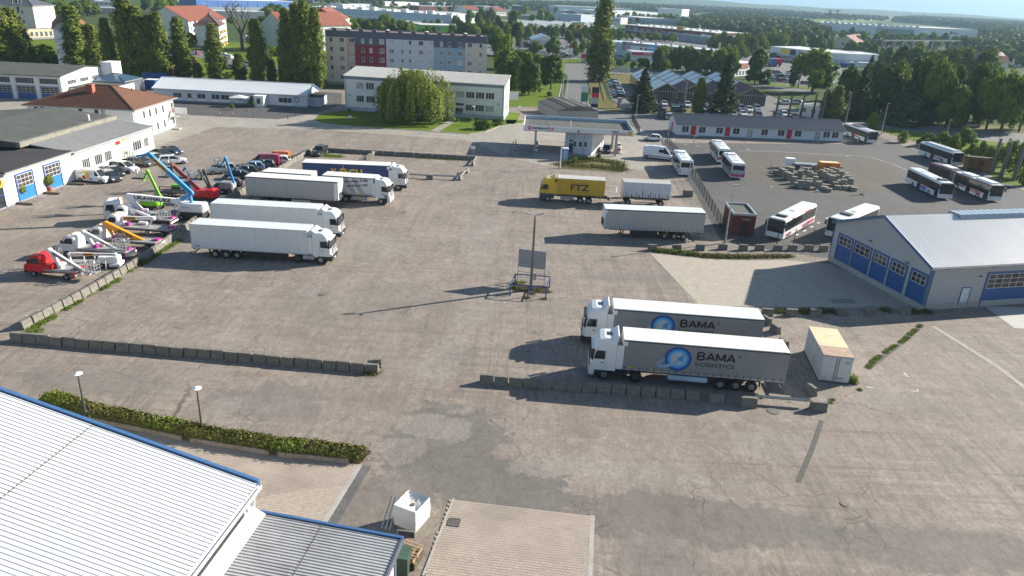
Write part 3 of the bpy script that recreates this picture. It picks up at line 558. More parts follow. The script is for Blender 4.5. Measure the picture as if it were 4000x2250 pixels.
ob('downpipe',MB().cyl((b.L+.08,.3,6.2),(b.L+.08,.3,0),.06).cyl((b.L+.08,16.6,6.2),(b.L+.08,16.6,0),.06).mesh('dp',[GREY]),b.root)
# ---- rental shop row with blue gates (lower left)
RA,RB =(-69.9,76.0),(-67.44,134.3)
b =Bld('rental_workshop','long white workshop with blue folding gates, shop windows and flat grey roofs','workshop',RA,RB,30,4.2,WALLW,plinth=.25)
u0 =20.48
fl =lambda u: u0+u

b.box('roof',-6,.0-.35,4.22,fl(-1.2),30,4.4,BITD,'dark felt roof above the yellow shop sign');b.box('roof',fl(-1.1),-.3,4.6,fl(13.8),30,4.8,BITD,'black felt roof above the blue gates')
b.box('wall',fl(-1.1),-.0,4.19,fl(13.8),.3,4.6,WALLW)
ob('roof',MB().prism([(-.4,4.3),(6.5,5.2),(6.5,5.35),(-.4,4.45)],fl(13.9),b.L+.3,'x').mesh('roof',[FIBRE]),b.root)['label']='pale corrugated roof strip'
m =MB();x =fl(14)
while x < b.L+.2: m.bar((x,-.4,4.47),(x,6.5,5.37),.09,.05);x += .35
tag(ob('roof_corrugation',m.mesh('corr',[FIBRE]),b.root),kind='stuff')
ob('gutter',MB().box(fl(13.9),-.55,4.2,b.L+.3,-.4,4.36).box(-6,-.5,4.1,fl(-1.2),-.35,4.3).box(fl(-1.1),-.45,4.5,fl(13.8),-.3,4.68).mesh('gutter',[GREY]),b.root)
ob('roof',MB().prism([(6.5,5.15),(7.0,5.9),(18,6.9),(30,5.6),(30,5.0)],fl(12),b.L,'x').mesh('roof',[BITU]),b.root)['label']='raised grey felt roof behind the corrugated strip'
b.box('roof_edge',fl(12)-.1,6.4,5.2,b.L+.1,7.1,6.0,M('roof_edge_stone',(.2,.19,.16),.9,var=.2))
ob('roof_pipe',MB().cyl((fl(32),8,5.9),(fl(32),8,7.0),.2).mesh('pipe',[WHITE]),b.root);b.box('antenna',fl(34.6),6,5.5,fl(34.65),6.05,7.2,GREY)
for u,z,w_,h_ in [(1.11,0.48,3.83,4.06),(7,0.27,3.99,4.01)]:
    d =secdoor(b,'f',fl(u)+.1,w_-.4,3.75,.1,3,4,1.75,M('violet_trim',(.06,.05,.25),.5),M('gate_blue',(.02,.17,.46),.45,var=.05),1.9)
for u,z,w_,h_ in [(16.05,1.11,2.05,1.46),(19.34,0.97,2.07,1.7),(22.11,0.96,2.02,1.57),(30.68,0.9,2.79,1.59),(34.38,0.72,1.62,1.38)]: b.win('f',fl(u),1.2,w_,1.7,4,PANE)
g0 =fl(25.15);gw =4.95
b.panel('entrance_surround','f',g0,.1,gw,4.0,M('pale_green',(.50,.62,.42),.7),.08);b.win('f',g0+.5,.2,1.2,2.4,1,PANE,name='entrance_door');b.win('f',g0+2.2,.8,gw-2.6,2.2,3,PANE)
b.panel('sign_panel','f',g0+.4,3.3,1.3,.55,PRED,.14)
b.text('Ihre Werkstatt Service','f',g0+.6,3.62,8.5,.32,PRED,.16)
sgn =b.panel('shop_sign','f',fl(-9.5),2.95,8.2,1.15,PYEL,.15);b.text('KILOUTOU','f',fl(-9.1),3.15,7.4,.75,BLK,.17,.02)
b.panel('window_glass','f',fl(-6.8),.55,3.6,2.2,M('shop_window',(.45,.5,.5),.1),.05);dr_ =b.panel('shop_door','f',fl(-2.9),.1,1.3,2.8,MATS['dark_glass'],.05)
ob('door_frame',MB().box(-.12,-.1,0,0,0,2.9).box(1.3,-.1,0,1.42,0,2.9).box(0,-.1,1.75,1.3,0,1.85).box(0,-.1,2.8,1.3,0,2.9).mesh('df',[BLUE]),dr_)
b.panel('notice','f',fl(-3.7),1.1,.6,.7,PYEL,.06)
ob('downpipe',MB().cyl((fl(13.9),-.15,4.2),(fl(13.9),-.15,.1),.06).cyl((b.L-.1,-.15,4.2),(b.L-.1,-.15,.1),.06).mesh('dp',[GREY]),b.root)
# ---- garages with blue doors, top left
GR =(-113.36,183.96);GL =(-129.19,183.6)
dx_,dy_ =GL[0]-GR[0],GL[1]-GR[1];ll =math.hypot(dx_,dy_);GL2 =(GR[0]+dx_/ll*40,GR[1]+dy_/ll*40)
gh =5.71
b =Bld('garage_hall','white garage hall with a row of blue doors at the top left','garage',GL2,GR,24,gh,WALLW)
b.gable_y(.01,BITU,.1) if False else ob('roof',MB().prism([(-.5,gh+.02),(12,gh+1.4),(24.5,gh+.02),(24.5,gh+.2),(12,gh+1.6),(-.5,gh+.2)],-.3,b.L+.3,'x').mesh('roof',[BITU]),b.root)
ob('gable_wall',MB().prism([(0,gh-.02),(24,gh-.02),(12,gh+1.38)],.1,b.L-.02,'x').mesh('g',[WALLW]),b.root)
for i in range(5):
    u =b.L-5.6-i*5.8
    secdoor(b,'f',u+.3,4.4,gh*.56,.05,3,4,gh*.27,GREY,BLUE)
    b.win('f',u+.3,gh*.68,4.4,gh*.22,8,PANE,fr=GREY,sill=False)
    b.panel('pier','f',u-.75,0,.55,gh-.1,WHITE,.12)
b.panel('pier','f',b.L-.6,0,.55,gh-.1,WHITE,.12)
for u in (2.5,8.3,14.1): b.win('r',u,gh*.62,4.0,gh*.2,6,PANE,sill=False)
b.box('stair_tower',b.L+.1,19,0,b.L+3.2,24,gh+1.9,WALLW)
b.box('side_annex',b.L+.05,3,0,b.L+9,18,gh*.5,WALLW);b.box('annex_roof',b.L+.02,2.8,gh*.5,b.L+9.2,18.2,gh*.5+.15,BITU)

P0 =(-109.96,198.56)
b =Bld('blue_roof_pavilion','pavilion with dark blue glazed pyramid roof behind the brown roof','pavilion',(P0[0]-4.5,P0[1]),(P0[0]+4.5,P0[1]),9,3.4,SLATE)
b.hip(1.6,M('blue_glass_roof',(.05,.10,.16),.25,var=.1),.3,4.4);b.panel('fascia','f',-.3,2.7,9.6,.65,BLUE,.35)
for (x,y),wd,dp,hh,mt,rf,lb in (((-111.74,210.2),5.5,3,2.5,WHITE,WHITE,'white site container right beside the blue pyramid-roofed pavilion'),((-109.34,210.7),6,3,2.5,BLUE,WHITE,'blue site container with white top left of the blue-edged long roof'),((-111.58,220.5),6.5,3,3,BLUE,BLUE,'blue shipping container behind the blue and white one')):
    t =thing('site_container',lb,'container',(x,y),.05,'site containers by the blue pavilion');ob('body',MB().box(0,0,0,wd,dp,hh).mesh('body',[mt]),t)
    m =MB()
    for i in range(int(wd/.3)): m.box(.1+i*.3,-.04,.15,.25+i*.3,-.001,hh-.15)
    ob('side_ribs',m.mesh('ribs',[mt]),t);ob('roof',MB().box(-.03,-.03,hh,wd+.03,dp+.03,hh+.08).mesh('roof',[rf]),t)
# ---- long low white building with pale roof (blue verge)
b =Bld('long_barrack','long low white building with pale metal roof and blue gable trim','building',(-94.49,191.66),(-55.21,191.88),12,3.1,M('barrack_wall',(.56,.60,.66),.8,var=.04),plinth=.35)
b.gable(2.0,PROOF,.35,edge=TRIM,wall=WHITE)
seams(b,-.2,b.L+.2,lambda y: 3.1-.35*.333+.17+(y+.35)*.333,-.35,6,.45,PROOF)
for u,z,w_,h_ in [(4.9,1.29,2.19,1.5),(8.49,1.31,1.16,1.51),(11.04,1.28,2.19,1.51),(14.7,1.26,2.23,1.51),(17.19,1.33,2.23,1.43),(20.89,1.3,1.8,1.38),(24.62,1.39,1.41,1.33)]+[(25.4,1.25,1.41,1.51),(32,1.32,3.52,1.51)]:
    n =max(1,round(w_/1.4));b.win('f',u,1.0,w_,1.3,n);b.panel('window_apron','f',u,.36,w_,.6,WHITE,.03)
u =b.L-1.0;ob('entrance_porch',MB().box(0,-3,0,2.4,0,2.7).box(-.1,-3.2,2.7,2.6,0,2.85).mesh('porch',[WHITE]),b.root,(b.L-12.6,0,0));b.panel('porch_window','f',b.L-11.9,.9,.9,1.3,PANE,3.03)
gear =ob('gear_emblem',MB().cyl((0,-.02,0),(0,-.06,0),.62,n=16).mesh('gear',[SLATE]),b.root,(b.L-2.6,0,1.9));tm =MB()
for i in range(12): a =i*math.pi/6;tm.bar((math.cos(a)*.6,-.04,math.sin(a)*.6),(math.cos(a)*.8,-.04,math.sin(a)*.8),.16,.04)
ob('teeth',tm.mesh('teeth',[SLATE]),gear);ob('emblem_field',MB().cyl((0,-.06,0),(0,-.075,0),.42,n=16).mesh('f',[WHITE]),gear)
ob('emblem_letters',text_mesh('IFA',.5,.35,SLATE),gear,(-.25,-.08,-.17))
t =ob('side_porch',MB().box(0,0,0,2.8,7,2.4).mesh('porch',[M('porch_grey',(.4,.45,.5),.6)]),b.root,(b.L+.02,2.5,0));ob('roof',MB().prism([(0,2.9),(3.1,2.4),(3.1,2.5),(0,3.0)],-.2,7.2,'y').mesh('r',[BITD]),t)
# ---- two-storey white office 15/17 with willow
b =Bld('white_office','white two-storey office building with grey band and pale ribbed roof behind the willow','office',(-45.27,191.76),(-4.29,188.07),11,8.4,WALLW,plinth=.95,pm=M('plinth_blue_grey',(.33,.40,.47),.85))
hh =b.h
ob('roof',MB().prism([(-.3,hh+.05),(11.3,hh+1.4),(11.3,hh+1.55),(-.3,hh+.2)],-.3,b.L+.3,'x').mesh('roof',[FIBRE]),b.root)
seams(b,-.2,b.L+.2,lambda y: hh+.2+(y+.3)*.1164,-.3,11.2,.5,FIBRE,'roof_corrugation')
ob('gable_wall',MB().prism([(0,hh),(11,hh),(11,hh+1.35),(0,hh+.06)],.02,b.L-.02,'x').mesh('g',[WHITE]),b.root)
b.panel('fascia_band','f',0,hh-.62,b.L,.6,M('band_blue_grey',(.20,.25,.32),.7),.04)
for r0,r1 in ((828,898),(960,1032)):
    for u,z,w_,h_ in [(3.02,5.48,2.01,1.66),(5.62,5.47,2.08,1.72)]: b.win('f',u,z if r0 == 828 else z-hh*.39,w_,h_,3)
for x0 in [8.5,11.1,13.69,16.26,18.83,21.4,23.95,26.19,28.78,31.37,33.89,36.41]:
    b.win('f',x0,hh*.585,2.2,1.6,3)
    if abs(x0-28.78) > .5: b.win('f',x0,hh*.21,2.2,1.6,3)
xd =28.75
b.win('f',xd,.1,2.0,2.3,2,PANE,rows=2,sill=False,name='entrance_door');b.win('f',xd,2.9,2.2,.7,1,PANE,sill=False)
for x0 in [3.53,6.03,31.68,34.22,36.76]: b.win('f',x0,.3,1.3,.5,1,PANE,name='cellar_window',sill=False)
for u in (1.2,4.0,6.8): b.win('r',u,hh*.585,1.5,1.6,2);b.win('r',u,hh*.21,1.5,1.6,2)
b.text('17','f',.9,hh*.42,.6,.55,BLK,.03,.02,name='house_number');b.text('15','f',b.L-1.8,hh*.42,.6,.55,BLK,.03,.02,name='house_number')
ob('downpipe',MB().cyl((.3,-.1,hh),(.3,-.1,0),.07).cyl((b.L-.4,-.1,hh),(b.L-.4,-.1,0),.07).mesh('dp',[GREY]),b.root)
# ---- five-storey slab block
PA,PB =(-62.5,241.3),(-11.9,246.6)
PCR =M('platte_cream',(.55,.51,.45),.85,var=.05,vs=3);PSA =M('platte_salmon',(.46,.33,.28),.85,var=.05,vs=3);PRD =M('platte_red',(.20,.025,.04),.85,var=.06,vs=3);PLB =M('platte_pale_blue',(.46,.51,.58),.85,var=.05,vs=3);PBL =M('platte_blue',(.26,.36,.45),.85,var=.05,vs=3);PDK =M('platte_slate',(.085,.10,.14),.8,var=.06,vs=3)
b =Bld('apartment_block','five-storey slab block of flats with cream, red, pale blue and blue facade fields','apartment block',PA,PB,12,16.2,PCR,plinth=.8)
b.flat(M('roof_gravel',(.16,.11,.09),.95,var=.2),.25,PDK)
e =[0.24,6.62,9.08,18.94,33.89,43.92]+[b.L]
for i,(mt,nm,top) in enumerate(((PCR,'cream',14.5),(PSA,'salmon',14.5),(PRD,'dark red',12.4),(PLB,'pale grey-blue',14.5),(PBL,'blue',12.6),(PCR,'cream',14.3))):
    if i: b.panel('facade_panel','f',e[i],.82,e[i+1]-e[i]-.01,top-.82,mt,.05,nm+' facade field')
for i in range(6):
    top =(14.5,14.5,12.4,14.5,12.6,14.3)[i]
    b.panel('attic_band','f',e[i],top+.002,e[i+1]-e[i]-.01,16.2-top,PDK,.06)
cols =[(1.38,0.86,1),(4.39,1.54,2),(7.41,1.61,2),(11.18,0.88,1),(13.66,0.87,1),(16.76,1.5,2),(19.88,1.49,2),(23.56,0.86,1),(25.99,0.88,1),(29.12,1.51,2),(32.19,1.51,2),(35.91,0.94,1),(38.43,0.87,1),(41.59,1.58,2),(44.68,1.52,2),(48.42,1.02,1)]
for f_ in range(5):
    for u,w_,n in cols:
        o =b.win('f',u,1.75+f_*2.8,w_,1.35,n);o.location.y =-.06
for i in range(12):
    u =2.2+i*4.1
    if i in (1,4,7,10): b.box('roof_vent',u,1.5,16.4,u+1.3,2.6,17.0,DGREY);ob('vent_hood',MB().cyl((u+.65,2.05,17),(u+.65,2.05,17.25),.75,.4,10).mesh('hood',[WHITE]),b.root)
    else: b.box('roof_vent',u,.4,16.3,u+1.4,1.7,17.1,PDK)
for f_ in range(5): b.win('r',5,1.75+f_*2.8,1.2,1.35)
b.panel('facade_panel','r',0.01,.82,11.9,15.4,WALLW,.05,'white end wall')  # end wall in white over the cream body
# ---- red-roofed houses
HWH =M('house_white',(.70,.69,.66),.85,var=.04);HBL =M('house_pale_blue',(.45,.53,.63),.85,var=.04);HGR =M('house_pale_green',(.44,.50,.46),.85,var=.04)
def balconies(b,us,zs,cols,w_=2.6):
    for i,u in enumerate(us):
        for j,z in enumerate(zs):
            mt =cols[(i+j) % len(cols)];(x,y),r =b.place('r',u)
            m =MB().box(0,-1.3,0,w_,-.01,.15).box(0,-1.3,.15,w_,-1.22,1.1).box(0,-1.22,.15,.07,-.01,1.1).box(w_-.07,-1.22,.15,w_,-.01,1.1)
            o =ob('balcony',cached(('balc',w_,mt.name),lambda: m.mesh('balcony',[mt])),b.root,(x,y,z),r);b.win('r',u+.4,z+.3,w_-.8,1.9,2,PANE,sill=False)
BAY =M('balcony_yellow',(.62,.40,.10),.7);BAB =M('balcony_blue',(.25,.42,.62),.7);BAP =M('balcony_pink',(.55,.25,.33),.7)
b =Bld('gable_house','white house with dark brown hipped roof and yellow balconies','house',(-147.55,344.9),(-137.8,347.2),17,9.64,HWH,plinth=.8)
b.hip(4.6,DTILE,.5,7.5);H9 =b.h
for i in range(3): b.win('f',b.L*.38,1.6+i*2.9,.6,.7)
balconies(b,(2.6,11),(.9,3.6,6.3),(BAY,));ob('chimney',MB().box(b.L*.5,7,H9+3.4,b.L*.5+.7,7.8,H9+5.8).mesh('c',[GREY]),b.root)
for i in range(3): b.win('r',7.4,1.6+i*2.9,1.1,1.3,2);b.win('r',15,1.6+i*2.9,1.1,1.3,2)
b =Bld('gable_house','pale blue gabled end of a long red-roofed house behind the poplars','house',(-153.12,249),(-144.56,254.1),42,12.15,HBL)
b.gable_y(5.2,RTILE,.5,wall=HBL);balconies(b,(6,17,28),(.5,3.3,6.1,8.9),(BAY,M('balcony_dark',(.1,.09,.08),.7)),2.8)
for u in (3,10,14,21,25,33,38):
    for i in range(4): b.win('r',u,1.5+i*2.8,1.2,1.4,2)
A_ =(-164.52,359.2)
b =Bld('gable_house','red-roofed block with blue and pink balconies behind the poplars','house',(A_[0]-14,A_[1]+3),(A_[0]+8,A_[1]),34,10.6,HWH)
b.gable_y(5.6,RTILE,.5,wall=HWH)
balconies(b,(4,14,24),(.5,3.2,5.9,8.3),(BAB,BAP),3.0)
for u in (1.2,8.5,11,18.5,21,29):
    for i in range(4): b.win('r',u,1.3+i*2.6,1.2,1.4,2)
b =Bld('gable_house','pale green gable wall of a red-roofed house left of the tall twin poplars','house',(-120.33,351.1),(-106.64,342.2),40,11.29,HGR)
b.gable_y(5.4,RTILE,.4,wall=HGR);H_ =b.h
for u in (4,8,12,16,20,28,36):
    for i in range(4): b.win('r',u,1.3+i*H_/4.2,1.6,1.4,2)
for y in (6,8,11): ob('chimney',MB().box(b.L*.5-.3,y,H_+5,b.L*.5+.3,y+.6,H_+6.8).mesh('c',[RTILE]),b.root)
b =Bld('gable_house','white red-roofed house with bay windows between twin poplars and the slab block','house',(-108.51,417.4),(-104.46,416.4),36,12.2,HWH)
b.root.location =(*(-113.24,397.6),0);b.root.rotation_euler.z =.12
ob('roof',MB().prism([(-2.2,12.2),(8.5,17.6),(19.2,12.2),(19.2,12.0),(-2.2,12.0)],-.4,36.4,'y').mesh('roof',[RTILE]),b.root)
b.box('wall',-1.8,.01,0,19,36,12.1,HWH);b.L =19
for u in (2,9,16,23,30): 
    for i in range(4): b.win('r',u,1.2+i*2.9,2.4,1.5,3);(x,y),r =b.place('r',u-.6);ob('bay',cached('bay',lambda: MB().box(0,-1.2,0,3.6,-.02,1.0).mesh('bay',[HWH])),b.root,(x,y,1.0+i*2.9-.9),r)
for y in (1,4,5,8,9,11): ob('chimney',MB().box(8.2,y,17,8.8,y+.6,18.6).mesh('c',[DTILE]),b.root)
# ---- beige school buildings top-left
BEI =M('school_beige',(.60,.48,.30),.85,var=.05);CRM =M('school_cream',(.72,.64,.53),.85,var=.04)
A_ =(-223,342.2);B_ =(-217.3,354.3)
b =Bld('school_wing','low ochre school wing with a row of windows beside the tall cream block','school',A_,B_,10,4.34,BEI,plinth=.8)
b.flat(BITU,.2,GREY)
for i in range(5): b.win('f',b.L*(.16+.165*i),b.h*.28,b.L*.1,b.h*.5,2,PANE)
b =Bld('school_block','tall cream school block with grey hipped roof at the top left corner','school',(A_[0]-22,A_[1]+10),(A_[0]-1,A_[1]+10),16,14.04,CRM)
b.hip(3.5,SLATE,.6,7.8)
for i in range(4):
    for u in (11.5,13.5,15.5): b.win('f',u,2.0+i*4.2,.8 if u != 13.5 else 1.2,1.6 if u != 13.5 else 3.0,1,PANE)
# ---- petrol station
CANW =M('canopy_white',(.72,.73,.75),.4,var=.03);CANB =M('canopy_inner_blue',(.30,.42,.52),.6,var=.05)
cA,cB =(0.71,149.07),(22.89,148.53)
b =Bld('filling_station_canopy','white filling station canopy with lettering and grey roof','canopy',cA,cB,13.5,5.3,CANW,walls=False)
L_ =b.L
ob('deck',MB().box(.05,.05,4.65,L_-.05,13.45,4.8).mesh('deck',[BITU]),b.root)
ob('fascia',MB().box(0,0,4.45,L_,.08,5.55).box(0,13.42,4.45,L_,13.5,5.55).box(0,.08,4.45,.08,13.42,5.55).box(L_-.08,.08,4.45,L_,13.42,5.55).mesh('fascia',[CANW]),b.root)
ob('fascia_inner',MB().box(.09,13.3,4.81,L_-.09,13.41,5.4).box(L_-.2,.1,4.81,L_-.09,13.3,5.4).mesh('fi',[CANB]),b.root)
ob('red_stripe',MB().box(0,-.03,4.45,L_,-.002,4.54).mesh('s',[PRED]),b.root)
b.text('tankpool','f',L_*.08,4.75,3.2,.62,PNAVY,.03,.03);b.text('24','f',L_*.08+3.3,4.77,.95,.55,PRED,.03,.02)
lg =ob('round_logo',MB().cyl((0,-.02,0),(0,-.04,0),.38,n=20).mesh('logo',[PRED]),b.root,(L_*.055,0,5.08));ob('logo_arc',MB().box(-.3,-.06,.02,.22,-.042,.12).box(-.05,-.06,-.22,.06,-.042,.02).mesh('arc',[PW]),lg)
b.text('FREIE','f',L_*.805,5.05,1.3,.26,PNAVY,.03,.02);b.text('TANKSTELLE','f',L_*.805,4.7,2.9,.26,PNAVY,.03,.02)
yl =b.panel('yellow_logo','f',L_*.945,4.62,.9,.75,PYEL,.04);ob('numerals',text_mesh('24',.55,.38,PRED),yl,(.15,-.05,.28));ob('small_print',text_mesh('Fuels',.5,.12,PRED),yl,(.18,-.05,.08))
colx =[L_*.115,L_*.855]
for x in colx:
    for y in (1.0,8.5): ob('column',MB().box(x-.2,y,.1,x+.2,y+.4,4.65).mesh('column',[GREY]),b.root)
ob('roof_hose',MB().cyl((5.3,9,4.85),(5.6,5,4.85),.05).cyl((5.6,5,4.85),(6.2,4.2,4.85),.05).mesh('hose',[WHITE]),b.root);ob('roof_vent',MB().cyl((9.6,4,4.8),(9.6,4,6.3),.07).mesh('vent',[WHITE]),b.root)
ob('fascia_lamp',MB().cyl((L_*.5,-.3,4.9),(L_*.5,0,4.9),.2).mesh('lamp',[DGREY]),b.root)
STW =M('station_wall',(.50,.56,.62),.8,var=.05)
b =Bld('station_kiosk','small pale blue-white kiosk with three narrow windows under the canopy','kiosk',(9.4,151.5),(14.8,149.32),8.5,4.45,STW)
b.flat(BITU,.1,GREY)
for u,z,w_,h_ in [(1.85,1.34,0.64,1.21),(3.03,1.43,0.57,1.21),(4.13,1.52,0.55,1.19)]: b.win('f',u,z,.7,h_,1,PANE)
b.win('f',.95,2.2,.8,.7,1,PANE);b.panel('door','f',.95,.05,.9,2.0,SLATE);b.panel('door_glass','f',1.1,.9,.6,1.0,PANE,.07);ob('pipe',MB().cyl((1.9,-.08,4.4),(1.9,-.08,.1),.05).cyl((4.1,-.08,4.4),(4.1,-.08,.1),.05).mesh('p',[GREY]),b.root)
b.panel('sunlit_wall','r',.01,.01,8.4,4.4,WHITE,.04)  # right wall coloured white to read as sunlit beside the bluish front

def pump(x,y,lb):
    t =thing('fuel_pump',lb,'fuel pump',(x,y),0,'pumps under the canopy')
    ob('island',MB().box(-.6,-1.8,0,.6,1.8,.16).mesh('isl',[KERB]),t);ob('cabinet',MB().box(-.35,-.5,.16,.35,.5,1.9).mesh('cab',[WHITE],bevel=.05),t)
    ob('display',MB().box(-.3,-.53,1.3,.3,-.505,1.75).mesh('d',[BLK]),t);ob('nozzle',MB().box(.36,-.2,.9,.45,.0,1.4).mesh('n',[BLK]),t)
    ob('barrel_guard',MB().cyl((0,-1.4,.16),(0,-1.4,1.5),.42,n=14).mesh('g',[WHITE]),t);ob('red_band',MB().cyl((0,-1.4,.65),(0,-1.4,1.0),.43,n=14).mesh('b',[PRED]),t)
pump(*(3.49,152.08),'left pump with white and red guard barrel under the canopy');pump(*(20.94,154.32),'right pump with guard barrel beside the dark blue hatchback')
for i,p in enumerate([(-1.23,149.4),(-0.7,152.07),(-1.24,154.57),(-0.72,156.86)]):
    t =thing('striped_bollard',f'{ordw(i+1)} black and white striped bollard from the front, left of the canopy','bollard',p,0,'striped bollards at the station entrance')
    for k in range(4): ob('band',cached(('bol',k % 2),lambda: MB().cyl((0,0,0),(0,0,.27),.11,n=10).mesh('band',[BLK if k % 2 else WHITE])),t,(0,0,k*.27))
sheet('pump_slab',[(-1.14,152.48),(3.02,153),(2.94,143.19),(-1.27,142.66),(-2.54,146.61)],LITE,.03)
t =thing('site_toilet','blue and white portable toilet cabin left of the station kiosk','toilet cabin',(9.13,143.72));ob('cabin',MB().box(-.6,-.6,0,.6,.6,2.2).mesh('cabin',[M('toilet_blue',(.08,.28,.55),.5)],bevel=.04),t);ob('roof',MB().box(-.62,-.62,2.2,.62,.62,2.42).mesh('roof',[WHITE],bevel=.06),t);ob('door',MB().box(-.45,-.64,.1,.45,-.61,2.0).mesh('door',[M('toilet_pale',(.35,.5,.65),.5)]),t)
b =Bld('arched_shed','grey shed with arched felt roof in strips behind the canopy','shed',(9.36,191.14),(20.21,194.44),16,2.6,M('shed_wall',(.3,.3,.29),.9))
pr =[(b.L*i/12,2.6+1.2*math.sin(math.pi*i/12)) for i in range(13)]
ob('roof',MB().prism([(-.2,2.5)]+pr+[(b.L+.2,2.5)],-.2,16.2,'y').mesh('roof',[M('arched_felt',(.12,.115,.105),.9,var=.25,vs=.5,dirt=.4)]),b.root)
m =MB()
for k in (3,4,6,7,9,10): m.box(b.L*k/12-.05,-.22,2.6+1.2*math.sin(math.pi*k/12)-.05,b.L*k/12+.06,16.2,2.6+1.2*math.sin(math.pi*k/12)+.09)
ob('roof_seams',m.mesh('seams',[BITD]),b.root)
def pylon(p,rows,lb,h=6.4,wd=2.0):
    t =thing('price_pylon',lb,'price sign',p,.05,'price pylons behind the canopy');z =h
    for hh_,mt in rows: ob('panel',MB().box(-wd/2,-.15,z-hh_+.03,wd/2,.15,z).mesh('panel',[mt]),t);z -= hh_
    ob('leg',MB().box(-wd/2+.1,-.1,0,-wd/2+.25,.1,z).box(wd/2-.25,-.1,0,wd/2-.1,.1,z).mesh('leg',[GREY]),t)
    return t
pylon((18.04,215.6),((1.9,M('pylon_pale',(.5,.6,.62),.5)),(2.6,M('pylon_green',(.02,.20,.12),.5))),'pale and green price pylon standing behind the arched shed')
pylon((20.81,212.8),((1.6,BLK),(1.3,PRED),(1.7,M('pylon_grey',(.4,.4,.42),.5)),(1.0,BLK)),'black, red and grey price pylon at the street corner behind the canopy')
# ---- bus depot office
OFF =M('office_pale',(.60,.65,.70),.8,var=.04);TGREY =M('grey_pantile',(.07,.088,.11),.6,var=.1,vs=1)
b =Bld('bus_office','long low white depot office with grey tiled roof and red panels','office',(37.59,177.13),(78.22,179.61),8.5,2.95,OFF,plinth=.35,pm=M('plinth_slate',(.15,.2,.25),.8))
b.gable(1.7,TGREY,.5,wall=OFF)
seams(b,-.4,b.L+.4,lambda y: 2.95-.5*.4+.17+(y+.5)*.4,-.5,4.2,.36,TGREY,'tile_ridges',.06)
wn =[(1.05,1.14,1.56,1.52),(5.18,1.06,1.56,1.57),(9.38,1.06,1.54,1.5),(13.45,0.98,1.7,1.51),(20.43,0.86,1.55,1.66),(24.5,0.85,1.7,1.59),(28.68,0.77,1.66,1.59),(35.73,0.69,1.72,1.54),(37.89,0.65,1.67,1.59)]
for u,z,w_,h_ in wn: b.win('f',u,1.0,1.7,1.5,2,PANE)
for u,z,w_,h_ in [(3.29,0.74,1.32,2.05),(11.61,0.71,1.31,2),(26.78,0.46,1.36,2.06)]: b.panel('red_panel','f',u,.5,1.2,2.1,PRED,.06)
for u,z,w_,h_ in [(16.95,0.44,1.58,2.08),(33.62,0.12,1.64,2.19)]: b.win('f',u,.15,1.5,2.2,2,CURT,name='entrance_door',sill=False)
b.panel('red_panel','l',3,.5,1.0,2.1,PRED,.06)
# ---- brick transformer house
BRD =M('dark_red_brick',(.115,.035,.028),.85,var=.15,vs=3)
b =Bld('transformer_house','small dark red brick transformer house with flat roof','utility building',(30.37,99.12),(33.56,98.95),5.8,2.95,BRD)
b.flat(BITU,.3,GALV,.2);b.panel('door','f',b.L*.42,.1,1.1,2.1,M('door_maroon',(.05,.02,.02),.5));b.panel('sign_plate','f',b.L*.42,2.35,1.1,.12,GREY)
# ---- pyramid glass-roofed garden hall (four zigzag gables)
GLR =M('glass_roof',(.22,.28,.32),.18,var=.15,vs=.3);MAR =M('maroon_tile',(.09,.028,.03),.7,var=.15);FAS =M('ochre_fascia',(.42,.33,.12),.6)
b =Bld('glass_roof_hall','showroom hall with zigzag gables, pale glass roofs and maroon tiles','showroom',(41.0,239.2),(77.5,239.6),47,3.3,M('shop_glass',(.06,.06,.055),.12,var=.3))
nz =4;pwz =b.L/nz;kz =2.4/(pwz/2)
for i in range(nz):
    x0 =i*pwz;xm =x0+pwz/2
    for (xa,y0_,y1_,mt,nm) in ((x0,-1.2,47.2 if i == 0 else 14,GLR if i == 0 else MAR,'glass'),(x0,14.02,47.2,GLR,'glass'),(x0+pwz,-1.2,47.2,MAR,'tile')):
        if i == 0 and y0_ > 14: continue
        ob('roof',MB().prism([(xa,3.32),(xm,5.72),(xm,5.84),(xa,3.44)],y0_,y1_,'y').mesh('roof',[mt]),b.root)
    ob('verge_trim',MB().prism([(x0,3.2),(xm,5.6),(x0+pwz,3.2),(x0+pwz,3.5),(xm,5.9),(x0,3.5)],-1.3,-1.21,'y').mesh('verge',[FAS]),b.root)
    ob('gable_glazing',MB().prism([(x0+.3,3.3),(x0+pwz-.3,3.3),(xm,5.5)],-.0,.1,'y').mesh('glz',[MATS['shop_glass']]),b.root)
    m =MB()
    for k in range(1,12): x =x0+pwz*k/12;m.box(x-.05,-.08,0,x+.05,-.005,3.2+2.2*(1-abs(k-6)/6))
    m.box(x0,-.1,3.1,x0+pwz,-.085,3.25);ob('glazing_bars',m.mesh('bars',[GALV]),b.root)
    m =MB()
    for k in range(0,5): y =14+33*k/4;m.bar((x0+.1,y,3.5),(xm-.1,y,5.84),.12,.1)
    m.box(xm-.1,-1.2,5.8,xm+.1,47.2,5.95);ob('roof_bars',m.mesh('rb',[SLATE]),b.root)
# ---- far commercial buildings
FW =M('far_white',(.66,.68,.70),.7,var=.04);FG =M('far_grey',(.24,.27,.31),.7,var=.05);FROOF =M('far_roof_white',(.62,.62,.60),.7,var=.08,vs=.2);FBRICK =M('far_red_brick',(.155,.038,.028),.85,var=.12,vs=1)
def far(name,label,cat,A,B,depth,h,mt,roof=None,bands=0,**k):
    b =Bld(name,label,cat,A,B,depth,h,mt,**k);b.flat(roof or FROOF,.35,FW);return b

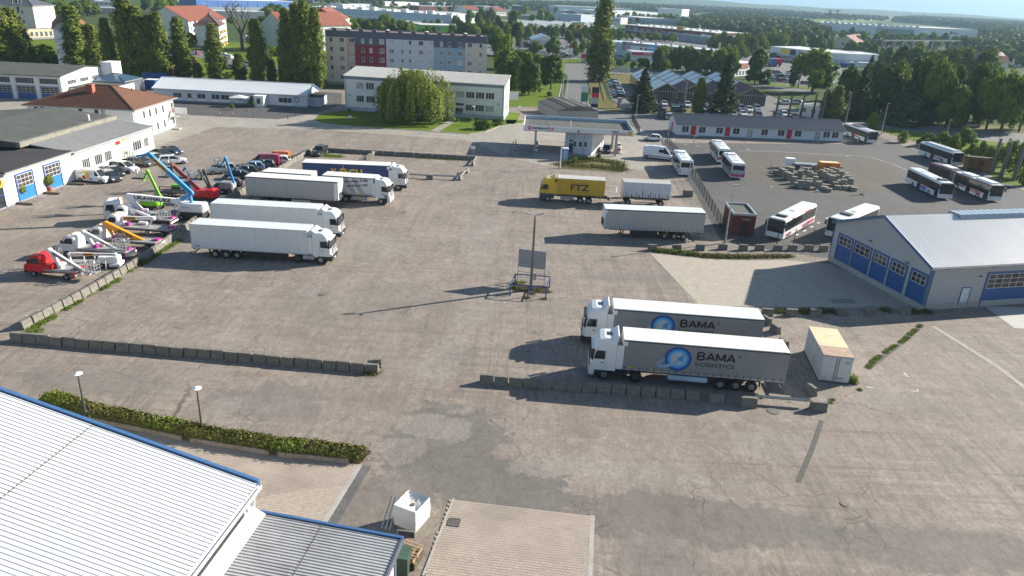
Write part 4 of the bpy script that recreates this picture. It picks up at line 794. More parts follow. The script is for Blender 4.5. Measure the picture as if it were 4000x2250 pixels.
DA,DB =(54.48,424.2),(95.37,387.6)
b =far('dealer_building','long white two-storey car dealership with grey attic band behind the linden row','car dealership',DA,DB,16,7,FW)
b.panel('attic_band','f',0,b.h-1.2,b.L,1.2,FG,.1)
for i in range(14): b.win('f',b.L*(.2+.056*i),b.h*.5,1.8,1.6,2,PANE,sill=False)
for i in range(4): b.win('f',b.L*(.2+.2*i),b.h*.12,4.5,2,3,PANE,sill=False)
b.box('side_wing',-14,2,0,-.1,14,b.h-.2,M('wing_blue',(.45,.55,.62),.7))
for i in range(6): b.box('roof_unit',8+i*9.5,4,b.h+.06,9.2+i*9.5,5.4,b.h+1.2,FG)

for i,p in enumerate([(53.89,423.9),(54.9,423.1),(56.2,421.3),(58.17,425.1),(62.57,431.9),(65.64,431.1)]):
    t =thing('banner_flag',f'{ordw(i+1)} tall magenta banner flag from the left in front of the white dealership','flag',p,0,'magenta banner flags of the dealership')
    ob('pole',MB().cyl((0,0,0),(0,0,7.6),.07).mesh('pole',[GALV]),t);ob('cloth',MB().box(.08,-.02,3.2,1.5,.02,7.5).mesh('cloth',[M('flag_magenta',(.32,.03,.12),.7)]),t)
    ln =ob('lettering',text_mesh('OPEL',3.6,.9,PW),t,(1.2,-.03,3.5));ln.rotation_euler =(0,-math.pi/2,0)
b =far('car_showroom','small pavilion showroom with red fascia left of the linden row','showroom',(55.36,393.5),(67.83,394.7),12,4.2,FW);b.panel('fascia','f',-.2,2.9,b.L+.4,1.2,PRED,.5);b.text('OPEL','f',b.L*.45,3.2,5,.7,PW,.55)
t =thing('shop_sign','white sign with red and blue fields on posts by the small showroom','sign',(67.51,406.4));ob('board',MB().box(-1.8,-.15,4.5,1.8,.15,7.4).mesh('b',[M('sign_blue',(.1,.35,.6),.5)]),t);ob('lettering',text_mesh('ixkia',3,1.2,PW),t,(-1.5,-.18,5.4));ob('leg',MB().box(-1.6,-.1,0,-1.4,.1,4.5).box(1.4,-.1,0,1.6,.1,4.5).mesh('leg',[GREY]),t)

RA_,RB_ =(85.87,669.4),(145,591.2)
b =far('brick_retail_centre','long red brick retail centre with arched windows and yellow sign','shopping centre',RA_,RB_,40,7.7,FBRICK)
for i in range(38):
    u =b.L*(.02+.0205*i)
    if i % 4 != 3: b.win('f',u,b.h*.38,1.0,b.h*.36,1,CURT,sill=False)
b.box('canopy',0,-6,3.2,b.L*.95,-.1,4.2,FG);b.panel('entrance_glass','f',b.L*.62,4.3,4,b.h*.4,PANE,.1);b.panel('sign','f',b.L*.60,b.h-.3,7,3.2,PYEL,.4);b.text('HERKULES','f',b.L*.607,b.h+.6,6,1.4,PRED,.45)
b.panel('entrance_glass','f',b.L*.9,.5,4,b.h*.6,PANE,.1)
for i in range(14): b.box('skylight',b.L*(.05+.068*i),8+(i % 3)*8,b.h+.06,b.L*(.05+.068*i)+2.5,10+(i % 3)*8,b.h+1.3,FROOF)
b2 =far('retail_hall','flat grey retail hall with white roof right of the red brick centre','hall',(141.11,571.7),(171.27,586),60,4.9,FG)
for i in range(8): b2.box('skylight',b2.L*(.06+.115*i),8+(i % 3)*14,b2.h+.06,b2.L*(.06+.115*i)+4,12+(i % 3)*14,b2.h+1.3,FROOF)

HA,HB =(-0.64,612),(84.91,668.5)
b =Bld('hardware_market','wide DIY market with shallow white zigzag roof and green edge','market hall',HA,HB,60,4.4,M('market_wall',(.42,.47,.45),.7))
for i in range(5): b.gable_y(2.6,FROOF,0,.3,MATS['market_wall'],b.L*i/5,b.L*(i+1)/5,trim=M('market_green',(.03,.10,.06),.6))
b.box('canopy',0,-5,3,b.L,-.1,4.6,MATS['market_green'])
s_ =b.panel('sign','f',b.L*.46,b.h-.5,12,5,M('sign_green',(.02,.16,.08),.6),.6);ob('lettering_board',MB().box(.5,-.9,.4,11.5,-.62,2.8).mesh('lb',[PRED]),s_);ob('lettering',text_mesh('HERKULES',10,1.6,PYEL),s_,(1,-.95,.8));ob('upper_letters',text_mesh('toom',5,1.2,PYEL),s_,(5.6,-.7,3.3))
b =far('far_warehouse','long white warehouse behind the domed hangar','warehouse',(54.83,1345.9),(188.1,1396.5),50,9.6,FW)
A_ =(39.83,932.4);B_ =(66.24,935.8)
b =Bld('domed_hangar','dark-fronted round-arched hangar behind the zigzag market roof','hangar',A_,B_,45,1.0,FG);R_ =b.L/2;ap =[(R_-R_*math.cos(math.pi*i/14),1+R_*.82*math.sin(math.pi*i/14)) for i in range(15)]
ob('shell',MB().prism(ap,1.0,45,'y').mesh('shell',[M('hangar_shell',(.32,.38,.40),.6)]),b.root);ob('gable_front',MB().prism([((x-R_)*.94+R_,z*.95) for x,z in ap],.5,1.1,'y').mesh('front',[DGREY]),b.root)
ob('arch_rim',MB().prism(ap+[((x-R_)*.93+R_,(z-1)*.93+1) for x,z in reversed(ap)],.2,.6,'y').mesh('rim',[FG]),b.root)
b =far('far_warehouse','pale blue-grey low warehouse right of the domed hangar','warehouse',(63.98,902.7),(82.08,925.5),30,8,M('far_blue_wall',(.42,.50,.56),.7));
b =far('far_warehouse','small white office cube with windows right of the lone tall poplar','office',(96.24,913.9),(110.06,902.5),15,7,FW)
for i in range(4): b.win('f',b.L*(.3+.15*i),3,2,2,2,PANE,sill=False)
b =far('far_warehouse','long pale factory behind the lone poplar','factory',(127.31,1218.1),(229.1,1324.4),60,7.2,FW)
b =far('far_warehouse','long grey-blue hall with pale roof behind the red brick centre','warehouse',(140.35,953),(192.47,971),60,6.8,M('far_slate_wall',(.30,.38,.46),.7))
for i in range(9): b.panel('dock_door','f',b.L*(.05+.1*i),.5,b.L*.07,b.h*.5,FG,.2)
b =far('far_warehouse','tall white high-bay cube of the distant factory','factory',(214.7,1278.4),(250.1,1259.5),40,14.9,FW)
b =far('far_warehouse','low white factory wing right of the high-bay cube','factory',(190.8,1198),(247.6,1192.2),35,5.7,M('far_pale',(.5,.53,.55),.7))

LA,LB =(-204.6,744.2),(-65.92,693.5)
b =far('factory_hall','very long pale grey factory hall behind the slab block of flats','factory',LA,LB,70,7.3,M('factory_grey',(.46,.50,.53),.6,var=.04,vs=.1),pm=FG)
for i in range(18): b.box('roof_unit',b.L*(.03+.053*i),3+(i % 3)*4,b.h+.06,b.L*(.03+.053*i)+3+(i % 2)*3,7+(i % 3)*4,b.h+1.2+(i % 4)*.6,FROOF)
b.box('low_wing',b.L*.22,-8,0,b.L*.96,-.1,b.h*.33,FW)

BA_,BB_ =(-295.1,698.2),(-236.2,793)
b =far('blue_hall','long hall with blue upper wall and grey base behind the brown-roofed house','hall',BA_,BB_,25,9.9,M('far_blue',(.03,.12,.36),.5,var=.08))
b.panel('lower_wall','f',-.1,0,b.L+.2,b.h*.4,M('lower_slate',(.17,.21,.26),.7),.3);
for i in range(1,10): b.panel('pilaster','f',b.L*i/10,b.h*.4,.5,b.h*.55,DGREY,.15)
b.text('schüssler','f',b.L*.03,b.h*.62,b.L*.08,b.h*.15,M('faded_letter',(.2,.35,.6),.6),.2)
b =far('far_hall','dark teal low hall in front of the long blue hall','hall',(-245,578.2),(-205.5,611.9),14,5.8,M('teal_wall',(.10,.14,.16),.7),roof=M('teal_roof',(.45,.5,.55),.6))
b =far('pet_market','bright green shop box with lettered sign beyond the slab block','shop',(-72.92,543.5),(-29.91,563.6),25,5.1,M('lime_green',(.20,.55,.02),.6));s_ =b.panel('sign','f',b.L*.09,b.h*.35,b.L*.22,b.h*.5,M('sign_dim_blue',(.2,.2,.4),.6),.3);ob('lettering',text_mesh('FRESSNAPF',b.L*.15,b.h*.22,PW),s_,(b.L*.015,-.05,b.h*.16))
b =far('red_shop','small dark red shop with white letter beside the green shop','shop',(-83.52,575.7),(-77.65,581.6),14,5.2,M('magenta_wall',(.3,.02,.07),.6));b.text('L','f',b.L*.3,b.h*.2,b.L*.3,b.h*.4,PW,.1)
b =Bld('white_tent_hall','white hipped-roof pavilion among parked cars left of the lone poplar','pavilion',(5.2,451.3),(18.68,452.6),22,4.4,M('pav_wall',(.42,.52,.58),.6));b.gable_y(2.6,M('pav_roof',(.45,.55,.62),.5),.5,wall=FW)

b =far('parts_shop','long low white shop with brown-red name sign behind the linden trees','shop',(93.2,335.3),(106.11,349.7),9,5.5,FW);s_ =b.panel('sign','f',.1,b.h*.55,b.L*.6,b.h*.42,M('sign_brown',(.22,.06,.04),.6),.25);ob('lettering',text_mesh('FRANKE',b.L*.32,b.h*.24,PW),s_,(b.L*.06,-.03,b.h*.09))
for i in range(6): b.win('f',b.L*(.05+.15*i),.3,b.L*.1,b.h*.38,2,PANE,sill=False)

b =far('supermarket','flat white supermarket with yellow and white signs by the lorry park','supermarket',(146.14,458.5),(167.57,428.7),30,6.7,FW)
b.panel('sign','f',b.L*.2,b.h*.55,b.L*.17,b.h*.4,PYEL,.3);b.panel('sign','f',b.L*.38,b.h*.5,b.L*.1,b.h*.45,PNAVY,.3);b.panel('glass_front','f',0,.1,b.L*.2,b.h*.4,PANE,.2);b.box('canopy',b.L*.15,-4,b.h*.35,b.L*.9,-.1,b.h*.42,FG)
b =far('supermarket','stepped white warehouse part right of the supermarket with loading doors','warehouse',(170.36,430.2),(204.7,436.4),26,6.2,FW)
for i in range(6): b.panel('loading_door','f',b.L*(.06+.13*i),.1,b.L*.1,b.h*.5,CLAD,.15)
b.box('low_wing',b.L*.3,-6,0,b.L*1.25,-.1,b.h*.4,FW)

b =far('logistics_hall','very long pale logistics hall with red triangle logo in the far right','warehouse',(369.9,986.6),(472.9,935.6),60,11.2,M('avery_wall',(.62,.67,.74),.6,var=.04,vs=.05))
for i in range(16): b.box('roof_unit',b.L*(.04+.06*i),3,b.h+.06,b.L*(.04+.06*i)+4,8,b.h+2.2,FROOF)
b.panel('dark_recess','f',b.L*.58,0,b.L*.36,b.h*.8,FG,.3)
b =far('logistics_hall','right front block of the logistics hall carrying the red triangle logo','warehouse',(472.9,935.6),(557.9,965.5),60,11.8,M('avery_wall2',(.70,.71,.73),.6,var=.04,vs=.05))
ob('triangle_logo',MB().prism([(0,0),(b.L*.06,0),(b.L*.03,b.h*.35)],-.3,-.05,'y').mesh('tri',[PRED]),b.root,(b.L*.5,0,b.h*.5));b.panel('letter_bar','f',b.L*.565,b.h*.52,b.L*.08,b.h*.09,FG,.2);b.panel('letter_bar','f',b.L*.565,b.h*.66,b.L*.05,b.h*.08,FG,.2)

b =Bld('farmhouse','cream gabled house with long red-brown roof among the far trees','house',(243.8,617.6),(246.2,597.8),60,4.4,M('cream_wall',(.55,.50,.36),.85));b.gable_y(5.5,M('roof_red_brown',(.20,.075,.06),.8),.4,wall=MATS['cream_wall'])
b.root.rotation_euler.z =-.55;b.win('f',b.L*.4,2.5,1.6,2,2,PANE)
for i,(pa,pb_,rf,lb) in enumerate((((259.3,480.9),(262.6,476.1),SLATE,'small white house with dark slate roof among trees at right'),((296.9,538.4),(303.7,534.4),RTILE,'small house with bright red roof half hidden by trees at right'),((275.2,482.7),(277.2,478.6),SLATE,'second slate-roofed house right of the first'),((279.7,472.2),(283.2,467.8),RTILE,'red-roofed cottage behind the yellow-green tree'),((306.7,513.5),(315.1,510.9),DTILE,'brown-roofed cottage above the red-roofed one'),((320.2,503.1),(327.7,503.6),DTILE,'white house cut by the right picture edge'))):
    b =Bld('cottage',lb,'house',pa,pb_,14,4.2,HWH,'small houses among the trees at right');b.gable_y(3.2,rf,.4,wall=HWH);b.root.rotation_euler.z -= .5;b.win('f',b.L*.4,1.4,1.2,1.2,2,PANE)
b =far('blue_shed','blue and white shed partly hidden by the yellow-green tree at right','shed',(231.4,389.7),(238.5,390.6),10,3.8,M('shed_blue',(.25,.38,.55),.6));b.panel('fascia','f',0,b.h-1,b.L,1,BLUE,.2)
b =Bld('small_office','small white monopitch building behind the tree stumps by the depot office','building',(82.6,223.3),(86.62,218.2),8,3.2,HWH);b.flat(BITU,.15,FW);b.win('f',1,1.2,1.4,1.3,2,PANE);b.win('f',4,1.2,1.4,1.3,2,PANE)

for i,(A_,B_,h_,mn) in enumerate([((-237.5,1011.4),(-201.4,1066),4,'FW'),((-212.6,1181.3),(-170.85,1250),5.6,'FW'),((-140.14,1025.3),(-95.83,1070.1),6.1,'FBRICK'),((-160.73,1337.7),(-120.79,1406.9),4.8,'FG'),((-64.17,1189),(-22.02,1248.3),6.1,'SLATE'),((-19.66,1122.8),(-4.66,1123.9),10.7,'SLATE'),((-4.12,920.8),(8.82,922.4),4,'FG'),((-383.9,910.8),(-365,957.7),4,'FG'),((-403,1000.8),(-375.6,1086.8),4,'FW'),((-313.4,912.4),(-300.3,922.3),5.4,'FW'),((-313.9,1144.8),(-300.1,1170.8),4,'SLATE'),((248.1,1173.2),(286.1,1194.9),4,'FW'),((250.7,1017.1),(266.5,1023.2),4,'FG'),((474.3,1315.3),(492.6,1328.9),4,'FW'),((512.6,819.6),(524.2,813),4,'FW'),((-353.6,805.1),(-346.6,812.8),4,'FG'),((-391.3,704.7),(-371.6,708.6),4.2,'HWH'),((-306.4,490.8),(-300.1,490.8),5.9,'SLATE'),((-318.8,579.3),(-306.2,588.1),4.2,'SLATE'),((-102,877.4),(-69.59,892.6),4,'FG'),((-68.77,911.8),(-53.25,924.9),7.6,'RTILE'),((-36.54,981.7),(-24.32,993.1),5.9,'RTILE')]):
    mt =globals()[mn];b =Bld('distant_building',f'distant low {("white", "grey", "dark", "brick")[("FW", "FG", "SLATE", "FBRICK").index(mn)] if mn in ("FW", "FG", "SLATE", "FBRICK") else "reddish"} building in the far town, {ordw(i+1)} of the scattered roofs','building',A_,B_,25,h_,mt if mn not in ('RTILE',) else HWH,'scattered roofs of the far town')
    if mn == 'RTILE': b.gable(4,RTILE,.5,wall=HWH)
    else: b.flat(FROOF if i % 2 else FG,.2,FW)
    for j in range(5): b.win('f',b.L*(.08+.19*j),h_*.4,min(3,b.L*.1),1.4,2,PANE,sill=False)
# ---------------------------------------------------------------- lorries (x forward, y left, origin under the rear end)
CURT_G =M('curtain_grey',(.40,.39,.385),.6,var=.05,vs=.7,dirt=.25,dirtcol=(.22,.21,.2),streak=True);CURT_D =M('curtain_dark_grey',(.235,.24,.245),.6,var=.06,vs=.8,dirt=.3,dirtcol=(.14,.14,.14),streak=True)
CURT_B =M('curtain_navy',(.015,.045,.17),.5,var=.1);CURT_W =M('curtain_white',(.62,.63,.63),.55,var=.04,dirt=.15,dirtcol=(.4,.4,.38),streak=True);TARP =M('tarp_roof',(.74,.74,.71),.55,var=.05,vs=.8,dirt=.2,dirtcol=(.5,.49,.44))
PANELW =M('panel_white',(.66,.68,.68),.4,var=.05,dirt=.3,dirtcol=(.45,.45,.43),streak=True)
CABY =M('cab_yellow',(.72,.45,.012),.35,var=.03,coat=.3);CABG =M('cab_grey',(.06,.07,.085),.5);FTZY =M('box_yellow',(.52,.34,.02),.55,var=.08,dirt=.25,dirtcol=(.2,.12,.03),streak=True);RUSTW =M('box_white_rusty',(.58,.62,.66),.55,var=.05,dirt=.22,dirtcol=(.24,.16,.10),streak=True,vs=1.2)
def wheel(par,x,y,r=.5,wd=.32,rim=RIM,z=None):
    z =r if z is None else z;s =1 if y > 0 else -1
    t =cached(('tyre',r,wd),lambda: MB().cyl((0,-wd/2,0),(0,wd/2,0),r,n=18).mesh('tyre',[RUB],bevel=.03))
    o =ob('wheel',t,par,(x,y-s*wd/2,z))
    rm =cached(('rim',r,wd,s),lambda: MB().cyl((0,s*wd*.3,0),(0,s*(wd/2+.012),0),r*.58,r*.52,n=14).cyl((0,s*(wd/2+.012),0),(0,s*(wd/2+.05),0),r*.2,n=8).mesh('rim',[RIM]))
    ob('rim',rm,o,mats=[rim]);return o
def trailer_body(t,x0,x1,side,kind='curtain',top=4.0,bot=1.2,rail=True,roofm=None,w_=2.55,seams_n=18,frame=WHITE):
    h =w_/2;roofm =roofm or TARP
    if kind == 'curtain':
        ob('curtain_side',MB().box(x0+.06,-h+.02,bot+.12,x1-.06,h-.02,top-.18).mesh('curtain',[side]),t)
        ob('headboard',MB().box(x1-.08,-h,bot,x1,h,top-.05).box(x1-.5,-h-.004,bot+.1,x1-.05,-h+.03,top-.1).box(x1-.5,h-.03,bot+.1,x1-.05,h+.004,top-.1).mesh('headboard',[frame]) if kind == 'x' else MB().box(x1-.08,-h,bot,x1,h,top-.05).mesh('headboard',[frame]),t)
        ob('rear_door',MB().box(x0,-h,bot,x0+.06,h,top-.05).mesh('rear',[GREY]),t)
        ob('cant_rail',MB().box(x0,-h-.015,top-.18,x1,h+.015,top-.06).mesh('cant',[DGREY]),t)
        ob('side_rave',MB().box(x0,-h-.01,bot-.02,x1,h+.01,bot+.13).mesh('rave',[GALV]),t)
        m =MB();n =22
        for i in range(n): x =x0+.3+i*(x1-x0-.6)/(n-1);m.box(x,-h-.035,bot+.02,x+.05,h+.035,bot+.3)
        ob('curtain_buckles',m.mesh('buckles',[DGREY]),t)
        m =MB().box(x0-.01,-h-.02,top-.06,x1+.02,h+.02,top)
        ob('roof',m.mesh('roof',[roofm],bevel=.02),t);m =MB()
        for i in range(seams_n): x =x0+.35+i*(x1-x0-.7)/(seams_n-1);m.box(x,-h-.006,top+.0,x+.035,h+.006,top+.006)
        ob('roof_bow',m.mesh('bows',[M('roof_bow_shade',(.68,.67,.64),.6)]),t)
        ob('front_corner',MB().box(x1-.34,-h-.012,top-.6,x1+.01,-h+.02,top-.05).box(x1-.34,h-.02,top-.6,x1+.01,h+.012,top-.05).mesh('corner',[TRW]),t)
    else:
        ob('box_body',MB().box(x0,-h,bot,x1,h,top-.03).mesh('box',[side],bevel=.02),t)
        m =MB();n =11
        for i in range(1,n): x =x0+i*(x1-x0)/n;m.box(x,-h-.006,bot+.2,x+.015,h+.006,top-.1)
        ob('panel_joints',m.mesh('joints',[M('panel_joint',(.45,.46,.46),.5)]),t)
        ob('roof',MB().box(x0,-h+.05,top-.03,x1,h-.05,top).mesh('roof',[PANELW]),t);m =MB()
        for i in range(1,12): x =x0+i*(x1-x0)/12;m.box(x,-h+.05,top,x+.025,h-.05,top+.012)
        ob('roof_seam',m.mesh('rs',[M('roof_seam_grey',(.42,.43,.43),.6)]),t)
        ob('edge_rail',MB().box(x0-.01,-h-.02,top-.1,x1+.01,-h+.06,top+.02).box(x0-.01,h-.06,top-.1,x1+.01,h+.02,top+.02).box(x0-.012,-h-.02,bot-.1,x1,h+.02,bot+.05).box(x0-.03,-h-.02,bot,x0+.05,-h+.08,top).mesh('rails',[M('alu_rail',(.55,.56,.57),.4,.2)]),t)
        ob('rear_frame',MB().box(x0-.05,-h,bot-.1,x0-.001,-h+.1,top).box(x0-.05,h-.1,bot-.1,x0-.001,h,top).box(x0-.05,-h+.1,top-.12,x0-.001,h-.1,top).mesh('rf',[DGREY]),t)
def running_gear(t,axles,x0,x1,skirt=False,legs=None,tool=None):
    ob('chassis',MB().box(x0+.3,-.5,.85,x1-.2,-.38,1.18).box(x0+.3,.38,.85,x1-.2,.5,1.18).box(x0+.3,-1.1,1.0,x0+.5,1.1,1.15).mesh('chassis',[DGREY]),t)
    for x in axles:
        for s in (-1,1): wheel(t,x,s*1.25,.5,.36,DGREY if False else RIM)
    ax =sorted(axles)
    ob('mudguards',MB().box(ax[0]-.65,-1.22,1.03,ax[-1]+.65,-.8,1.08).box(ax[0]-.65,.8,1.03,ax[-1]+.65,1.22,1.08).box(ax[0]-.7,-1.2,.5,ax[0]-.66,-.8,1.05).box(ax[0]-.7,.8,.5,ax[0]-.66,1.2,1.05).mesh('mg',[BLACK]),t)
    ob('rear_bumper',MB().box(x0+.1,-1.2,.5,x0+.2,1.2,.62).box(x0+.1,-1.2,.85,x0+.16,-.8,1.0).box(x0+.1,.8,.85,x0+.16,1.2,1.0).mesh('bumper',[DGREY]),t)
    if skirt: ob('side_skirt',MB().box(skirt[0],-1.2,.42,skirt[1],-1.15,1.1).box(skirt[0],1.15,.42,skirt[1],1.2,1.1).mesh('skirt',[BLACK]),t)
    if legs:
        for s in (-1,1): ob('landing_leg',MB().box(legs-.08,s*.95-.08,.08,legs+.08,s*.95+.08,1.15).box(legs-.18,s*.95-.18,0,legs+.18,s*.95+.18,.08).mesh('leg',[DGREY]),t)
    if tool: ob('pallet_box',MB().box(tool[0],-1.22,.5,tool[1],-.7,.95).box(tool[0],.7,.5,tool[1],1.22,.95).mesh('tool',[tool[2] if len(tool) > 2 else GALV],bevel=.05),t)
def cab(t,x0,ln=2.25,col=TRW,low=None,tall=3.75,style=0,visor=True,deflect=True,bot=.95):
    """x0 = rear wall of cab"""
    x1 =x0+ln;low =low or col;h =1.24

    rg =[(bot,x0,x1+.06,h),(1.5,x0,x1+.10,h+.01),(1.95,x0,x1+.08,h+.01),(2.9,x0,x1-.16,h-.02),(tall-.45,x0,x1-.32,h-.05),(tall-.12,x0+.03,x1-.62,h-.14),(tall,x0+.1,x1-1.0,h-.3)]
    def ring(z,a,b,hw): c =.16;return [(a,-hw+.04,z),(a+.06,-hw,z),(b-c,-hw,z),(b-.03,-hw+c,z),(b,-hw*.4,z),(b,hw*.4,z),(b-.03,hw-c,z),(b-c,hw,z),(a+.06,hw,z),(a,hw-.04,z)]
    ob('cab',MB().loft([ring(*r) for r in rg]).mesh('cab',[col]),t)

    def fr(z,off=.02):
        for (z0,_,b0,h0),(z1,_,b1,h1) in zip(rg,rg[1:]):
            if z0 <= z <= z1: k =(z-z0)/(z1-z0);return b0+(b1-b0)*k+off,h0+(h1-h0)*k
    ws =[]
    for z in (1.98,2.4,2.82):
        b,hw =fr(z);hw += .012;ws.append([(b-.16,-hw,z),(b-.01,-hw+.17,z),(b+.01,-hw*.4,z),(b+.01,hw*.4,z),(b-.01,hw-.17,z),(b-.16,hw,z)])
    m =MB();vs =[p for r in ws for p in r];m.add(vs,[(k*6+i,k*6+i+1,(k+1)*6+i+1,(k+1)*6+i) for k in range(2) for i in range(5)]);ob('windscreen',m.mesh('ws',[GLASS],fixn=False),t)
    for s in (-1,1):
        y =s*(h+.022)
        pr =[(x1-1.15,2.0),(x1-.22,2.0),(x1-.36,2.62),(x1-.46,2.78),(x1-1.15,2.78)]
        m =MB().prism(pr,y-s*.03,y,'y');ob('side_window',m.mesh('sw',[GLASS]),t)
        ob('door_handle',MB().box(x1-1.1,y-.01,1.62,x1-.85,y+.012,1.7).mesh('handle',[BLACK]),t)
        ob('door_seam',MB().box(x1-1.24,y-.012,1.1,x1-1.225,y+.002,2.9).box(x1-.1,y-.012,1.2,x1-.088,y+.002,1.95).mesh('seam',[GREY]),t)
        ob('mirror',MB().box(x1-.16,s*1.3,2.0,x1-.0,s*1.58,2.75).box(x1-.12,s*1.2,2.68,x1-.06,s*1.32,2.74).mesh('mirror',[BLACK if col != CABY else DGREY],bevel=.04),t)
        ob('headlight',MB().box(x1-.1,s*.75,1.02,x1+.16,s*1.18,1.25).mesh('hl',[LAMP],bevel=.04),t)
        if deflect: ob('side_deflector',MB().box(x0-.55,s*(h-.02),1.15,x0-.01,s*(h-.07),tall-.5).mesh('sd',[col]),t)
        ob('step',MB().box(x1-1.2,s*(h-.06),.42,x1-.35,s*(h-.01),.94).mesh('step',[low if low != col else BLACK]),t)
    ob('bumper',MB().box(x1-.35,-h,.38,x1+.16,h,.96).mesh('bumper',[low if low != col or style != 1 else BLACK],bevel=.08),t)
    ob('grille',MB().box(x1+.02,-.8,1.0,x1+.15,.8,1.9).mesh('grille',[BLACK],bevel=.03),t)
    for i in range(4): ob('grille_bar',cached(('gb',col.name,x1),lambda: MB().box(x1+.12,-.78,0,x1+.17,.78,.06).mesh('gb',[col])),t,(0,0,1.1+i*.2))
    ob('number_plate',MB().box(x1+.165,-.26,.55,x1+.18,.26,.66).mesh('np',[PW]),t)
    if visor: ob('sun_visor',MB().box(x1-.28,-1.1,2.84,x1+.04,1.1,2.98).mesh('visor',[GLASS if style else col],bevel=.03),t)
    ob('roof_hatch',MB().box(x0+.9,-.35,tall-.02,x0+1.45,.35,tall+.02).mesh('hatch',[GLASS]),t,(-.55,0,0))
    if deflect: ob('roof_deflector',MB().loft([[(x0+.5,-1.05,tall-.02),(x0+.5,1.05,tall-.02),(x0-.02,1.1,tall-.25),(x0-.02,-1.1,tall-.25)],[(x0+.25,-1.08,tall+.12),(x0+.25,1.08,tall+.12),(x0-.08,1.1,tall+.1),(x0-.08,-1.1,tall+.1)],[(x0-.03,-1.08,tall+.33),(x0-.03,1.08,tall+.33),(x0-.12,1.08,tall+.3),(x0-.12,-1.08,tall+.3)]]).mesh('deflector',[col]),t)
def tractor(t,x1,axle_r,col=TRW,low=None,**k):
    """x1: front of cab"""
    x0 =x1-2.25;cab(t,x0,2.1,col,low,**k)
    ob('chassis',MB().box(axle_r-.9,-.45,.7,x1-.3,-.33,.95).box(axle_r-.9,.33,.7,x1-.3,.45,.95).box(axle_r-.5,-.5,.95,axle_r+.5,.5,1.1).mesh('chassis',[DGREY]),t)
    for s in (-1,1):
        wheel(t,x1-1.35,s*1.24,.5,.32,RIM);wheel(t,axle_r,s*1.24,.5,.5,DGREY)
        m =MB();n =8
        for i in range(n): a0 =math.pi*i/n;a1 =math.pi*(i+1)/n;m.quad((x1-1.35+.62*math.cos(a0),s*1.24,.5+.62*math.sin(a0)),(x1-1.35+.62*math.cos(a1),s*1.24,.5+.62*math.sin(a1)),(x1-1.35+.62*math.cos(a1),s*.8,.5+.62*math.sin(a1)),(x1-1.35+.62*math.cos(a0),s*.8,.5+.62*math.sin(a0)))
        ob('wheel_arch',m.mesh('arch',[BLACK],fixn=False),t)
        ob('fuel_tank',MB().box(axle_r+.75,s*.62,.42,x1-2.1,s*1.2,.98).mesh('tank',[GALV if s < 0 else BLACK],bevel=.1),t)
        ob('rear_guard',MB().box(axle_r-.6,s*.75,1.03,axle_r+.6,s*1.2,1.07).mesh('rg',[BLACK]),t)
RIGGRP ='articulated lorries parked in the yard'
def rig(label,p,yaw,body,side,col=TRW,low=None,name='semi_truck',tall=3.75,style=0,roofm=None,skirt=None,tool=None,**k):
    t =thing(name,label,'truck',p,yaw,RIGGRP)
    trailer_body(t,0,13.6,side,body,roofm=roofm);running_gear(t,(2.6,3.9,5.2),0,13.0,skirt,None,tool);tractor(t,16.35,12.3,col,low,tall=tall,style=style);return t
def fridge(t):
    ob('refrigeration_unit',MB().box(13.6,-1.0,2.1,14.0,1.0,3.9).mesh('fridge',[PANELW],bevel=.08),t);ob('fridge_grille',MB().box(14.0,-.8,3.0,14.03,.8,3.6).mesh('fg',[BLACK]),t)
(p,y_)=((-37.34,81.21),-0.024)
t =rig('white box-trailer lorry nearest the camera, left of centre',p,y_,'box',PANELW,low=BLACK,skirt=(6.2,11.2),tall=3.7);fridge(t)
ob('support_leg',MB().box(11.0,-1.1,.35,11.18,-.9,1.1).mesh('rl',[PRED]),t);ob('round_tank',MB().cyl((12.95,-1.0,.7),(13.7,-1.0,.7),.33,n=12).mesh('tk',[GALV]),t)
ob('small_lettering',text_mesh('KRONE',.6,.16,BLK),t,(.35,-1.29,1.35))
(p,y_)=((-38.45,89.88),-0.014)
t =rig('second white box-trailer lorry, just behind the nearest one, dark sun visor',p,y_,'box',PANELW,low=BLACK,skirt=(6.2,11.2),tall=3.7,style=1);fridge(t)
(p,y_)=((-34.04,114.76),0.046)
t =rig('lorry with navy blue curtain trailer and big yellow lettering, furthest back of the left group',p,y_,'curtain',CURT_B,low=BLACK,tall=3.75)
ob('lettering',text_mesh('K',1.0,1.35,PYEL,bold=.03),t,(4.5,-1.29,1.9));ob('lettering',text_mesh('CH',2.2,1.35,PYEL,bold=.03),t,(7.2,-1.29,1.9))
gl =ob('globe_logo',MB().cyl((6.4,-1.285,2.6),(6.4,-1.3,2.6),.72,n=20).mesh('globe',[PYEL]),t);gm_ =MB()
for dx in (-.4,0,.4): gm_.box(6.36+dx,-1.31,1.95+abs(dx)*.4,6.44+dx,-1.302,3.25-abs(dx)*.4)
for dz in (-.35,0,.35): gm_.box(5.75+abs(dz)*.3,-1.312,2.56+dz,7.05-abs(dz)*.3,-1.302,2.64+dz)
ob('globe_lines',gm_.mesh('gl',[CURT_B]),gl);ob('globe_spire',MB().box(6.37,-1.3,3.3,6.43,-1.285,3.75).box(6.25,-1.3,3.52,6.55,-1.285,3.58).mesh('sp',[PYEL]),gl)

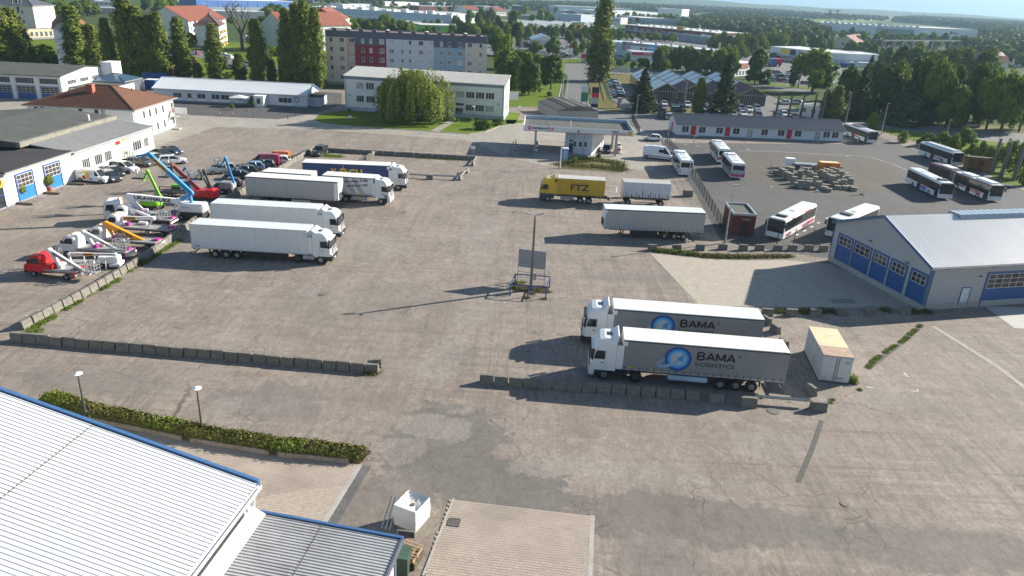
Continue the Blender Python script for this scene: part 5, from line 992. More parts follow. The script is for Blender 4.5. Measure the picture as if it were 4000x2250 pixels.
(p,y_)=((-39.2,104.29),-0.048)
t =thing('semi_trailer','parked grey curtain trailer with white headboard, without tractor, in the left group','trailer',p,y_,'unhitched trailers')
trailer_body(t,0,13.6,CURT_G);running_gear(t,(2.9,4.2,5.5),0,13.0,None,10.8,(6.6,9.4));ob('air_couplings',MB().box(13.61,-.9,1.4,13.75,-.3,2.3).box(13.61,.4,1.5,13.7,.9,2.1).mesh('ac',[DGREY]),t)
ob('corner_plate',MB().box(13.0,-1.3,1.25,13.5,-1.28,3.75).mesh('cp',[WHITE]),t)

(p,y_)=((25.59,96.9),3.17)
t =thing('semi_trailer','long grey curtain trailer standing alone on its legs in the centre right','trailer',p,y_,'unhitched trailers')
trailer_body(t,0,13.6,CURT_G,roofm=TRW,seams_n=2);running_gear(t,(2.6,3.9,5.2),0,13.0,(6.2,10.0),10.9);ob('air_couplings',MB().box(13.61,-.9,1.4,13.75,-.3,2.3).box(13.61,.3,1.5,13.7,.9,2.4).mesh('ac',[DGREY]),t)

LB1 =M('logo_deep_blue',(.01,.07,.33),.5,var=0);LB2 =M('logo_mid_blue',(.04,.27,.60),.5,var=0);LB3 =M('logo_sky',(.12,.42,.72),.5,var=0);LBW =M('logo_pale',(.45,.48,.5),.5,var=0)
def ringm(cx,cz,r0,r1,y0,mt,n=36):
    m =MB();vs =[];
    for i in range(n): a =2*math.pi*i/n;vs += [(cx+r0*math.cos(a),y0,cz+r0*math.sin(a)),(cx+r1*math.cos(a),y0,cz+r1*math.sin(a))]
    m.add(vs,[(2*i,2*i+1,(2*i+3) % (2*n),(2*i+2) % (2*n)) for i in range(n)]);return m.mesh('ring',[mt],fixn=False)
def bama(t):

    f =ob('logo',ringm(0,0,.92,1.12,-.006,LB1),t,(9.0,1.275,2.6),math.pi)
    ob('logo_ring',ringm(0,0,.70,.92,-.008,LB1),f);ob('logo_ring',ringm(0,0,.58,.76,-.010,LB3),f);ob('logo_ring',ringm(0,0,.76,.9,-.010,LB2),f);ob('logo_disc',MB().cyl((0,-.004,0),(0,-.008,0),.58,n=30).mesh('d',[LBW]),f)
    pts =[(.28,.22),(.0,-.22),(-.5,-.6),(-1.1,-.8),(-1.55,-.78),(-1.65,-.55),(-1.3,-.25),(-1.05,-.12)]
    for w1,mt,yy in ((.34,LBW,-.014),(.2,LB3,-.018)):
        m =MB()
        for i in range(len(pts)-1):
            (x0,z0),(x1,z1)=pts[i],pts[i+1];l =math.hypot(x1-x0,z1-z0);k0 =w1*(1-.09*i);k1 =w1*(1-.09*(i+1));nx,nz =-(z1-z0)/l,(x1-x0)/l
            m.quad((x0-nx*k0/2,yy,z0-nz*k0/2),(x1-nx*k1/2,yy,z1-nz*k1/2),(x1+nx*k1/2,yy,z1+nz*k1/2),(x0+nx*k0/2,yy,z0+nz*k0/2))
        ob('logo_swoosh',m.mesh('sw',[mt],fixn=False),f)
    ob('logo_arrow',MB().prism([(-.12,.05),(.5,.5),(.42,-.28)],-.022,-.012,'y').mesh('arrow',[LB2]),f)
    for k_,st in enumerate(([(0,0,0,1),(0,1,.5,1),(.5,1,.6,.76),(.6,.76,.45,.53),(0,.53,.45,.53),(.45,.53,.65,.27),(.65,.27,.5,0),(0,0,.5,0)],[(0,0,.36,1),(.36,1,.72,0),(.15,.3,.57,.3)],[(0,0,0,1),(0,1,.38,.1),(.38,.1,.76,1),(.76,1,.76,0)],[(0,0,.36,1),(.36,1,.72,0),(.15,.3,.57,.3)])):
        lm =MB()
        for x0_,z0_,x1_,z1_ in st: lm.bar((x0_*.88,0,z0_*.66),(x1_*.88,0,z1_*.66),.16 if x0_ == x1_ else .008,.008 if x0_ == x1_ else .145)
        ob('letter',lm.mesh('letter',[BLK]),t,(7.4-(0,.74,1.55,2.42)[k_],1.288,2.7),math.pi)
    ob('lettering',text_mesh('LOGISTICS',3.2,.36,BLK,.008),t,(7.5,1.28,2.08),math.pi);ob('registered_mark',text_mesh('®',.22,.22,BLK,.008),t,(4.1,1.28,3.15),math.pi)
    ob('yellow_plate',MB().box(12.6,1.275,1.4,13.0,1.29,1.5).box(11.0,1.275,1.42,11.12,1.29,1.62).mesh('yp',[PYEL]),t)
(p,y_)=((23.25,55.48),3.07)
t =rig('front grey curtain lorry with round blue logo, nearest the camera',p,y_,'curtain',CURT_D,tall=3.85,tool=(6.3,9.6,M('toolbox_blue_grey',(.45,.55,.65),.5)));bama(t)
(p,y_)=((23.09,62.04),3.08)
t =rig('rear grey curtain lorry with round blue logo, half hidden by the front one',p,y_,'curtain',CURT_D,tall=3.85,roofm=TRW,style=1);bama(t)

def rigid(label,p,yaw,side,col,low,kind,blen=7.45,top=3.95,bot=1.25,tandem=True,swap=False):
    t =thing('box_truck',label,'truck',p,yaw,'rigid lorries in the yard');trailer_body(t,0,blen,side,kind,top=top,bot=bot,seams_n=12)
    xf =blen+2.55;cab(t,blen+.3,2.15,col,low,tall=3.7,bot=1.0)
    ob('chassis',MB().box(-.4,-.45,.8,xf-.4,-.33,1.1).box(-.4,.33,.8,xf-.4,.45,1.1).mesh('ch',[DGREY]),t)
    for s in (-1,1):
        wheel(t,xf-1.4,s*1.24,.5,.32);wheel(t,2.1,s*1.24,.5,.5)
        if tandem: wheel(t,3.45,s*1.24,.5,.4)
        ob('tank',MB().box(4.3,s*.7,.5,6.6,s*1.2,1.0).mesh('tank',[GALV],bevel=.06),t);ob('side_guard',MB().box(4.2,s*1.2,.45,7.2,s*1.24,.53).box(4.2,s*1.2,.8,7.2,s*1.24,.88).mesh('sg',[GALV]),t)
    ob('coupling',MB().box(-.7,-.2,.6,-.4,.2,.95).box(-.8,-1.1,.55,-.65,1.1,.7).mesh('coupling',[DGREY]),t)
    return t
(p,y_)=((-28.85,107.45),-0.065)
t =rigid('white rigid lorry with slanted grey stripes and slogan on its curtain side',p,y_,CURT_W,TRW,None,'curtain',7.6)
m =MB()
for x in (3.2,4.4): m.quad((x,-1.283,3.75),(x+.75,-1.283,3.75),(x+1.9,-1.283,1.5),(x+1.15,-1.283,1.5))
ob('stripes',m.mesh('stripes',[M('stripe_grey',(.35,.36,.38),.6)],fixn=False),t)
for s_,zz,w_ in (('Wir bilden Profis',2.95,3.6),('am Steuer aus!',2.35,3.2)):
    o =ob('lettering',text_mesh(s_,w_,.42,PNAVY,.01,.02),t,(3.3 if zz > 2.5 else 3.7,-1.29,zz));o.rotation_euler =(0,-.12,0)
ob('yellow_plate',MB().box(5.6,-1.3,1.3,6.2,-1.285,1.55).mesh('yp',[PYEL]),t);ob('lettering',text_mesh('LEWA',.7,.16,PNAVY),t,(9.0,-1.28,1.45));ob('emblem',text_mesh('W',.5,.45,PNAVY,bold=.03),t,(9.3,-1.28,1.0))
(p,y_)=((-37.82,107.62),-0.053)
t =thing('box_trailer','white drawbar box trailer hidden behind the parked grey curtain trailer','trailer',p,y_,'drawbar trailers');trailer_body(t,0,7.45,CURT_W,seams_n=10);running_gear(t,(1.6,5.8),0,7.4);ob('drawbar',MB().bar((7.3,.5,.8),(9.3,0,.6),.12).bar((7.3,-.5,.8),(9.3,0,.6),.12).mesh('db',[DGREY]),t)

(p,y_)=((13.71,112.88),3.1)
t =thing('box_truck','yellow swap-body lorry with dark brown company letters','truck',p,y_,'rigid lorries in the yard')
def swapbody(t,ln,mt,top=3.95,bot=1.25):
    ob('box_body',MB().box(0,-1.25,bot,ln,1.25,top-.1).mesh('b',[mt]),t);m =MB()
    for i in range(26): x =.1+i*(ln-.2)/25.5;m.box(x,-1.24,top-.1,x+.13,1.24,top-.04)
    ob('roof',MB().box(0,-1.25,top-.12,ln,1.25,top-.085).mesh('r',[M('dirty_white_roof',(.62,.60,.55),.6,var=.1,dirt=.35,dirtcol=(.3,.22,.16),vs=2)]),t);ob('roof_ribs',m.mesh('ribs',[MATS['dirty_white_roof']]),t)
    ob('bottom_rail',MB().box(-.01,-1.27,bot-.05,ln+.01,1.27,bot+.12).mesh('br',[M('rail_brown',(.12,.07,.03),.7,var=.3,vs=3)]),t)
    m =MB()
    for x in (-.01,ln-.07):
        for s in (-1,1): m.box(x,s*1.2,bot,x+.08,s*1.28,top-.06)
    ob('corner_post',m.mesh('cp',[mt]),t)
swapbody(t,7.45,FTZY)
cab(t,7.8,2.15,CABY,CABG,tall=3.7,bot=1.35);ob('lower_cab',MB().box(7.8,-1.245,.55,10.05,1.245,1.36).mesh('lc',[CABG],bevel=.06),t)
ob('chassis',MB().box(-.6,-.45,.8,9.6,-.33,1.1).box(-.6,.33,.8,9.6,.45,1.1).mesh('ch',[DGREY]),t)
for s in (-1,1):
    wheel(t,8.75,s*1.25,.5,.32);wheel(t,2.3,s*1.25,.5,.5);wheel(t,3.65,s*1.25,.5,.5)
    ob('tank',MB().box(4.7,s*.7,.5,6.8,s*1.2,1.0).mesh('tank',[GREY],bevel=.06),t);ob('side_guard',MB().box(4.3,s*1.2,.95,7.7,s*1.24,1.05).mesh('sg',[GALV]),t)
ob('support_leg',MB().box(.5,-1.25,.3,.6,-1.15,1.2).box(.5,1.15,.3,.6,1.25,1.2).box(6.8,1.15,.9,6.9,1.25,1.2).mesh('sl',[M('leg_yellow',(.5,.35,.03),.6)]),t);ob('coupling',MB().box(-1.0,-.15,.55,-.6,.15,.8).box(-.9,-1.1,.7,-.75,1.1,.85).mesh('cpl',[DGREY]),t)
BRN =M('print_brown',(.09,.03,.01),.6,var=0);ob('lettering',text_mesh('FTZ',2.9,1.0,BRN,.01,.03),t,(5.3,1.26,2.05),math.pi);ob('small_print',text_mesh('Fahrzeugteile und Autozubehör',2.8,.14,BRN),t,(5.2,1.26,3.15),math.pi);ob('small_print',text_mesh('Wir liefern Ihr Teil',1.1,.12,BRN),t,(3.5,1.26,1.8),math.pi)
(p,y_)=((24.02,113.4),-3.14)
t =thing('box_trailer','pale blue-white drawbar container trailer with rust streaks beside the yellow lorry','trailer',p,y_,'drawbar trailers');swapbody(t,7.45,RUSTW,3.8,1.3)
ob('frame',MB().box(.2,-.5,.9,7.2,-.4,1.2).box(.2,.4,.9,7.2,.5,1.2).box(2.2,-1.15,.55,5.6,-1.1,.65).box(2.2,1.1,.55,5.6,1.15,.65).box(2.2,1.1,.95,5.6,1.15,1.02).mesh('fr',[DGREY]),t)
for x in (1.3,6.5):
    for s in (-1,1): wheel(t,x,s*1.2,.5,.5)
ob('drawbar',MB().bar((7.2,.5,.85),(9.6,0,.7),.12).bar((7.2,-.5,.85),(9.6,0,.7),.12).mesh('db',[DGREY]),t)
m =MB();r_ =random.Random(3)
for i in range(16): x =.4+i*.43+r_.uniform(-.1,.1);m.box(x,1.251,1.42,x+r_.uniform(.04,.14),1.256,1.42+r_.uniform(.1,.8)*(1 if i % 3 else 1.6))
ob('rust_streaks',m.mesh('rust',[M('rust',(.10,.06,.03),.9,var=.3)]),t)

t =thing('storage_container','old white steel container with yellow and rusty roof behind the front grey lorry','container',(27.29,57.07),math.radians(82.4)-math.pi/2)
CONW =M('container_white',(.55,.57,.58),.6,var=.06,dirt=.35,dirtcol=(.26,.2,.15),streak=True,vs=1);CONR =M('container_roof',(.62,.53,.34),.7,var=.12,vs=.6,dirt=.25,dirtcol=(.36,.2,.11));RUSTR =M('rusty_roof',(.38,.27,.20),.85,var=.25,vs=2,dirt=.5,dirtcol=(.55,.42,.24))
ob('body',MB().box(0,0,.12,2.5,5.9,2.55).mesh('b',[CONW]),t);ob('roof',MB().box(-.03,1.9,2.55,2.53,5.93,2.6).mesh('r',[CONR]),t);ob('roof',MB().box(-.03,-.03,2.55,2.53,1.9,2.6).mesh('r2',[RUSTR]),t)['label']='rusty brown front part of the roof'
for x in (.03,1.26): ob('door',MB().box(x,-.05,.2,x+1.2,-.005,2.45).mesh('d',[CONW]),t)
ob('door_rods',MB().box(1.12,-.09,.25,1.16,-.05,2.45).box(1.34,-.09,.25,1.38,-.05,2.45).box(1.42,-.09,.5,1.9,-.05,.56).mesh('dr',[M('rod_rust',(.25,.12,.06),.7)]),t)
m =MB()
for i in range(14): m.box(-.04,.2+i*.41,.25,-.001,.38+i*.41,2.45).box(2.501,.2+i*.41,.25,2.54,.38+i*.41,2.45)
tag(ob('side_ribs',m.mesh('sr',[CONW]),t),kind='stuff');ob('base_frame',MB().box(-.04,-.06,0,2.54,5.95,.12).mesh('bf',[DGREY]),t)
ob('small_lettering',text_mesh('DANE',.4,.12,SLATE),t,(1.85,-.06,2.0))

t =thing('tarped_container','white tarpaulin-covered container with sagging top beside the grey annex roof','container',(-6.38,35.44),-0.421)
TW_ =M('tarpaulin_white',(.66,.66,.63),.6,var=.05,vs=1.5,dirt=.3,dirtcol=(.4,.37,.3),bump=.6)
N_ =10;Wd,Dp,Hc =1.5,1.6,1.85;vs =[];
for j in range(N_+1):
    for i in range(N_+1):
        u,v =i/N_,j/N_;e_ =min(u,1-u,v,1-v)*2;vs.append((u*Wd,v*Dp,Hc-.3*math.sin(math.pi*min(e_,.99)/2)**.9+.02*math.sin(i*2.3+j*1.7)))
ob('tarpaulin_top',MB().add(vs,[(j*(N_+1)+i,j*(N_+1)+i+1,(j+1)*(N_+1)+i+1,(j+1)*(N_+1)+i) for j in range(N_) for i in range(N_)]).mesh('tt',[TW_],fixn=False),t)
ob('dirt_puddle',MB().cyl((Wd*.52,Dp*.5,Hc-.27),(Wd*.52,Dp*.5,Hc-.25),.14,n=10).mesh('dp',[M('puddle_dirt',(.12,.09,.06),.9)]),t)
ob('tarpaulin_side',MB().loft([[(0,0,.4),(Wd,0,.4),(Wd,Dp,.4),(0,Dp,.4)],[(-.05,-.05,1.1),(Wd+.04,-.04,1.1),(Wd+.04,Dp+.04,1.1),(-.04,Dp+.04,1.1)],[(0,0,Hc),(Wd,0,Hc),(Wd,Dp,Hc),(0,Dp,Hc)]],cap=False).mesh('ts',[TW_]),t)
ob('skip_base',MB().loft([[(.25,.25,.0),(Wd-.2,.25,0),(Wd-.2,Dp-.25,0),(.25,Dp-.25,0)],[(.02,.02,.42),(Wd-.02,.02,.42),(Wd-.02,Dp-.02,.42),(.02,Dp-.02,.42)]]).mesh('sb',[M('skip_dirty',(.42,.40,.36),.8,var=.2,dirt=.6,vs=3)]),t)
# ---------------------------------------------------------------- buses (x forward, origin centre of rear end)
BUSW =M('bus_white',(.72,.73,.73),.35,var=.03,coat=.4);BUSR =M('bus_dark_red',(.13,.015,.02),.4,coat=.3);BUSG =M('bus_window',(.018,.019,.02),.1,var=.3)
PINK =M('print_pink',(.55,.05,.16),.5,var=0);PBL2 =M('print_light_blue',(.1,.3,.6),.5,var=0)
def bus(label,p,yaw,ln=12,col=BUSW,rear_col=None,low_side=BUSW,doors=(10.4,6.2),wheels=(3.2,9.0),txt=None,ac=(3.5,9.5),deco=None,name='coach',art=False,h=3.05,door_side=-1,pods=()):
    t =thing(name,label,'bus',p,yaw,'buses parked in the depot yard');w_ =1.26
    def body(x0,x1,c):
        b =.13;pr =[(-w_,.32),(-w_,h-.35),(-w_+.12,h-.08),(-w_+.35,h),(w_-.35,h),(w_-.12,h-.08),(w_,h-.35),(w_,.32)]
        return MB().prism(pr,x0,x1,'x').mesh('body',[c])
    segs =[(0,ln)] if not art else [(0,6.6),(7.8,ln)]
    for i,(a,c) in enumerate(segs): ob('body',body(a+.0,c-.0,rear_col if rear_col and i == 0 else col),t)
    if art:
        m =MB()
        for i in range(9): m.box(6.6+i*.135,-w_+.08*(i % 2),.5,6.7+i*.135,w_-.08*(i % 2),h-.08*(i % 2))
        ob('bellows',m.mesh('bellows',[M('bellows_grey',(.16,.16,.16),.8)]),t)
    for (a,c) in segs:
        for s in (-1,1):
            m =MB().box(a+.15,s*(w_+.012),1.28,c-.25,s*(w_-.02),2.66);ob('window_band',m.mesh('wb',[BUSG]),t)
            m =MB();n =max(2,int((c-a)/1.5))
            for i in range(1,n): x =a+(c-a)*i/n;m.box(x-.02,s*(w_+.016),1.3,x+.02,s*(w_+.012),2.64)
            ob('window_divider',m.mesh('wd',[BLACK]),t)
    ob('windscreen',MB().prism([(ln+.002,1.05),(ln+.035,1.05),(ln+.02,2.85),(ln+.002,2.85)],-w_+.08,w_-.08,'y').mesh('ws',[GLASS]),t)
    ob('rear_window',MB().box(-.02,-w_+.2,1.7,.001,w_-.2,2.6).mesh('rw',[GLASS]),t)
    ob('front_bumper',MB().box(ln-.05,-w_+.02,.3,ln+.1,w_-.02,.75).mesh('fb',[low_side],bevel=.05),t)
    ob('number_plate',MB().box(ln+.1,-.26,.4,ln+.11,.26,.52).mesh('n',[PW]),t)
    for s in (-1,1):
        ob('headlight',MB().box(ln+.0,s*.75,.78,ln+.06,s*1.12,.98).mesh('hl',[LAMP]),t);ob('tail_light',MB().box(-.03,s*1.0,.7,.001,s*1.15,1.3).mesh('tl',[REDL]),t)
        ob('mirror',MB().box(ln+.1,s*1.3,1.9,ln+.25,s*1.5,2.5).bar((ln-.05,s*1.2,2.75),(ln+.18,s*1.4,2.5),.05).mesh('mi',[BLACK]),t)
        for x in wheels: wheel(t,x,s*(w_+.015),.48,.3,GALV)
    for x in doors: ob('door',MB().box(x,door_side*(w_+.02),.36,x+1.2,door_side*(w_-.01),2.62).mesh('door',[GLASS]),t)
    for x in (ac or ()): ob('roof_hatch',MB().box(x,-.4,h-.01,x+.8,.4,h+.09).mesh('hatch',[WHITE],bevel=.03),t)
    for x,l,mt in pods: ob('roof_unit',MB().box(x,-.8,h-.01,x+l,.8,h+.22).mesh('pod',[mt],bevel=.06),t)
    if txt: ob('lettering',text_mesh(txt[0],txt[1],txt[2],PRED,.01,.02),t,(txt[3],door_side*(w_+.025),txt[4]),0 if door_side < 0 else math.pi)
    if deco:
        for x0,x1,z0,z1,mt in deco: ob('print_field',MB().box(x0,-w_-.009,z0,x1,w_+.009,z1).mesh('df',[mt]),t)
    return t
AR =dict(ac=(2.5,8.5))
(p,y_)=((31.12,134.42),1.53)
bus('white coach parked tight against the fence, rear to the camera',p,y_,9.8,wheels=(2.9,7.2),doors=(),ac=(2.2,5.0),pods=((6.8,1.6,WHITE),))
(p,y_)=((41.38,147.51),1.5)
bus('white coach in the yard between the depot office and the one with pink rear print',p,y_,10.2,wheels=(2.9,7.4),doors=(),ac=(3.5,5.8),pods=((7.6,1.4,WHITE),),deco=((-.022,-.002,.8,1.4,M('print_brownish',(.25,.12,.1),.5)),))
(p,y_)=((40.65,134.12),1.5)
bus('white coach with white and pink print on its rear, nearest of the three standing rear-on',p,y_,10.2,wheels=(2.9,7.4),doors=(),ac=(2.5,5.4),pods=((7.4,1.5,WHITE),),deco=((-.022,-.002,.5,1.0,PINK),(-.021,-.001,1.0,1.6,M('print_silver',(.35,.42,.45),.4)),(.3,8.5,.5,1.2,M('print_slate',(.16,.18,.24),.5))))
(p,y_)=((84.35,192),-1.47)
bus('white coach with red lettering beside the right end of the depot office',p,y_,12.2,wheels=(2.9,8.6),doors=(10.9,4.9),txt=('Wirtschläger',3.6,.62,4.3,.62),ac=(9,),pods=((3.0,4.0,M('unit_dark',(.08,.08,.08),.6)),))
(p,y_)=((92.37,168.62),-1.47)
bus('white bus with red lettering on its skirt, furthest right by the wooden hut',p,y_,12,wheels=(2.9,8.8),doors=(10.6,4.6),txt=('Wirtschläger',3.0,.5,5.9,.6),ac=(2,6,8),pods=((1.0,10,M('roof_unit_blue',(.45,.5,.55),.5)),))
(p,y_)=((82.14,144.37),-1.48)
bus('long articulated bus in dark red and white beyond the white one',p,y_,18,col=BUSW,rear_col=BUSR,wheels=(2.9,9.6,15.2),doors=(16.6,11.8,8.2,1.2),txt=('Wirtschläger',3.0,.42,12.9,.65),ac=(),art=True,pods=((2.6,3.4,WHITE),(9,3.0,WHITE),(13,4.2,WHITE)),deco=((7.8,18.02,2.68,2.95,BUSR),(8.0,11.5,.95,1.2,BUSR),(12.9,16.0,1.05,1.2,PRED)),name='articulated_bus')
(p,y_)=((75.05,138.28),-1.58)
bus('white bus with pink and blue advert on its skirt, front of the right-hand pair',p,y_,12,wheels=(2.9,8.8),doors=(10.6,4.4),ac=(3,7.6),deco=((5.7,7.8,.5,1.15,PBL2),(5.9,7.3,.8,1.15,PINK)),pods=((9.4,1.0,M('unit_dark',(.08,.08,.08),.6)),))
(p,y_)=((44.11,107.97),-2.25)
bus('white long coach with red flame print low on its side near the brick hut',p,y_,12.6,wheels=(2.8,4.1,10.4),doors=(),ac=(6.2,),deco=((.4,3.6,.45,1.0,PINK),(4.6,5.3,.5,.9,PINK),(9.6,11.8,.45,.85,PINK),(2.6,5.0,2.68,2.83,PRED),(9.2,10.2,2.68,2.83,PRED)),pods=((10.6,.8,M('unit_dark',(.08,.08,.08),.6)),))
(p,y_)=((53.81,108.56),-2.35)
bus('white coach mostly hidden behind the gable of the grey workshop hall',p,y_,12.4,wheels=(2.8,9.6),doors=(),ac=(6.0,),pods=((8.6,1.2,M('unit_dark',(.08,.08,.08),.6)),))
# ---------------------------------------------------------------- cars and vans
def carmesh(kind):
    K ={'hatch': (4.1,.86,[(-2.05,.55),(-2.02,.92),(-1.2,.98),(.6,.96),(1.6,.82),(2.0,.66),(2.05,.42)],[(-1.95,.92),(-1.55,1.42),(-.9,1.5),(.1,1.48),(.95,.94)]),
         'estate': (4.6,.88,[(-2.3,.55),(-2.28,.95),(-1.2,.98),(.8,.96),(1.85,.82),(2.25,.66),(2.3,.42)],[(-2.22,.94),(-1.95,1.42),(-1.2,1.5),(.2,1.48),(1.15,.94)]),
         'sedan': (4.6,.88,[(-2.3,.55),(-2.28,.96),(-1.5,1.0),(.8,.96),(1.85,.80),(2.25,.64),(2.3,.42)],[(-1.75,.97),(-1.0,1.38),(-.6,1.44),(.2,1.43),(1.15,.93)]),
         'suv': (4.5,.92,[(-2.25,.6),(-2.22,1.08),(-1.2,1.12),(.8,1.1),(1.75,.98),(2.2,.8),(2.25,.5)],[(-2.15,1.06),(-1.85,1.6),(-1.1,1.68),(.2,1.66),(1.05,1.08)]),
         'mpv': (4.5,.90,[(-2.25,.6),(-2.22,1.05),(-1.2,1.08),(.9,1.05),(1.75,.92),(2.2,.72),(2.25,.45)],[(-2.2,1.03),(-2.05,1.6),(-1.3,1.72),(.3,1.68),(1.35,1.02)]),
         'pickup': (5.2,.92,[(-2.6,.6),(-2.58,1.0),(-.6,1.02),(1.0,1.08),(2.1,.98),(2.55,.8),(2.6,.5)],[(-.75,1.0),(-.6,1.6),(-.3,1.7),(.5,1.68),(1.3,1.05)]),
         'smallvan': (4.5,.90,[(-2.25,.6),(-2.22,1.1),(.6,1.08),(1.2,1.02),(1.85,.9),(2.2,.7),(2.25,.45)],[(-2.2,1.08),(-2.12,1.75),(-1.3,1.82),(.4,1.78),(1.4,1.0)]),
         'van': (5.0,.98,[(-2.5,.55),(-2.48,1.2),(.8,1.2),(1.6,1.08),(2.2,.95),(2.46,.7),(2.5,.42)],[(-2.46,1.18),(-2.4,1.9),(-1.5,1.98),(.9,1.94),(1.75,1.05)]),
         'highvan': (6.6,1.0,[(-3.3,.55),(-3.28,1.3),(1.6,1.3),(2.3,1.15),(2.95,1.0),(3.25,.75),(3.3,.42)],[(-3.27,1.28),(-3.22,2.45),(-1.5,2.62),(1.0,2.58),(2.4,1.1)])}[kind]
    ln,hw,lo,up =K
    def prof(side,base): return side

    rings =[]
    for x,z in lo:
        f =1-.10*(abs(x)/(ln/2))**4;rings.append([(x,-hw*f,.28),(x,-hw*f,z*.62),(x,-hw*f*.93,z),(x,hw*f*.93,z),(x,hw*f,z*.62),(x,hw*f,.28)])
    body =MB().loft(rings).mesh('body',[WHITE],smooth=False)
    g_ =[]
    tz =max(z for _,z in up)
    base =min(up[0][1],up[-1][1])-.02
    gh =MB();n =len(up)
    def hwz(z): return (hw*.92) if z < base+.1 else hw*.92-(z-base)*.26
    vl =[(x,-hwz(z),z) for x,z in up];vr =[(x,hwz(z),z) for x,z in up]
    gh.add(vl+vr,[tuple(range(n)),tuple(range(2*n-1,n-1,-1))]+[(i,i+n,i+1+n,i+1) for i in range(n-1)]+[(n-1,2*n-1,n,0)])
    glass =gh.mesh('glass',[GLASS])
    top =MB();(xa,za),(xb,zb),(xc,zc)=up[1],up[2],up[3];w1,w2 =hwz(za)-.01,hwz(zb)-.01
    top.loft([[(xa-.02,-w1,za-.03),(xa-.02,w1,za-.03),(xa-.0,w1-.03,za+.025),(xa,-w1+.03,za+.025)],[(xb,-w2,zb-.03),(xb,w2,zb-.03),(xb,w2-.03,zb+.03),(xb,-w2+.03,zb+.03)],[(xc,-hwz(zc),zc-.03),(xc,hwz(zc),zc-.03),(xc,hwz(zc)-.03,zc+.03),(xc,-hwz(zc)+.03,zc+.03)]])
    roof =top.mesh('roof',[WHITE])
    pil =MB()
    cargo =kind in ('van','highvan','smallvan')
    x_l,z_l =up[-1];x_t,z_t =up[3]
    for s in (-1,1):
        def P(x,z,o=.012): return (x,s*(hwz(z)+o),z)
        pil.bar(P(x_l,z_l),P(x_t,z_t),.07,.07);pil.bar(P(x_t-.95,base+.02),P(x_t-.75,z_t),.07,.07);pil.bar(P(up[0][0]+.03,up[0][1]),P(xa,za),.12,.1)
        if cargo:
            xe =x_t-.15;pil.add([P(up[0][0],base),P(xe,base),P(xe,z_t),P(xb,zb),P(xa,za)],[(0,1,2,3,4)])
    if cargo:
        w =hwz(up[0][1]);pil.box(up[0][0]-.02,-w,up[0][1]-.05,up[0][0]+.02,w,za-.1)
    pillars =pil.mesh('pillars',[WHITE])
    fx =lo[-1][0];hl =MB().box(fx-.25,.45*hw,.55,fx-.02,.9*hw,.72).mesh('headlight',[LAMP]);hr =MB().box(fx-.25,-.9*hw,.55,fx-.02,-.45*hw,.72).mesh('headlight',[LAMP])
    zt =lo[1][1];tl =MB().box(-fx-.015,.6*hw,zt-.25,-fx+.08,.9*hw,zt-.02).mesh('tail_light',[REDL]);tr =MB().box(-fx-.015,-.9*hw,zt-.25,-fx+.08,-.6*hw,zt-.02).mesh('tail_light',[REDL])
    gr =MB().box(fx-.02,-.4*hw,.42,fx+.02,.4*hw,.62).mesh('grille',[BLACK]);mir =MB().box(x_l-.35,hw,base+.05,x_l-.15,hw+.17,base+.2).box(x_l-.35,-hw-.17,base+.05,x_l-.15,-hw,base+.2).mesh('mirrors',[WHITE])
    sl_ =MB().box(-ln/2+.25,-hw-.005,.22,ln/2-.25,hw+.005,.34).mesh('sill',[BLACK])
    return dict(ln=ln,hw=hw,body=body,glass=glass,roof=roof,pillars=pillars,lights=(hl,hr,tl,tr),grille=gr,mirrors=mir,sill=sl_)
def car(label,p,yaw,kind='hatch',col='silver',name='parked_car',group='parked cars',cat=None,simple=False):
    c =cached(('car',kind),lambda: carmesh(kind));t =thing(name,label,cat or ('van' if 'van' in kind else 'car'),p,yaw,group);mt =CC[col]
    ob('body',c['body'],t,mats=[mt]);ob('window_glass',c['glass'],t);ob('roof',c['roof'],t,mats=[mt]);ob('pillars',c['pillars'],t,mats=[mt])
    r =.32 if kind not in ('suv','van','highvan','pickup') else .36
    for x in (-c['ln']/2+.78,c['ln']/2-.82):
        for s in (-1,1): wheel(t,x,s*(c['hw']+.005),r,.21,RIM)
    if not simple:
        for i,l in enumerate(c['lights']): ob('headlight' if i < 2 else 'tail_light',l,t)
        ob('grille',c['grille'],t);ob('mirrors',c['mirrors'],t,mats=[mt]);ob('sill',c['sill'],t)
    return t
CC ={n: M('car_'+n,c,.3,m_,var=.02,coat=.7) for n,c,m_ in (('silver',(.42,.43,.44),.3),('white',(.75,.75,.75),0),('black',(.012,.013,.016),0),('darkgrey',(.05,.052,.058),.2),('navy',(.01,.018,.06),.1),('red',(.32,.012,.02),0),('crimson',(.38,.012,.05),0),('orange',(.75,.19,.015),0),('blue',(.03,.14,.42),0),('lime',(.45,.55,.06),0),('lightblue',(.2,.35,.5),.1),('brown',(.10,.085,.07),.2),('maroon',(.12,.015,.02),0))}
YC ='cars parked along the white workshop and the barrier'
D =math.radians
car('white delivery van with yellow and blue artwork parked at the white workshop wall',(-65.65,110.56),D(-8),'van','white','delivery_van',YC,'van')
vn =[o for o in C.objects if o.get('label','').startswith('white delivery van with yellow')][0]
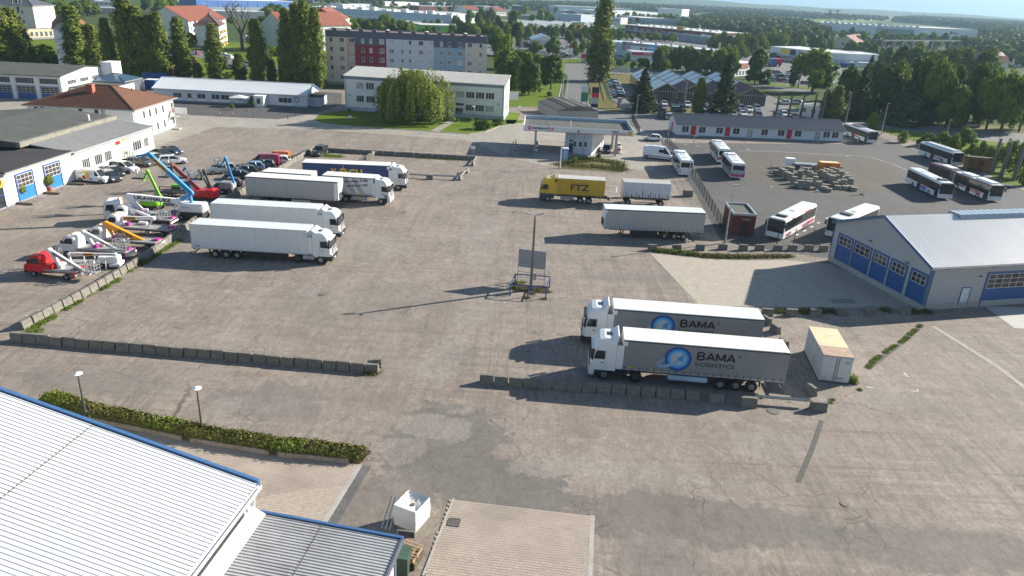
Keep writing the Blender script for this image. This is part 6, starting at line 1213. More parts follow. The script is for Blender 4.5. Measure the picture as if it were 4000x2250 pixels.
ob('artwork',MB().prism([(-1.2,.75),(-.2,.75),(-.3,1.6),(.2,1.75),(-1.6,1.8),(-.6,1.5)],-1.0,-.985,'y').mesh('aw',[PYEL]),vn);ob('artwork',MB().prism([(-1.2,.6),(-.75,.6),(-.8,1.15),(-1.25,1.1)],-1.006,-.99,'y').mesh('aw',[PRED]),vn);ob('artwork',MB().prism([(-.2,.6),(.6,.6),(.1,.8)],-1.005,-.99,'y').mesh('aw',[BLUE]),vn);ob('lettering',text_mesh('Renovierung',1.1,.14,PNAVY),vn,(-2.3,-1.0,1.55));ob('lettering',text_mesh('Gute Raumwerk',1.1,.14,PNAVY),vn,(-2.3,-1.0,1.36))
car('dark grey car behind the white artwork van',(-63.81,111.92),D(-38),'estate','darkgrey','parked_car',YC)
car('small black car behind the dark grey one',(-64.66,114.75),D(-40),'hatch','black','parked_car',YC)
car('white seven-seater estate near the shop entrance',(-64.57,117.57),D(-12),'mpv','white','parked_car',YC)
car('brown-grey estate car in front of the entrance under the blue boom',(-64.2,122.32),D(-12),'estate','brown','parked_car',YC)
car('silver-grey sedan behind the brown estate',(-63.13,125.47),D(-22),'sedan','silver','parked_car',YC)
car('black sedan second from the far end of the workshop row',(-63.92,129.42),D(-25),'sedan','black','parked_car',YC)
car('dark blue sedan at the far end of the workshop row',(-63.52,132.12),D(-25),'sedan','navy','parked_car',YC)
car('white sedan in front of the silver-grey one',(-59.73,124.66),D(28),'estate','white','parked_car',YC)
car('silver SUV behind the small blue boom lift',(-49.47,119.77),D(208),'suv','silver','parked_car',YC)
car('black car under the small blue boom lift',(-45.04,111.27),D(190),'hatch','black','parked_car',YC)
car('black car left of the parked grey curtain trailer',(-45.64,116.72),D(195),'sedan','black','parked_car',YC)
car('dark grey car between the black one and the blue hatchback',(-45.63,119.88),D(195),'hatch','darkgrey','parked_car',YC)
car('slate-blue hatchback behind the trailer',(-45.41,122.86),D(195),'hatch','lightblue','parked_car',YC)
car('dark estate car in front of the crimson van',(-44.5,124.97),D(190),'estate','darkgrey','parked_car',YC)
car('crimson delivery van at the concrete barrier',(-44.59,127.31),D(185),'van','crimson','delivery_van',YC,'van')
car('small white car between the crimson van and the orange van',(-42.61,128.57),D(185),'hatch','white','parked_car',YC)
car('orange delivery van behind the crimson one',(-43.67,130.8),D(185),'smallvan','orange','delivery_van',YC,'van')
car('black SUV by itself at the corner of the rear barriers',(-37.66,137.47),D(262),'suv','black','parked_car',YC)
car('white hatchback on the drive near the end of the depot fence',(30.54,169.6),D(172),'hatch','white')
t =car('white high-roof van with dark blue stripe beside the depot fence',(28.74,149.24),D(-18),'highvan','white','high_roof_van','parked cars','van');ob('stripe',MB().box(-3.1,-1.01,.62,2.2,1.01,.74).mesh('st',[PNAVY]),t);ob('side_window',MB().box(-.1,-.9,1.5,1.0,-.83,2.1).mesh('sw',[GLASS]),t)
car('dark navy hatchback standing at the right pump',(18.4,153.7),D(258),'hatch','navy')
car('dark car driving on the street beyond the lone poplar',(45.8,332.7),D(170),'sedan','darkgrey')
car('silver car waiting at the gate by the depot office',(40.49,203.9),D(80),'mpv','silver')

cs =[('darkgrey','topmost dark'),('white','white'),('silver','silver'),('navy','navy'),('maroon','wine red'),('silver','pale silver'),('lightblue','slate blue'),('black','nearest black')]
a_,b_ =(34.12,287.1),(31.41,242.9)
for i,(cl,nm) in enumerate(cs):
    k =i/7;car(f'{nm} car, {ordw(i+1)} from the top in the slanted row beside the lone tall poplar',(a_[0]+(b_[0]-a_[0])*k,a_[1]+(b_[1]-a_[1])*k),D(178),('estate','hatch','suv')[i % 3],cl,'parked_car','slanted row of cars by the street')

def row(pts,cols,yaw,desc,grp,kinds=('hatch','sedan','suv','estate','mpv'),simple=False,jit=.3):
    for i,p in enumerate(pts):
        cl =cols[i % len(cols)];nm ={'darkgrey': 'dark grey','lightblue': 'slate blue','lime': 'lime yellow','maroon': 'wine red'}.get(cl,cl)
        car(f'{nm} car, {ordw(i+1)} from the left {desc}',(p[0]+rnd.uniform(-jit,jit),p[1]+rnd.uniform(-jit,jit)),yaw+rnd.uniform(-.05,.05),kinds[rnd.randrange(len(kinds))],cl,'parked_car',grp,simple=simple)
row([(41.16,229.2),(43.87,230.1),(46.55,230.4),(48.69,230.1),(51.02,229.2),(57.66,235.3),(60.22,232.9)],['black','white','darkgrey','darkgrey','white','silver','silver'],D(268),'in the back row before the zigzag-roofed hall','car park at the zigzag hall')
row([(33.43,217.3),(36.02,216.8)],['black','white'],D(95),'in the middle row, near the spruce','car park at the zigzag hall')
row([(40.14,217.6),(45.53,217.5)],['navy','black'],D(3),'standing crosswise in the middle row','car park at the zigzag hall')
row([(55.13,224.1),(58.72,227.3),(61.41,227.2),(63.93,227),(66.74,227.9),(68.75,225.6),(72.27,229.8)],['silver','lime','white','red','silver','white','silver'],D(268),'in the middle row right of the green poplar','car park at the zigzag hall',('hatch','mpv','hatch','suv'))
row([(53.04,214.9),(55.91,214.9),(58.61,214.8),(61.01,214.7),(63.93,216.5),(68.14,215.1)],['black','maroon','black','silver','white','darkgrey'],D(268),'in the front row just behind the depot office','car park at the zigzag hall')
row([(74.21,217),(77.08,218.3),(79.24,216.8)],['black','white','black'],D(268),'behind the bare tree stumps','car park at the zigzag hall')
row([(86.46,247.5),(90.62,250.1)],['white','silver'],D(160),'by the small monopitch building','car park at the zigzag hall')

row([(117.68,361.9),(119.33,358.2),(106.83,322.1),(113.55,338.6),(117.44,344.4),(110.06,321.7),(117.97,340.6),(112.34,319.1),(118.74,335),(125.98,361.3),(117.25,315.8),(125.49,323.6),(121.16,317.5)],['white','darkgrey','lightblue','black','red','red','lightblue','silver','maroon','silver','maroon','lightblue','white'],D(15),'on the dealer lot behind the big tree','cars on the dealer lot',simple=True)
row([(97.17,325.4),(101.33,327.2),(97.57,307.5),(89.03,435),(90.19,432.3),(90.52,364.8)],['maroon','white','darkgrey','white','white','silver'],D(5),'by the name-sign shop','cars on the dealer lot',simple=True)
row([(-2.08,416.1),(-0.19,415.9),(1.7,411.6),(-2.82,466.8),(1.09,472.3),(2.89,458),(5.37,435.7),(7.59,405.2),(10.41,407),(14.42,426.9),(19.91,413),(21.09,403.8),(22.48,395.3),(22.54,447.2),(26.58,458),(28.23,435.9),(28.73,408.5),(33.43,414.7),(29.84,366.5),(41.01,651.4),(46.45,633.4)],['white','silver','darkgrey','maroon','red','black','silver','white','silver','black','white','silver','black','lightblue','silver','darkgrey','white','silver','silver','white','red'],D(10),'around the white pavilion beyond the maple trees','cars at the white pavilion',simple=True)
row([(-145.77,314.5),(-138.77,299),(-136.85,313.4),(-135.88,314),(-141.8,339.6),(-122.03,309),(-118.62,304.8),(-103.95,268.9),(-103.32,271),(-150.21,414.3),(-145.98,404.6),(-102.22,281),(-329.1,1007.7),(-309.6,955),(-324.3,948)],['white','blue','silver','red','black','lightblue','white','silver','white','silver','white','white','red','darkgrey','silver'],D(160),'on the housing estate street behind the poplars','cars on the housing estate',simple=True)
row([(128.13,217.9),(130.8,217.5),(317.7,530.6)],['darkgrey','silver','white'],D(172),'in the shade of the park trees','cars in the park shade',('estate',),simple=True)
for p,yw,cl,lb in (((129.54,400.1),95,BLUE,'blue lorry parked at the supermarket'),((133.51,403.3),95,PRED,'red lorry parked right of the blue one'),((175,418.2),10,BLUE,'lorry with white cab and blue tipper by the stepped warehouse')):
    t =thing('box_truck',lb,'truck',p,D(yw),'far lorries');ob('cab',MB().prism([(5.2,.6),(7.3,.6),(7.3,1.8),(7.0,3.2),(5.2,3.4)],-1.2,1.2,'y').mesh('cab',[TRW if 'white cab' in lb else cl],bevel=.1),t);ob('windscreen',MB().box(7.15,-1.05,1.9,7.32,1.05,2.8).mesh('ws',[GLASS]),t);ob('body',MB().box(-2.5,-1.25,1.0,5.0,1.25,3.9 if 'tipper' not in lb else 2.4).mesh('b',[cl]),t)
    for x in (-1,.2,6.3):
        for s in (-1,1): wheel(t,x,s*1.2,.5,.35)
# ---------------------------------------------------------------- concrete barrier blocks
def blockmesh(ln=1.12):
    pr =[(-.31,0),(-.31,.16),(-.24,.24),(-.20,.5),(-.22,.56),(-.16,.62),(-.15,.80),(.15,.80),(.16,.62),(.22,.56),(.20,.5),(.24,.24),(.31,.16),(.31,0)]
    return MB().prism(pr,0.0,ln,'x').mesh('block',[CONC])
BLKM =blockmesh()
BG ='concrete barrier blocks round the lorry yard'
def block(p,yaw,label,sc=1): 
    o =ob('barrier_block',BLKM,None,(*p,0),yaw);o.scale =(sc,1,rnd.uniform(.96,1.04));return tag(o,label,'barrier',BG)
def blockrow(pts,desc,step=1.215):
    seg =[(a,b,math.hypot(b[0]-a[0],b[1]-a[1])) for a,b in zip(pts,pts[1:])];n =0
    for a,b,l in seg:
        ya =math.atan2(b[1]-a[1],b[0]-a[0]);k =max(1,round(l/step))
        for i in range(k):
            n += 1;t_ =(i+.02)/k;block((a[0]+(b[0]-a[0])*t_+rnd.uniform(-.03,.03),a[1]+(b[1]-a[1])*t_+rnd.uniform(-.05,.05)),ya+rnd.uniform(-.03,.03),f'grey concrete barrier block, {ordw(n)} {desc}')
blockrow([(-43.74,57.16),(-26.74,55.88),(-10.85,54.61)],'from the left in the long front row')
blockrow([(-2.3,53.83),(7.42,53.28),(15.92,52.82)],'from the left in the row before the grey lorries')
blockrow([(-44.2,59.2),(-42.9,68),(-42.2,77),(-42.4,90),(-42.7,97.8),(-41.6,110),(-40.6,128),(-39.9,141.5)],'from the corner along the left diagonal row')
blockrow([(-36.9,140.29),(-22.51,139.87),(-8.29,139.42)],'from the left in the far back row')
block((-12.02,55.4),.3,'concrete block lying crosswise at the right end of the long front row');block((16.63,52.55),-.07,'separate concrete block after the gap right of the lorry-side row');block((19.08,52.21),-.07,'bigger concrete block at the left end of the steel rail',1.15);block((24.75,52.12),-.1,'bigger concrete block at the right end of the steel rail',1.15)
for i,p in enumerate([(17.43,90.69),(20.71,91.19),(23.9,91.79),(27.08,92.48),(29.79,92.57),(32.1,92.92),(34.62,93.22),(36.68,93.53),(38.97,93.8),(40.97,93.86)]): block(p,rnd.uniform(-.08,.08)-.02,f'single concrete block, {ordw(i+1)} from the left in the spaced row above the beige paving')
for i,p in enumerate([(26.49,71.15),(29.13,71.35),(31.77,71.67),(34.94,72.18),(38.1,72.96),(42.15,73.45)]): block(p,rnd.uniform(-.08,.08),f'single concrete block, {ordw(i+1)} from the left in the spaced row below the beige paving')
for p,lb in (((26.45,68.3),'upturned concrete block right behind the rear grey lorry'),((26.74,66.35),'upturned concrete block between the lorry and the old container'),((26.49,63.15),'upturned concrete block touching the rear of the front grey lorry'),((25.9,54.21),'upturned concrete block in front of the old container')): block(p,1.9,lb)
for p,a,lb in (((-28.13,138.71),1.2,'pale block leaning on the back row, uppermost of three'),((-28.39,136.67),.9,'pale block, middle of three behind the navy trailer'),((-28.53,135.05),.8,'pale block, lowest of three behind the navy trailer'),((-8.52,134.36),1.3,'block carrying the rail end at the right corner of the back row'),((-9.17,128.45),1.3,'block at the far end of the short angled rail'),((-9.94,122.9),1.3,'block with striped board at the near end of the angled rail'),((-15.53,122.65),0,'dark block between the two long rails by the navy lorry cab')): block(p,a,lb)
def rail(a,b,lb):
    t =thing('guard_rail',lb,'guard rail',a,math.atan2(b[1]-a[1],b[0]-a[0]),'steel rails between the blocks');l =math.hypot(b[0]-a[0],b[1]-a[1])
    ob('beam',MB().prism([(-.03,.45),(.03,.5),(.06,.55),(.02,.6),(.06,.65),(.03,.7),(-.03,.75),(-.05,.6)],0,l,'x').mesh('beam',[GALV]),t);ob('top_beam',MB().box(0,.1,.5,l,.2,.6).mesh('tb',[M('rail_blue_grey',(.2,.28,.36),.5,.3)]),t)
rail((20.44,52.83),(24.91,52.56),'blue-grey steel rail between two blocks in front of the container');rail((-18.51,123.25),(-15.59,123.14),'steel rail right of the navy lorry cab');rail((-14.51,123.37),(-9.97,123.25),'long steel rail leading to the striped board');rail((-9.78,124),(-9.04,129.02),'short angled steel rail at the yard exit');rail((-8.48,135.21),(-8.05,140.1),'short pale rail closing the corner of the back row')
# ---------------------------------------------------------------- lamps, masts, signs
def lamp(p,h,lb,grp,head='globe',col=None,r=.07,arm=0,yaw=0):
    col =col or DGREY;t =thing('street_lamp',lb,'street lamp',p,yaw,grp);ob('pole',MB().cyl((0,0,0),(0,0,h),r*1.25,r*.8).cyl((0,0,0),(0,0,h*.22),r*1.7,r*1.5).mesh('pole',[col]),t)
    if head == 'globe': ob('lamp_head',MB().cyl((0,0,h-.02),(0,0,h+.1),.12,.34,12).cyl((0,0,h+.1),(0,0,h+.22),.34,.1,12).mesh('head',[WHITE]),t)
    elif head == 'arm': ob('arm',MB().bar((0,0,h-.05),(arm,0,h+.1),.06).mesh('arm',[col]),t);ob('lamp_head',MB().box(arm-.1,-.14,h+.05,arm+.65,.14,h+.18).mesh('head',[GALV],bevel=.03),t)
    elif head == 'twin':
        for s in (-1,1): ob('lamp_head',MB().bar((0,0,h),(s*.35,0,h+.15),.06).bar((s*.3,0,h+.12),(s*.95,-.0,h+.34),.26,.12).mesh('head',[GALV]),t)
    return t
GG ='lamps above the hedge'
lamp((-30.57,45.4),3.76,'dark lamp post with white head, left one above the hedge',GG);lamp((-21.67,44.38),3.67,'dark lamp post with white head, right one above the hedge',GG)
MAST =M('mast_concrete',(.2,.19,.17),.85,var=.2,dirt=.3)
t =lamp((2.07,74.92),8.5,'tall square grey mast with two floodlights in the blue-railed enclosure','yard masts','twin',MAST,.1)
ob('mast_shaft',MB().bar((0,0,0),(0,0,8.2),.32,.32,w1=.2,h1=.2).mesh('shaft',[MAST]),t);ob('switch_box',MB().box(.2,-.3,1.3,.5,-.02,2.1).mesh('sb',[GREY]),t)
t =thing('notice_board','large empty grey notice board on two legs behind the tall mast','notice board',(0.56,77.16),-0.223)
bw =3.16;bh =3.99
ob('board',MB().box(.08,-.03,bh*.55,bw-.08,.03,bh-.05).mesh('board',[M('board_grey',(.3,.3,.31),.5,var=.06)]),t);ob('lower_strip',MB().box(.08,-.04,bh*.47,bw-.08,.02,bh*.54).mesh('ls',[GREY]),t)
ob('frame',MB().box(0,-.05,0,.09,.05,bh).box(bw-.09,-.05,0,bw,.05,bh).box(.09,-.045,bh-.08,bw-.09,.045,bh).box(.09,-.04,bh*.54,bw-.09,.04,bh*.56).box(.09,-.03,bh*.32,bw-.09,.03,bh*.335).box(.09,-.03,bh*.16,bw-.09,.03,bh*.175).mesh('frame',[M('alu_frame',(.38,.38,.39),.4,.3)]),t)
t =thing('guard_railing','blue tubular railing forming a box round the mast and notice board','railing',(0,0,0));q_ =[(-0.18,73),(3.68,72.7),(4.17,75.92),(0.3,76.14)];NAVR =M('rail_navy',(.035,.06,.2),.45);gz =1.3
for i,p in enumerate(q_+[((q_[0][0]+q_[1][0])/2,(q_[0][1]+q_[1][1])/2)]): ob('post',MB().cyl((*p,0),(*p,gz),.07).mesh('post',[NAVR]),t)
for i in range(4): a,b_ =q_[i],q_[(i+1) % 4];ob('top_rail',MB().cyl((*a,gz),(*b_,gz),.065).mesh('tr',[NAVR]),t)
sheet('mast_bed',[(0.07,76.6),(4.09,76.28),(3.85,73.98),(0.11,74.19)],BEDM,.03,jg=.06)
YG ='grey lamp posts of the bus depot'
lamp((28.68,95.33),7.97,'tall galvanised lamp post in front of the brick transformer house',YG,'arm',GALV,.09,.0,.3);lamp((30.89,130.69),8.07,'galvanised lamp post beside the coach parked at the fence',YG,'arm',GALV,.08,.0,.1)
lamp((94.21,193.98),8.01,'grey lamp post at the depot corner behind the red-lettered coach',YG,'arm',GALV,.08,.0,.1);lamp((105.06,183.38),6.04,'grey lamp post behind the right-hand buses',YG,'arm',GALV,.08,.0,.1);lamp((35.05,174.57),5.45,'grey pole at the left corner of the depot office',YG,'arm',GALV,.07,.0,.1)
lamp((49.78,229.4),7.52,'tall grey lamp with long arm among the parked cars',YG,'arm',GALV,.1,-1.2,0);lamp((63.37,340),6.16,'street lamp at the street before the zigzag hall',YG,'arm',GALV,.09,.3,0);lamp((31.1,201),6.16,'thin pole beside the white gate cabinets',YG,'arm',GALV,.07,.0,0);lamp((11.98,221.6),7.12,'slim white lamp post at the left kerb of the access street',YG,'arm',WHITE,.07,.0,0);lamp((13.38,223.1),6.74,'slim second white post on the access street',YG,'arm',WHITE,.06,.0,0);lamp((24.37,248.8),6.03,'thin post on the dry verge left of the lone poplar',YG,'arm',GALV,.06,.0,0)
lamp((7.87,136),4.8,'white post with twin lamp head beside the blue toilet cabin','yard masts','twin',WHITE,.08);lamp((-10.88,170.01),5.56,'blue-grey garden lamp on the lawn before the white office','lamps on the lawn','globe',M('lamp_blue',(.1,.18,.25),.5),.05);lamp((-105.11,152.18),2,'rusty post in front of the garages','yard masts','globe',M('rust_post',(.15,.1,.08),.8),.08)
for p,h_,lb in (((90.79,636.5),9,'tall car-park light mast left of centre before the brick centre'),((110.54,632.5),9,'car-park light mast right of centre before the brick centre'),((18.29,662.1),10,'thin light mast in front of the market roof'),((6.91,401.6),8,'street lamp by the left maples'),((11.38,439.7),9,'thin mast in front of the white pavilion')): lamp(p,h_,lb,'far light masts','twin',GALV,.12)
def flag(p,h,mt,lb,w_=1.3):
    t =thing('banner_flag',lb,'flag',p,0,'advertising flags');ob('pole',MB().cyl((0,0,0),(0,0,h),.07).mesh('p',[GALV]),t);ob('cloth',MB().box(.08,-.02,h*.42,w_,.02,h-.1).mesh('c',[mt]),t);return t
for p,h_,mt,lb in (((-1.7,402.7),7,M('flag_pale',(.5,.48,.45),.7),'pale banner left of the pavilion car park'),((22.79,386.4),7.73,PRED,'red and white banner by the junction'),((7.16,528.9),4.83,PRED,'small red flag above the pavilion'),((35.38,426.1),5.77,FG,'dark banner left of the lone poplar'),((116.07,461.9),7.66,M('flag_yellow',(.6,.5,.2),.7),'yellow-white banner right of the dealership'),((122.79,466),6.87,FW,'white banner right of the yellow one'),((48.11,367.6),5.48,M('flag_green',(.15,.4,.3),.6),'green-blue flag before the showroom pavilion')): flag(p,h_,mt,lb)
t =thing('road_sign','pair of stacked white road signs at the junction','road sign',(22.16,363.9));ob('pole',MB().box(-.1,-.1,0,.1,.1,5.5).mesh('p',[GREY]),t);ob('plate',MB().box(-1.1,-.2,3.6,1.1,-.11,5.0).mesh('pl',[WHITE]),t);ob('plate',MB().box(-1.1,-.2,5.1,1.1,-.11,6.6).mesh('pl',[WHITE]),t)
t =thing('billboard','red and white billboard beside the junction','billboard',(29.53,378.8));ob('board',MB().box(-2.4,-.1,.6,2.4,.1,3.6).mesh('b',[WHITE]),t);ob('red_field',MB().box(-1.0,-.14,.9,2.2,-.11,3.2).mesh('rf',[PRED]),t)
t =thing('notice_board','row of white notice panels on posts by the street','notice board',(35.63,318.4),.0)
for i in range(5): ob('panel',MB().box(i*1.9,-.06,.9,i*1.9+1.7,.06,2.8).mesh('pn',[M('panel_pale',(.5,.53,.55),.5)]),t);ob('post',MB().box(i*1.9-.1,-.05,0,i*1.9,.05,2.9).mesh('ps',[GREY]),t)
for p,sx,sy,sz,lb,mt in (((28.74,219.2),1.2,.8,2.9,'white and grey electrical cabinet tower by the gate',M('cab_grey2',(.42,.42,.42),.6)),((30.18,214),3.2,1.6,1.9,'low grey-white meter shed beside the gate',M('shed_grey2',(.36,.37,.36),.8))):
    t =thing('utility_cabinet',lb,'cabinet',p);ob('body',MB().box(-sx/2,0,0,sx/2,sy,sz).mesh('b',[mt],bevel=.02),t);ob('roof',MB().box(-sx/2-.08,-.08,sz,sx/2+.08,sy+.08,sz+.1).mesh('r',[KERB]),t);ob('door',MB().box(-sx/2+.1,-.04,.2,0,-.002,sz-.2).mesh('d',[GREY]),t)
for p,lb in (((-8.97,143.1),'small white sign on a post at the right end of the back row'),((8.32,212.4),'give-way sign by the corner lawn'),((-0.34,200.4),'grey sign post on the small lawn'),((-18.1,183.54),'small blue direction sign on the lawn by the entrance path'),((-40.73,176.64),'tiny white sign stuck in the front lawn')):
    t =thing('sign_post',lb,'sign',p,0,'small signs');ob('pole',MB().cyl((0,0,0),(0,0,1.9 if 'tiny' not in lb else .7),.035).mesh('p',[GREY]),t);z_ =1.4 if 'tiny' not in lb else .5;ob('plate',MB().box(-.45,-.05,z_,.45,-.03,z_+.6).mesh('pl',[BLUE if 'blue' in lb else WHITE]),t)

t =thing('advert_board','white advertising board on two legs at the left edge of the corner lawn','sign',(-2.51,216.5));ob('board',MB().box(-1.8,-.06,1.2,1.6,.06,3.6).mesh('b',[WHITE]),t);ob('leg',MB().box(-1.6,-.05,0,-1.5,.05,1.2).box(1.3,-.05,0,1.4,.05,1.2).mesh('l',[GREY]),t)

STR =[WHITE,PRED]
for p,lb,mt in (((-9.92,123.26),'red and white striped guidance board at the rail end',PRED),((49.31,142.03),'brown and white striped board left of the block stacks',M('stripe_brown',(.2,.05,.04),.6)),((82.56,180.74),'striped board leaning at the red-lettered coach',PRED)):
    t =thing('guidance_board',lb,'guidance board',p,0,'striped boards');ob('foot',MB().box(-.4,-.2,0,.4,.2,.1).mesh('f',[BLACK]),t)
    for i in range(5): ob('stripe',MB().quad((-.14,-.02,.12+i*.24),(.14,-.02,.22+i*.24),(.14,-.02,.34+i*.24),(-.14,-.02,.24+i*.24)).mesh('s',[mt],fixn=False),t)
    ob('board',MB().box(-.15,-.01,.1,.15,.01,1.4).mesh('b',[WHITE]),t)
t =thing('guidance_board','thin white board on a foot right of the block stacks','guidance board',(61.01,127.16),1.3,'striped boards');ob('foot',MB().box(-.5,-.25,0,.5,.25,.12).mesh('f',[BLACK]),t);ob('board',MB().box(-.15,-.02,.1,.15,.02,1.7).mesh('b',[WHITE]),t)
# ---------------------------------------------------------------- fences
def fence(name,pts,h,lb,step=2.5,mt=None,bars=True,dens=4):
    mt =mt or M('fence_dark',(.03,.035,.035),.6);t =thing(name,lb,'fence',pts[0]);o =pts[0]
    pm =cached(('fp',h,mt.name),lambda: MB().box(-.04,-.04,0,.04,.04,h+.1).mesh('post',[mt]));wires =MB()
    for a,b_ in zip(pts,pts[1:]):
        l =math.hypot(b_[0]-a[0],b_[1]-a[1]);n =max(1,round(l/step))
        for i in range(n+1): ob('post',pm,t,(a[0]-o[0]+(b_[0]-a[0])*i/n,a[1]-o[1]+(b_[1]-a[1])*i/n,0))
        A3 =Vector((a[0]-o[0],a[1]-o[1],0));B3 =Vector((b_[0]-o[0],b_[1]-o[1],0))
        for k in range(dens): z =Vector((0,0,.15+(h-.2)*k/(dens-1)));wires.bar(A3+z,B3+z,.02)
        if bars:
            m_ =int(l/.22)
            for i in range(m_): p =A3+(B3-A3)*(i+.5)/m_;wires.bar(p+Vector((0,0,.1)),p+Vector((0,0,h)),.014)
    tag(ob('wire_mesh',wires.mesh('wires',[mt]),t),kind='stuff');return t
fence('mesh_fence',[(29.52,197.27),(28.38,175.32)],2.0,'short dark mesh gate wing at the depot entrance',2)
fence('mesh_fence',[(33.34,168.53),(32.85,147.37),(31.53,124.73),(29.57,100.14)],1.9,'dark mesh fence between the lorry yard and the bus depot',2.6)
fence('mesh_fence',[(28.37,94.74),(33.46,95.53),(38.27,96.06),(43.55,96.67)],2.2,'dark mesh fence in front of the brick hut and the flame-print coach',3.2,bars=False,dens=3)
fence('mesh_fence',[(95.08,198.58),(99.37,183.23)],1.9,'dark mesh fence at the park edge behind the depot',2.6,bars=False)
fence('mesh_fence',[(8.22,136.5),(13.81,136.07),(19.51,135.28),(20.49,140.95)],1.2,'low wire fence round the weedy plot in front of the kiosk',2.2,MATS['fence_dark'],False,4)
fence('mesh_fence',[(25.56,293.4),(23.86,276.4),(22.47,245.6)],1.3,'dark railing along the right kerb of the access street',2.2,bars=True)
fence('mesh_fence',[(28.62,284.8),(26.17,247),(25.22,230.4),(27.02,221.6)],1.4,'mesh fence left of the slanted row of cars',2.5,bars=False)
fence('mesh_fence',[(31.87,211.7),(38.41,212),(48.8,214.4)],1.5,'thin fence at the near edge of the car park',3,M('fence_green',(.08,.1,.07),.7),False,3)
fence('mesh_fence',[(-52.99,200.8),(-47.95,201.6)],1.4,'ochre gate between the long barrack and the white office',2,M('gate_ochre',(.4,.3,.15),.7),True,3)
fence('mesh_fence',[(33.06,293.3),(43.12,299.5)],1.4,'thin fence on the dry verge right of the lone poplar',2.5,MATS['fence_green'],False,3)
t =thing('sliding_gate','dark gate posts and cantilever gate by the silver car','gate',(37.62,203.9));ob('post',MB().box(-.3,-.2,0,.0,.1,2.6).box(1.5,-.2,0,1.8,.1,2.6).mesh('p',[DGREY]),t);ob('gate_leaf',MB().box(0,-.05,.1,1.5,.05,1.9).mesh('g',[M('gate_mesh',(.1,.12,.13),.6)]),t)
# ---------------------------------------------------------------- block stacks, site trailer, hut
GB_ =M('stack_concrete',(.25,.235,.195),.9,var=.25,vs=1.5,dirt=.45,dirtcol=(.1,.1,.09))
sb_ =MB();pr =[(-.5,0),(-.5,.66),(-.35,.7),(-.2,.66),(0,.7),(.2,.66),(.35,.7),(.5,.67),(.5,0)]
sb_.prism(pr,-.34,.34,'y');SBM =sb_.mesh('stack_block',[GB_])
stk =[(50,141.04),(50.47,139.65),(50.83,138.62),(52.49,141.58),(52.97,140.93),(53.04,139.09),(53.69,138.51),(50.74,136.81),(50.91,135.78),(50.63,132.97),(50.61,130.97),(54.38,139.75),(55.88,141.55),(55.59,138.54),(55.72,136.79),(53.46,134.92),(53.14,132.14),(51.03,130.08),(52.21,129.99),(55,133.87),(55.17,132.56),(53.96,129.69),(54.83,129.23),(55.35,128.07),(58.43,144.01),(58.68,142.54),(58.54,140.26),(58.69,138.84),(58.55,136.67),(58.61,135.29),(58.47,133.22),(59.84,141.65),(60.14,140.6),(60.28,139.17),(59.82,136.23),(59.86,134.86),(59.8,132.83),(61.49,142.76),(61.97,141.74),(62.12,139.92),(62.27,138.15),(61.9,135.97),(61.53,133.84),(57.8,130.46),(59.07,130.39),(60.18,130.93),(60.48,129.71),(55.83,131.04)]
SGR ='stacked concrete blocks in the bus yard'
for i,p in enumerate(stk):
    n =2 if (i*7) % 5 not in (0,) and i not in (0,22,23,43,44,45,46,47) else 1
    row_ =('back left','middle left','front left','middle right','right')[min(4,i//10)]
    for k in range(n):
        o =ob('concrete_block',SBM,None,(p[0]+rnd.uniform(-.08,.08),p[1]+rnd.uniform(-.08,.08),0.69*k),-.35+rnd.uniform(-.12,.12));o.scale =(rnd.uniform(.95,1.1),)*2+(1,)
        tag(o,f'{("lower", "upper" if n < 3 else "middle", "topmost")[k] if n > 1 else "single"} weathered block of the {ordw(i % 10+1)} stack in the {row_} part of the pile','concrete block',SGR)
t =thing('site_trailer','long grey flat trailer with white tank behind the block stacks','trailer',(54.64,145.93),-.05);ob('bed',MB().box(0,0,.7,10,1.9,1.1).mesh('b',[M('bed_grey',(.22,.25,.28),.6)]),t);ob('tank',MB().box(-1.2,.2,.6,.8,1.8,2.0).mesh('t',[WHITE],bevel=.1),t)
for x in (1.5,3.2): wheel(t,x,-.05,.35,.25);wheel(t,x,2.0,.35,.25)
t =thing('orange_generator','orange machine box with lettering on the right end of the flat trailer','generator',(59.43,143.84),-.05);ob('box',MB().box(0,0,.35,3.9,1.9,2.0).mesh('b',[M('machine_orange',(.62,.2,.02),.55)],bevel=.04),t);ob('roof',MB().box(.2,.2,2.0,3.7,1.7,2.03).mesh('r',[M('pale_orange',(.7,.55,.35),.7)]),t);ob('lettering',text_mesh('zeppelin',1.7,.4,PNAVY,bold=.02),t,(.9,-.02,1.0));ob('lettering',text_mesh('rental',.9,.25,PNAVY),t,(.9,-.02,1.55));wheel(t,1.2,.1,.33,.2);wheel(t,2.2,.1,.33,.2)  # box top in a paler tone than its orange sides
t =thing('bucket','small white canister lying in front of the block stacks','canister',(52.8,127.41));ob('body',MB().cyl((0,0,.2),(.4,0,.2),.2,n=10).mesh('b',[WHITE]),t)
t =thing('wooden_hut','open-fronted wooden hut with dark roof behind the right-hand buses','hut',(94.05,153.75),-.25)
WD =M('hut_wood',(.33,.17,.05),.75,var=.15,vs=3)
ob('walls',MB().box(0,2.4,0,5.4,2.5,2.5).box(0,0,0,.1,2.4,2.5).box(3.3,0,0,5.4,2.4,2.5).mesh('w',[WD]),t);ob('roof',MB().prism([(-.3,2.75),(2.8,2.5),(2.8,2.62),(-.3,2.88)],-.3,5.7,'x').mesh('r',[BITD]),t)
for x in (0.02,1.5,3.1): ob('post',MB().box(x,-.05,0,x+.14,.09,2.7).mesh('p',[WD]),t)
ob('rail',MB().box(.16,-.02,.8,3.1,.04,.95).box(0,-.04,2.35,5.4,.08,2.6).mesh('rl',[WD]),t)

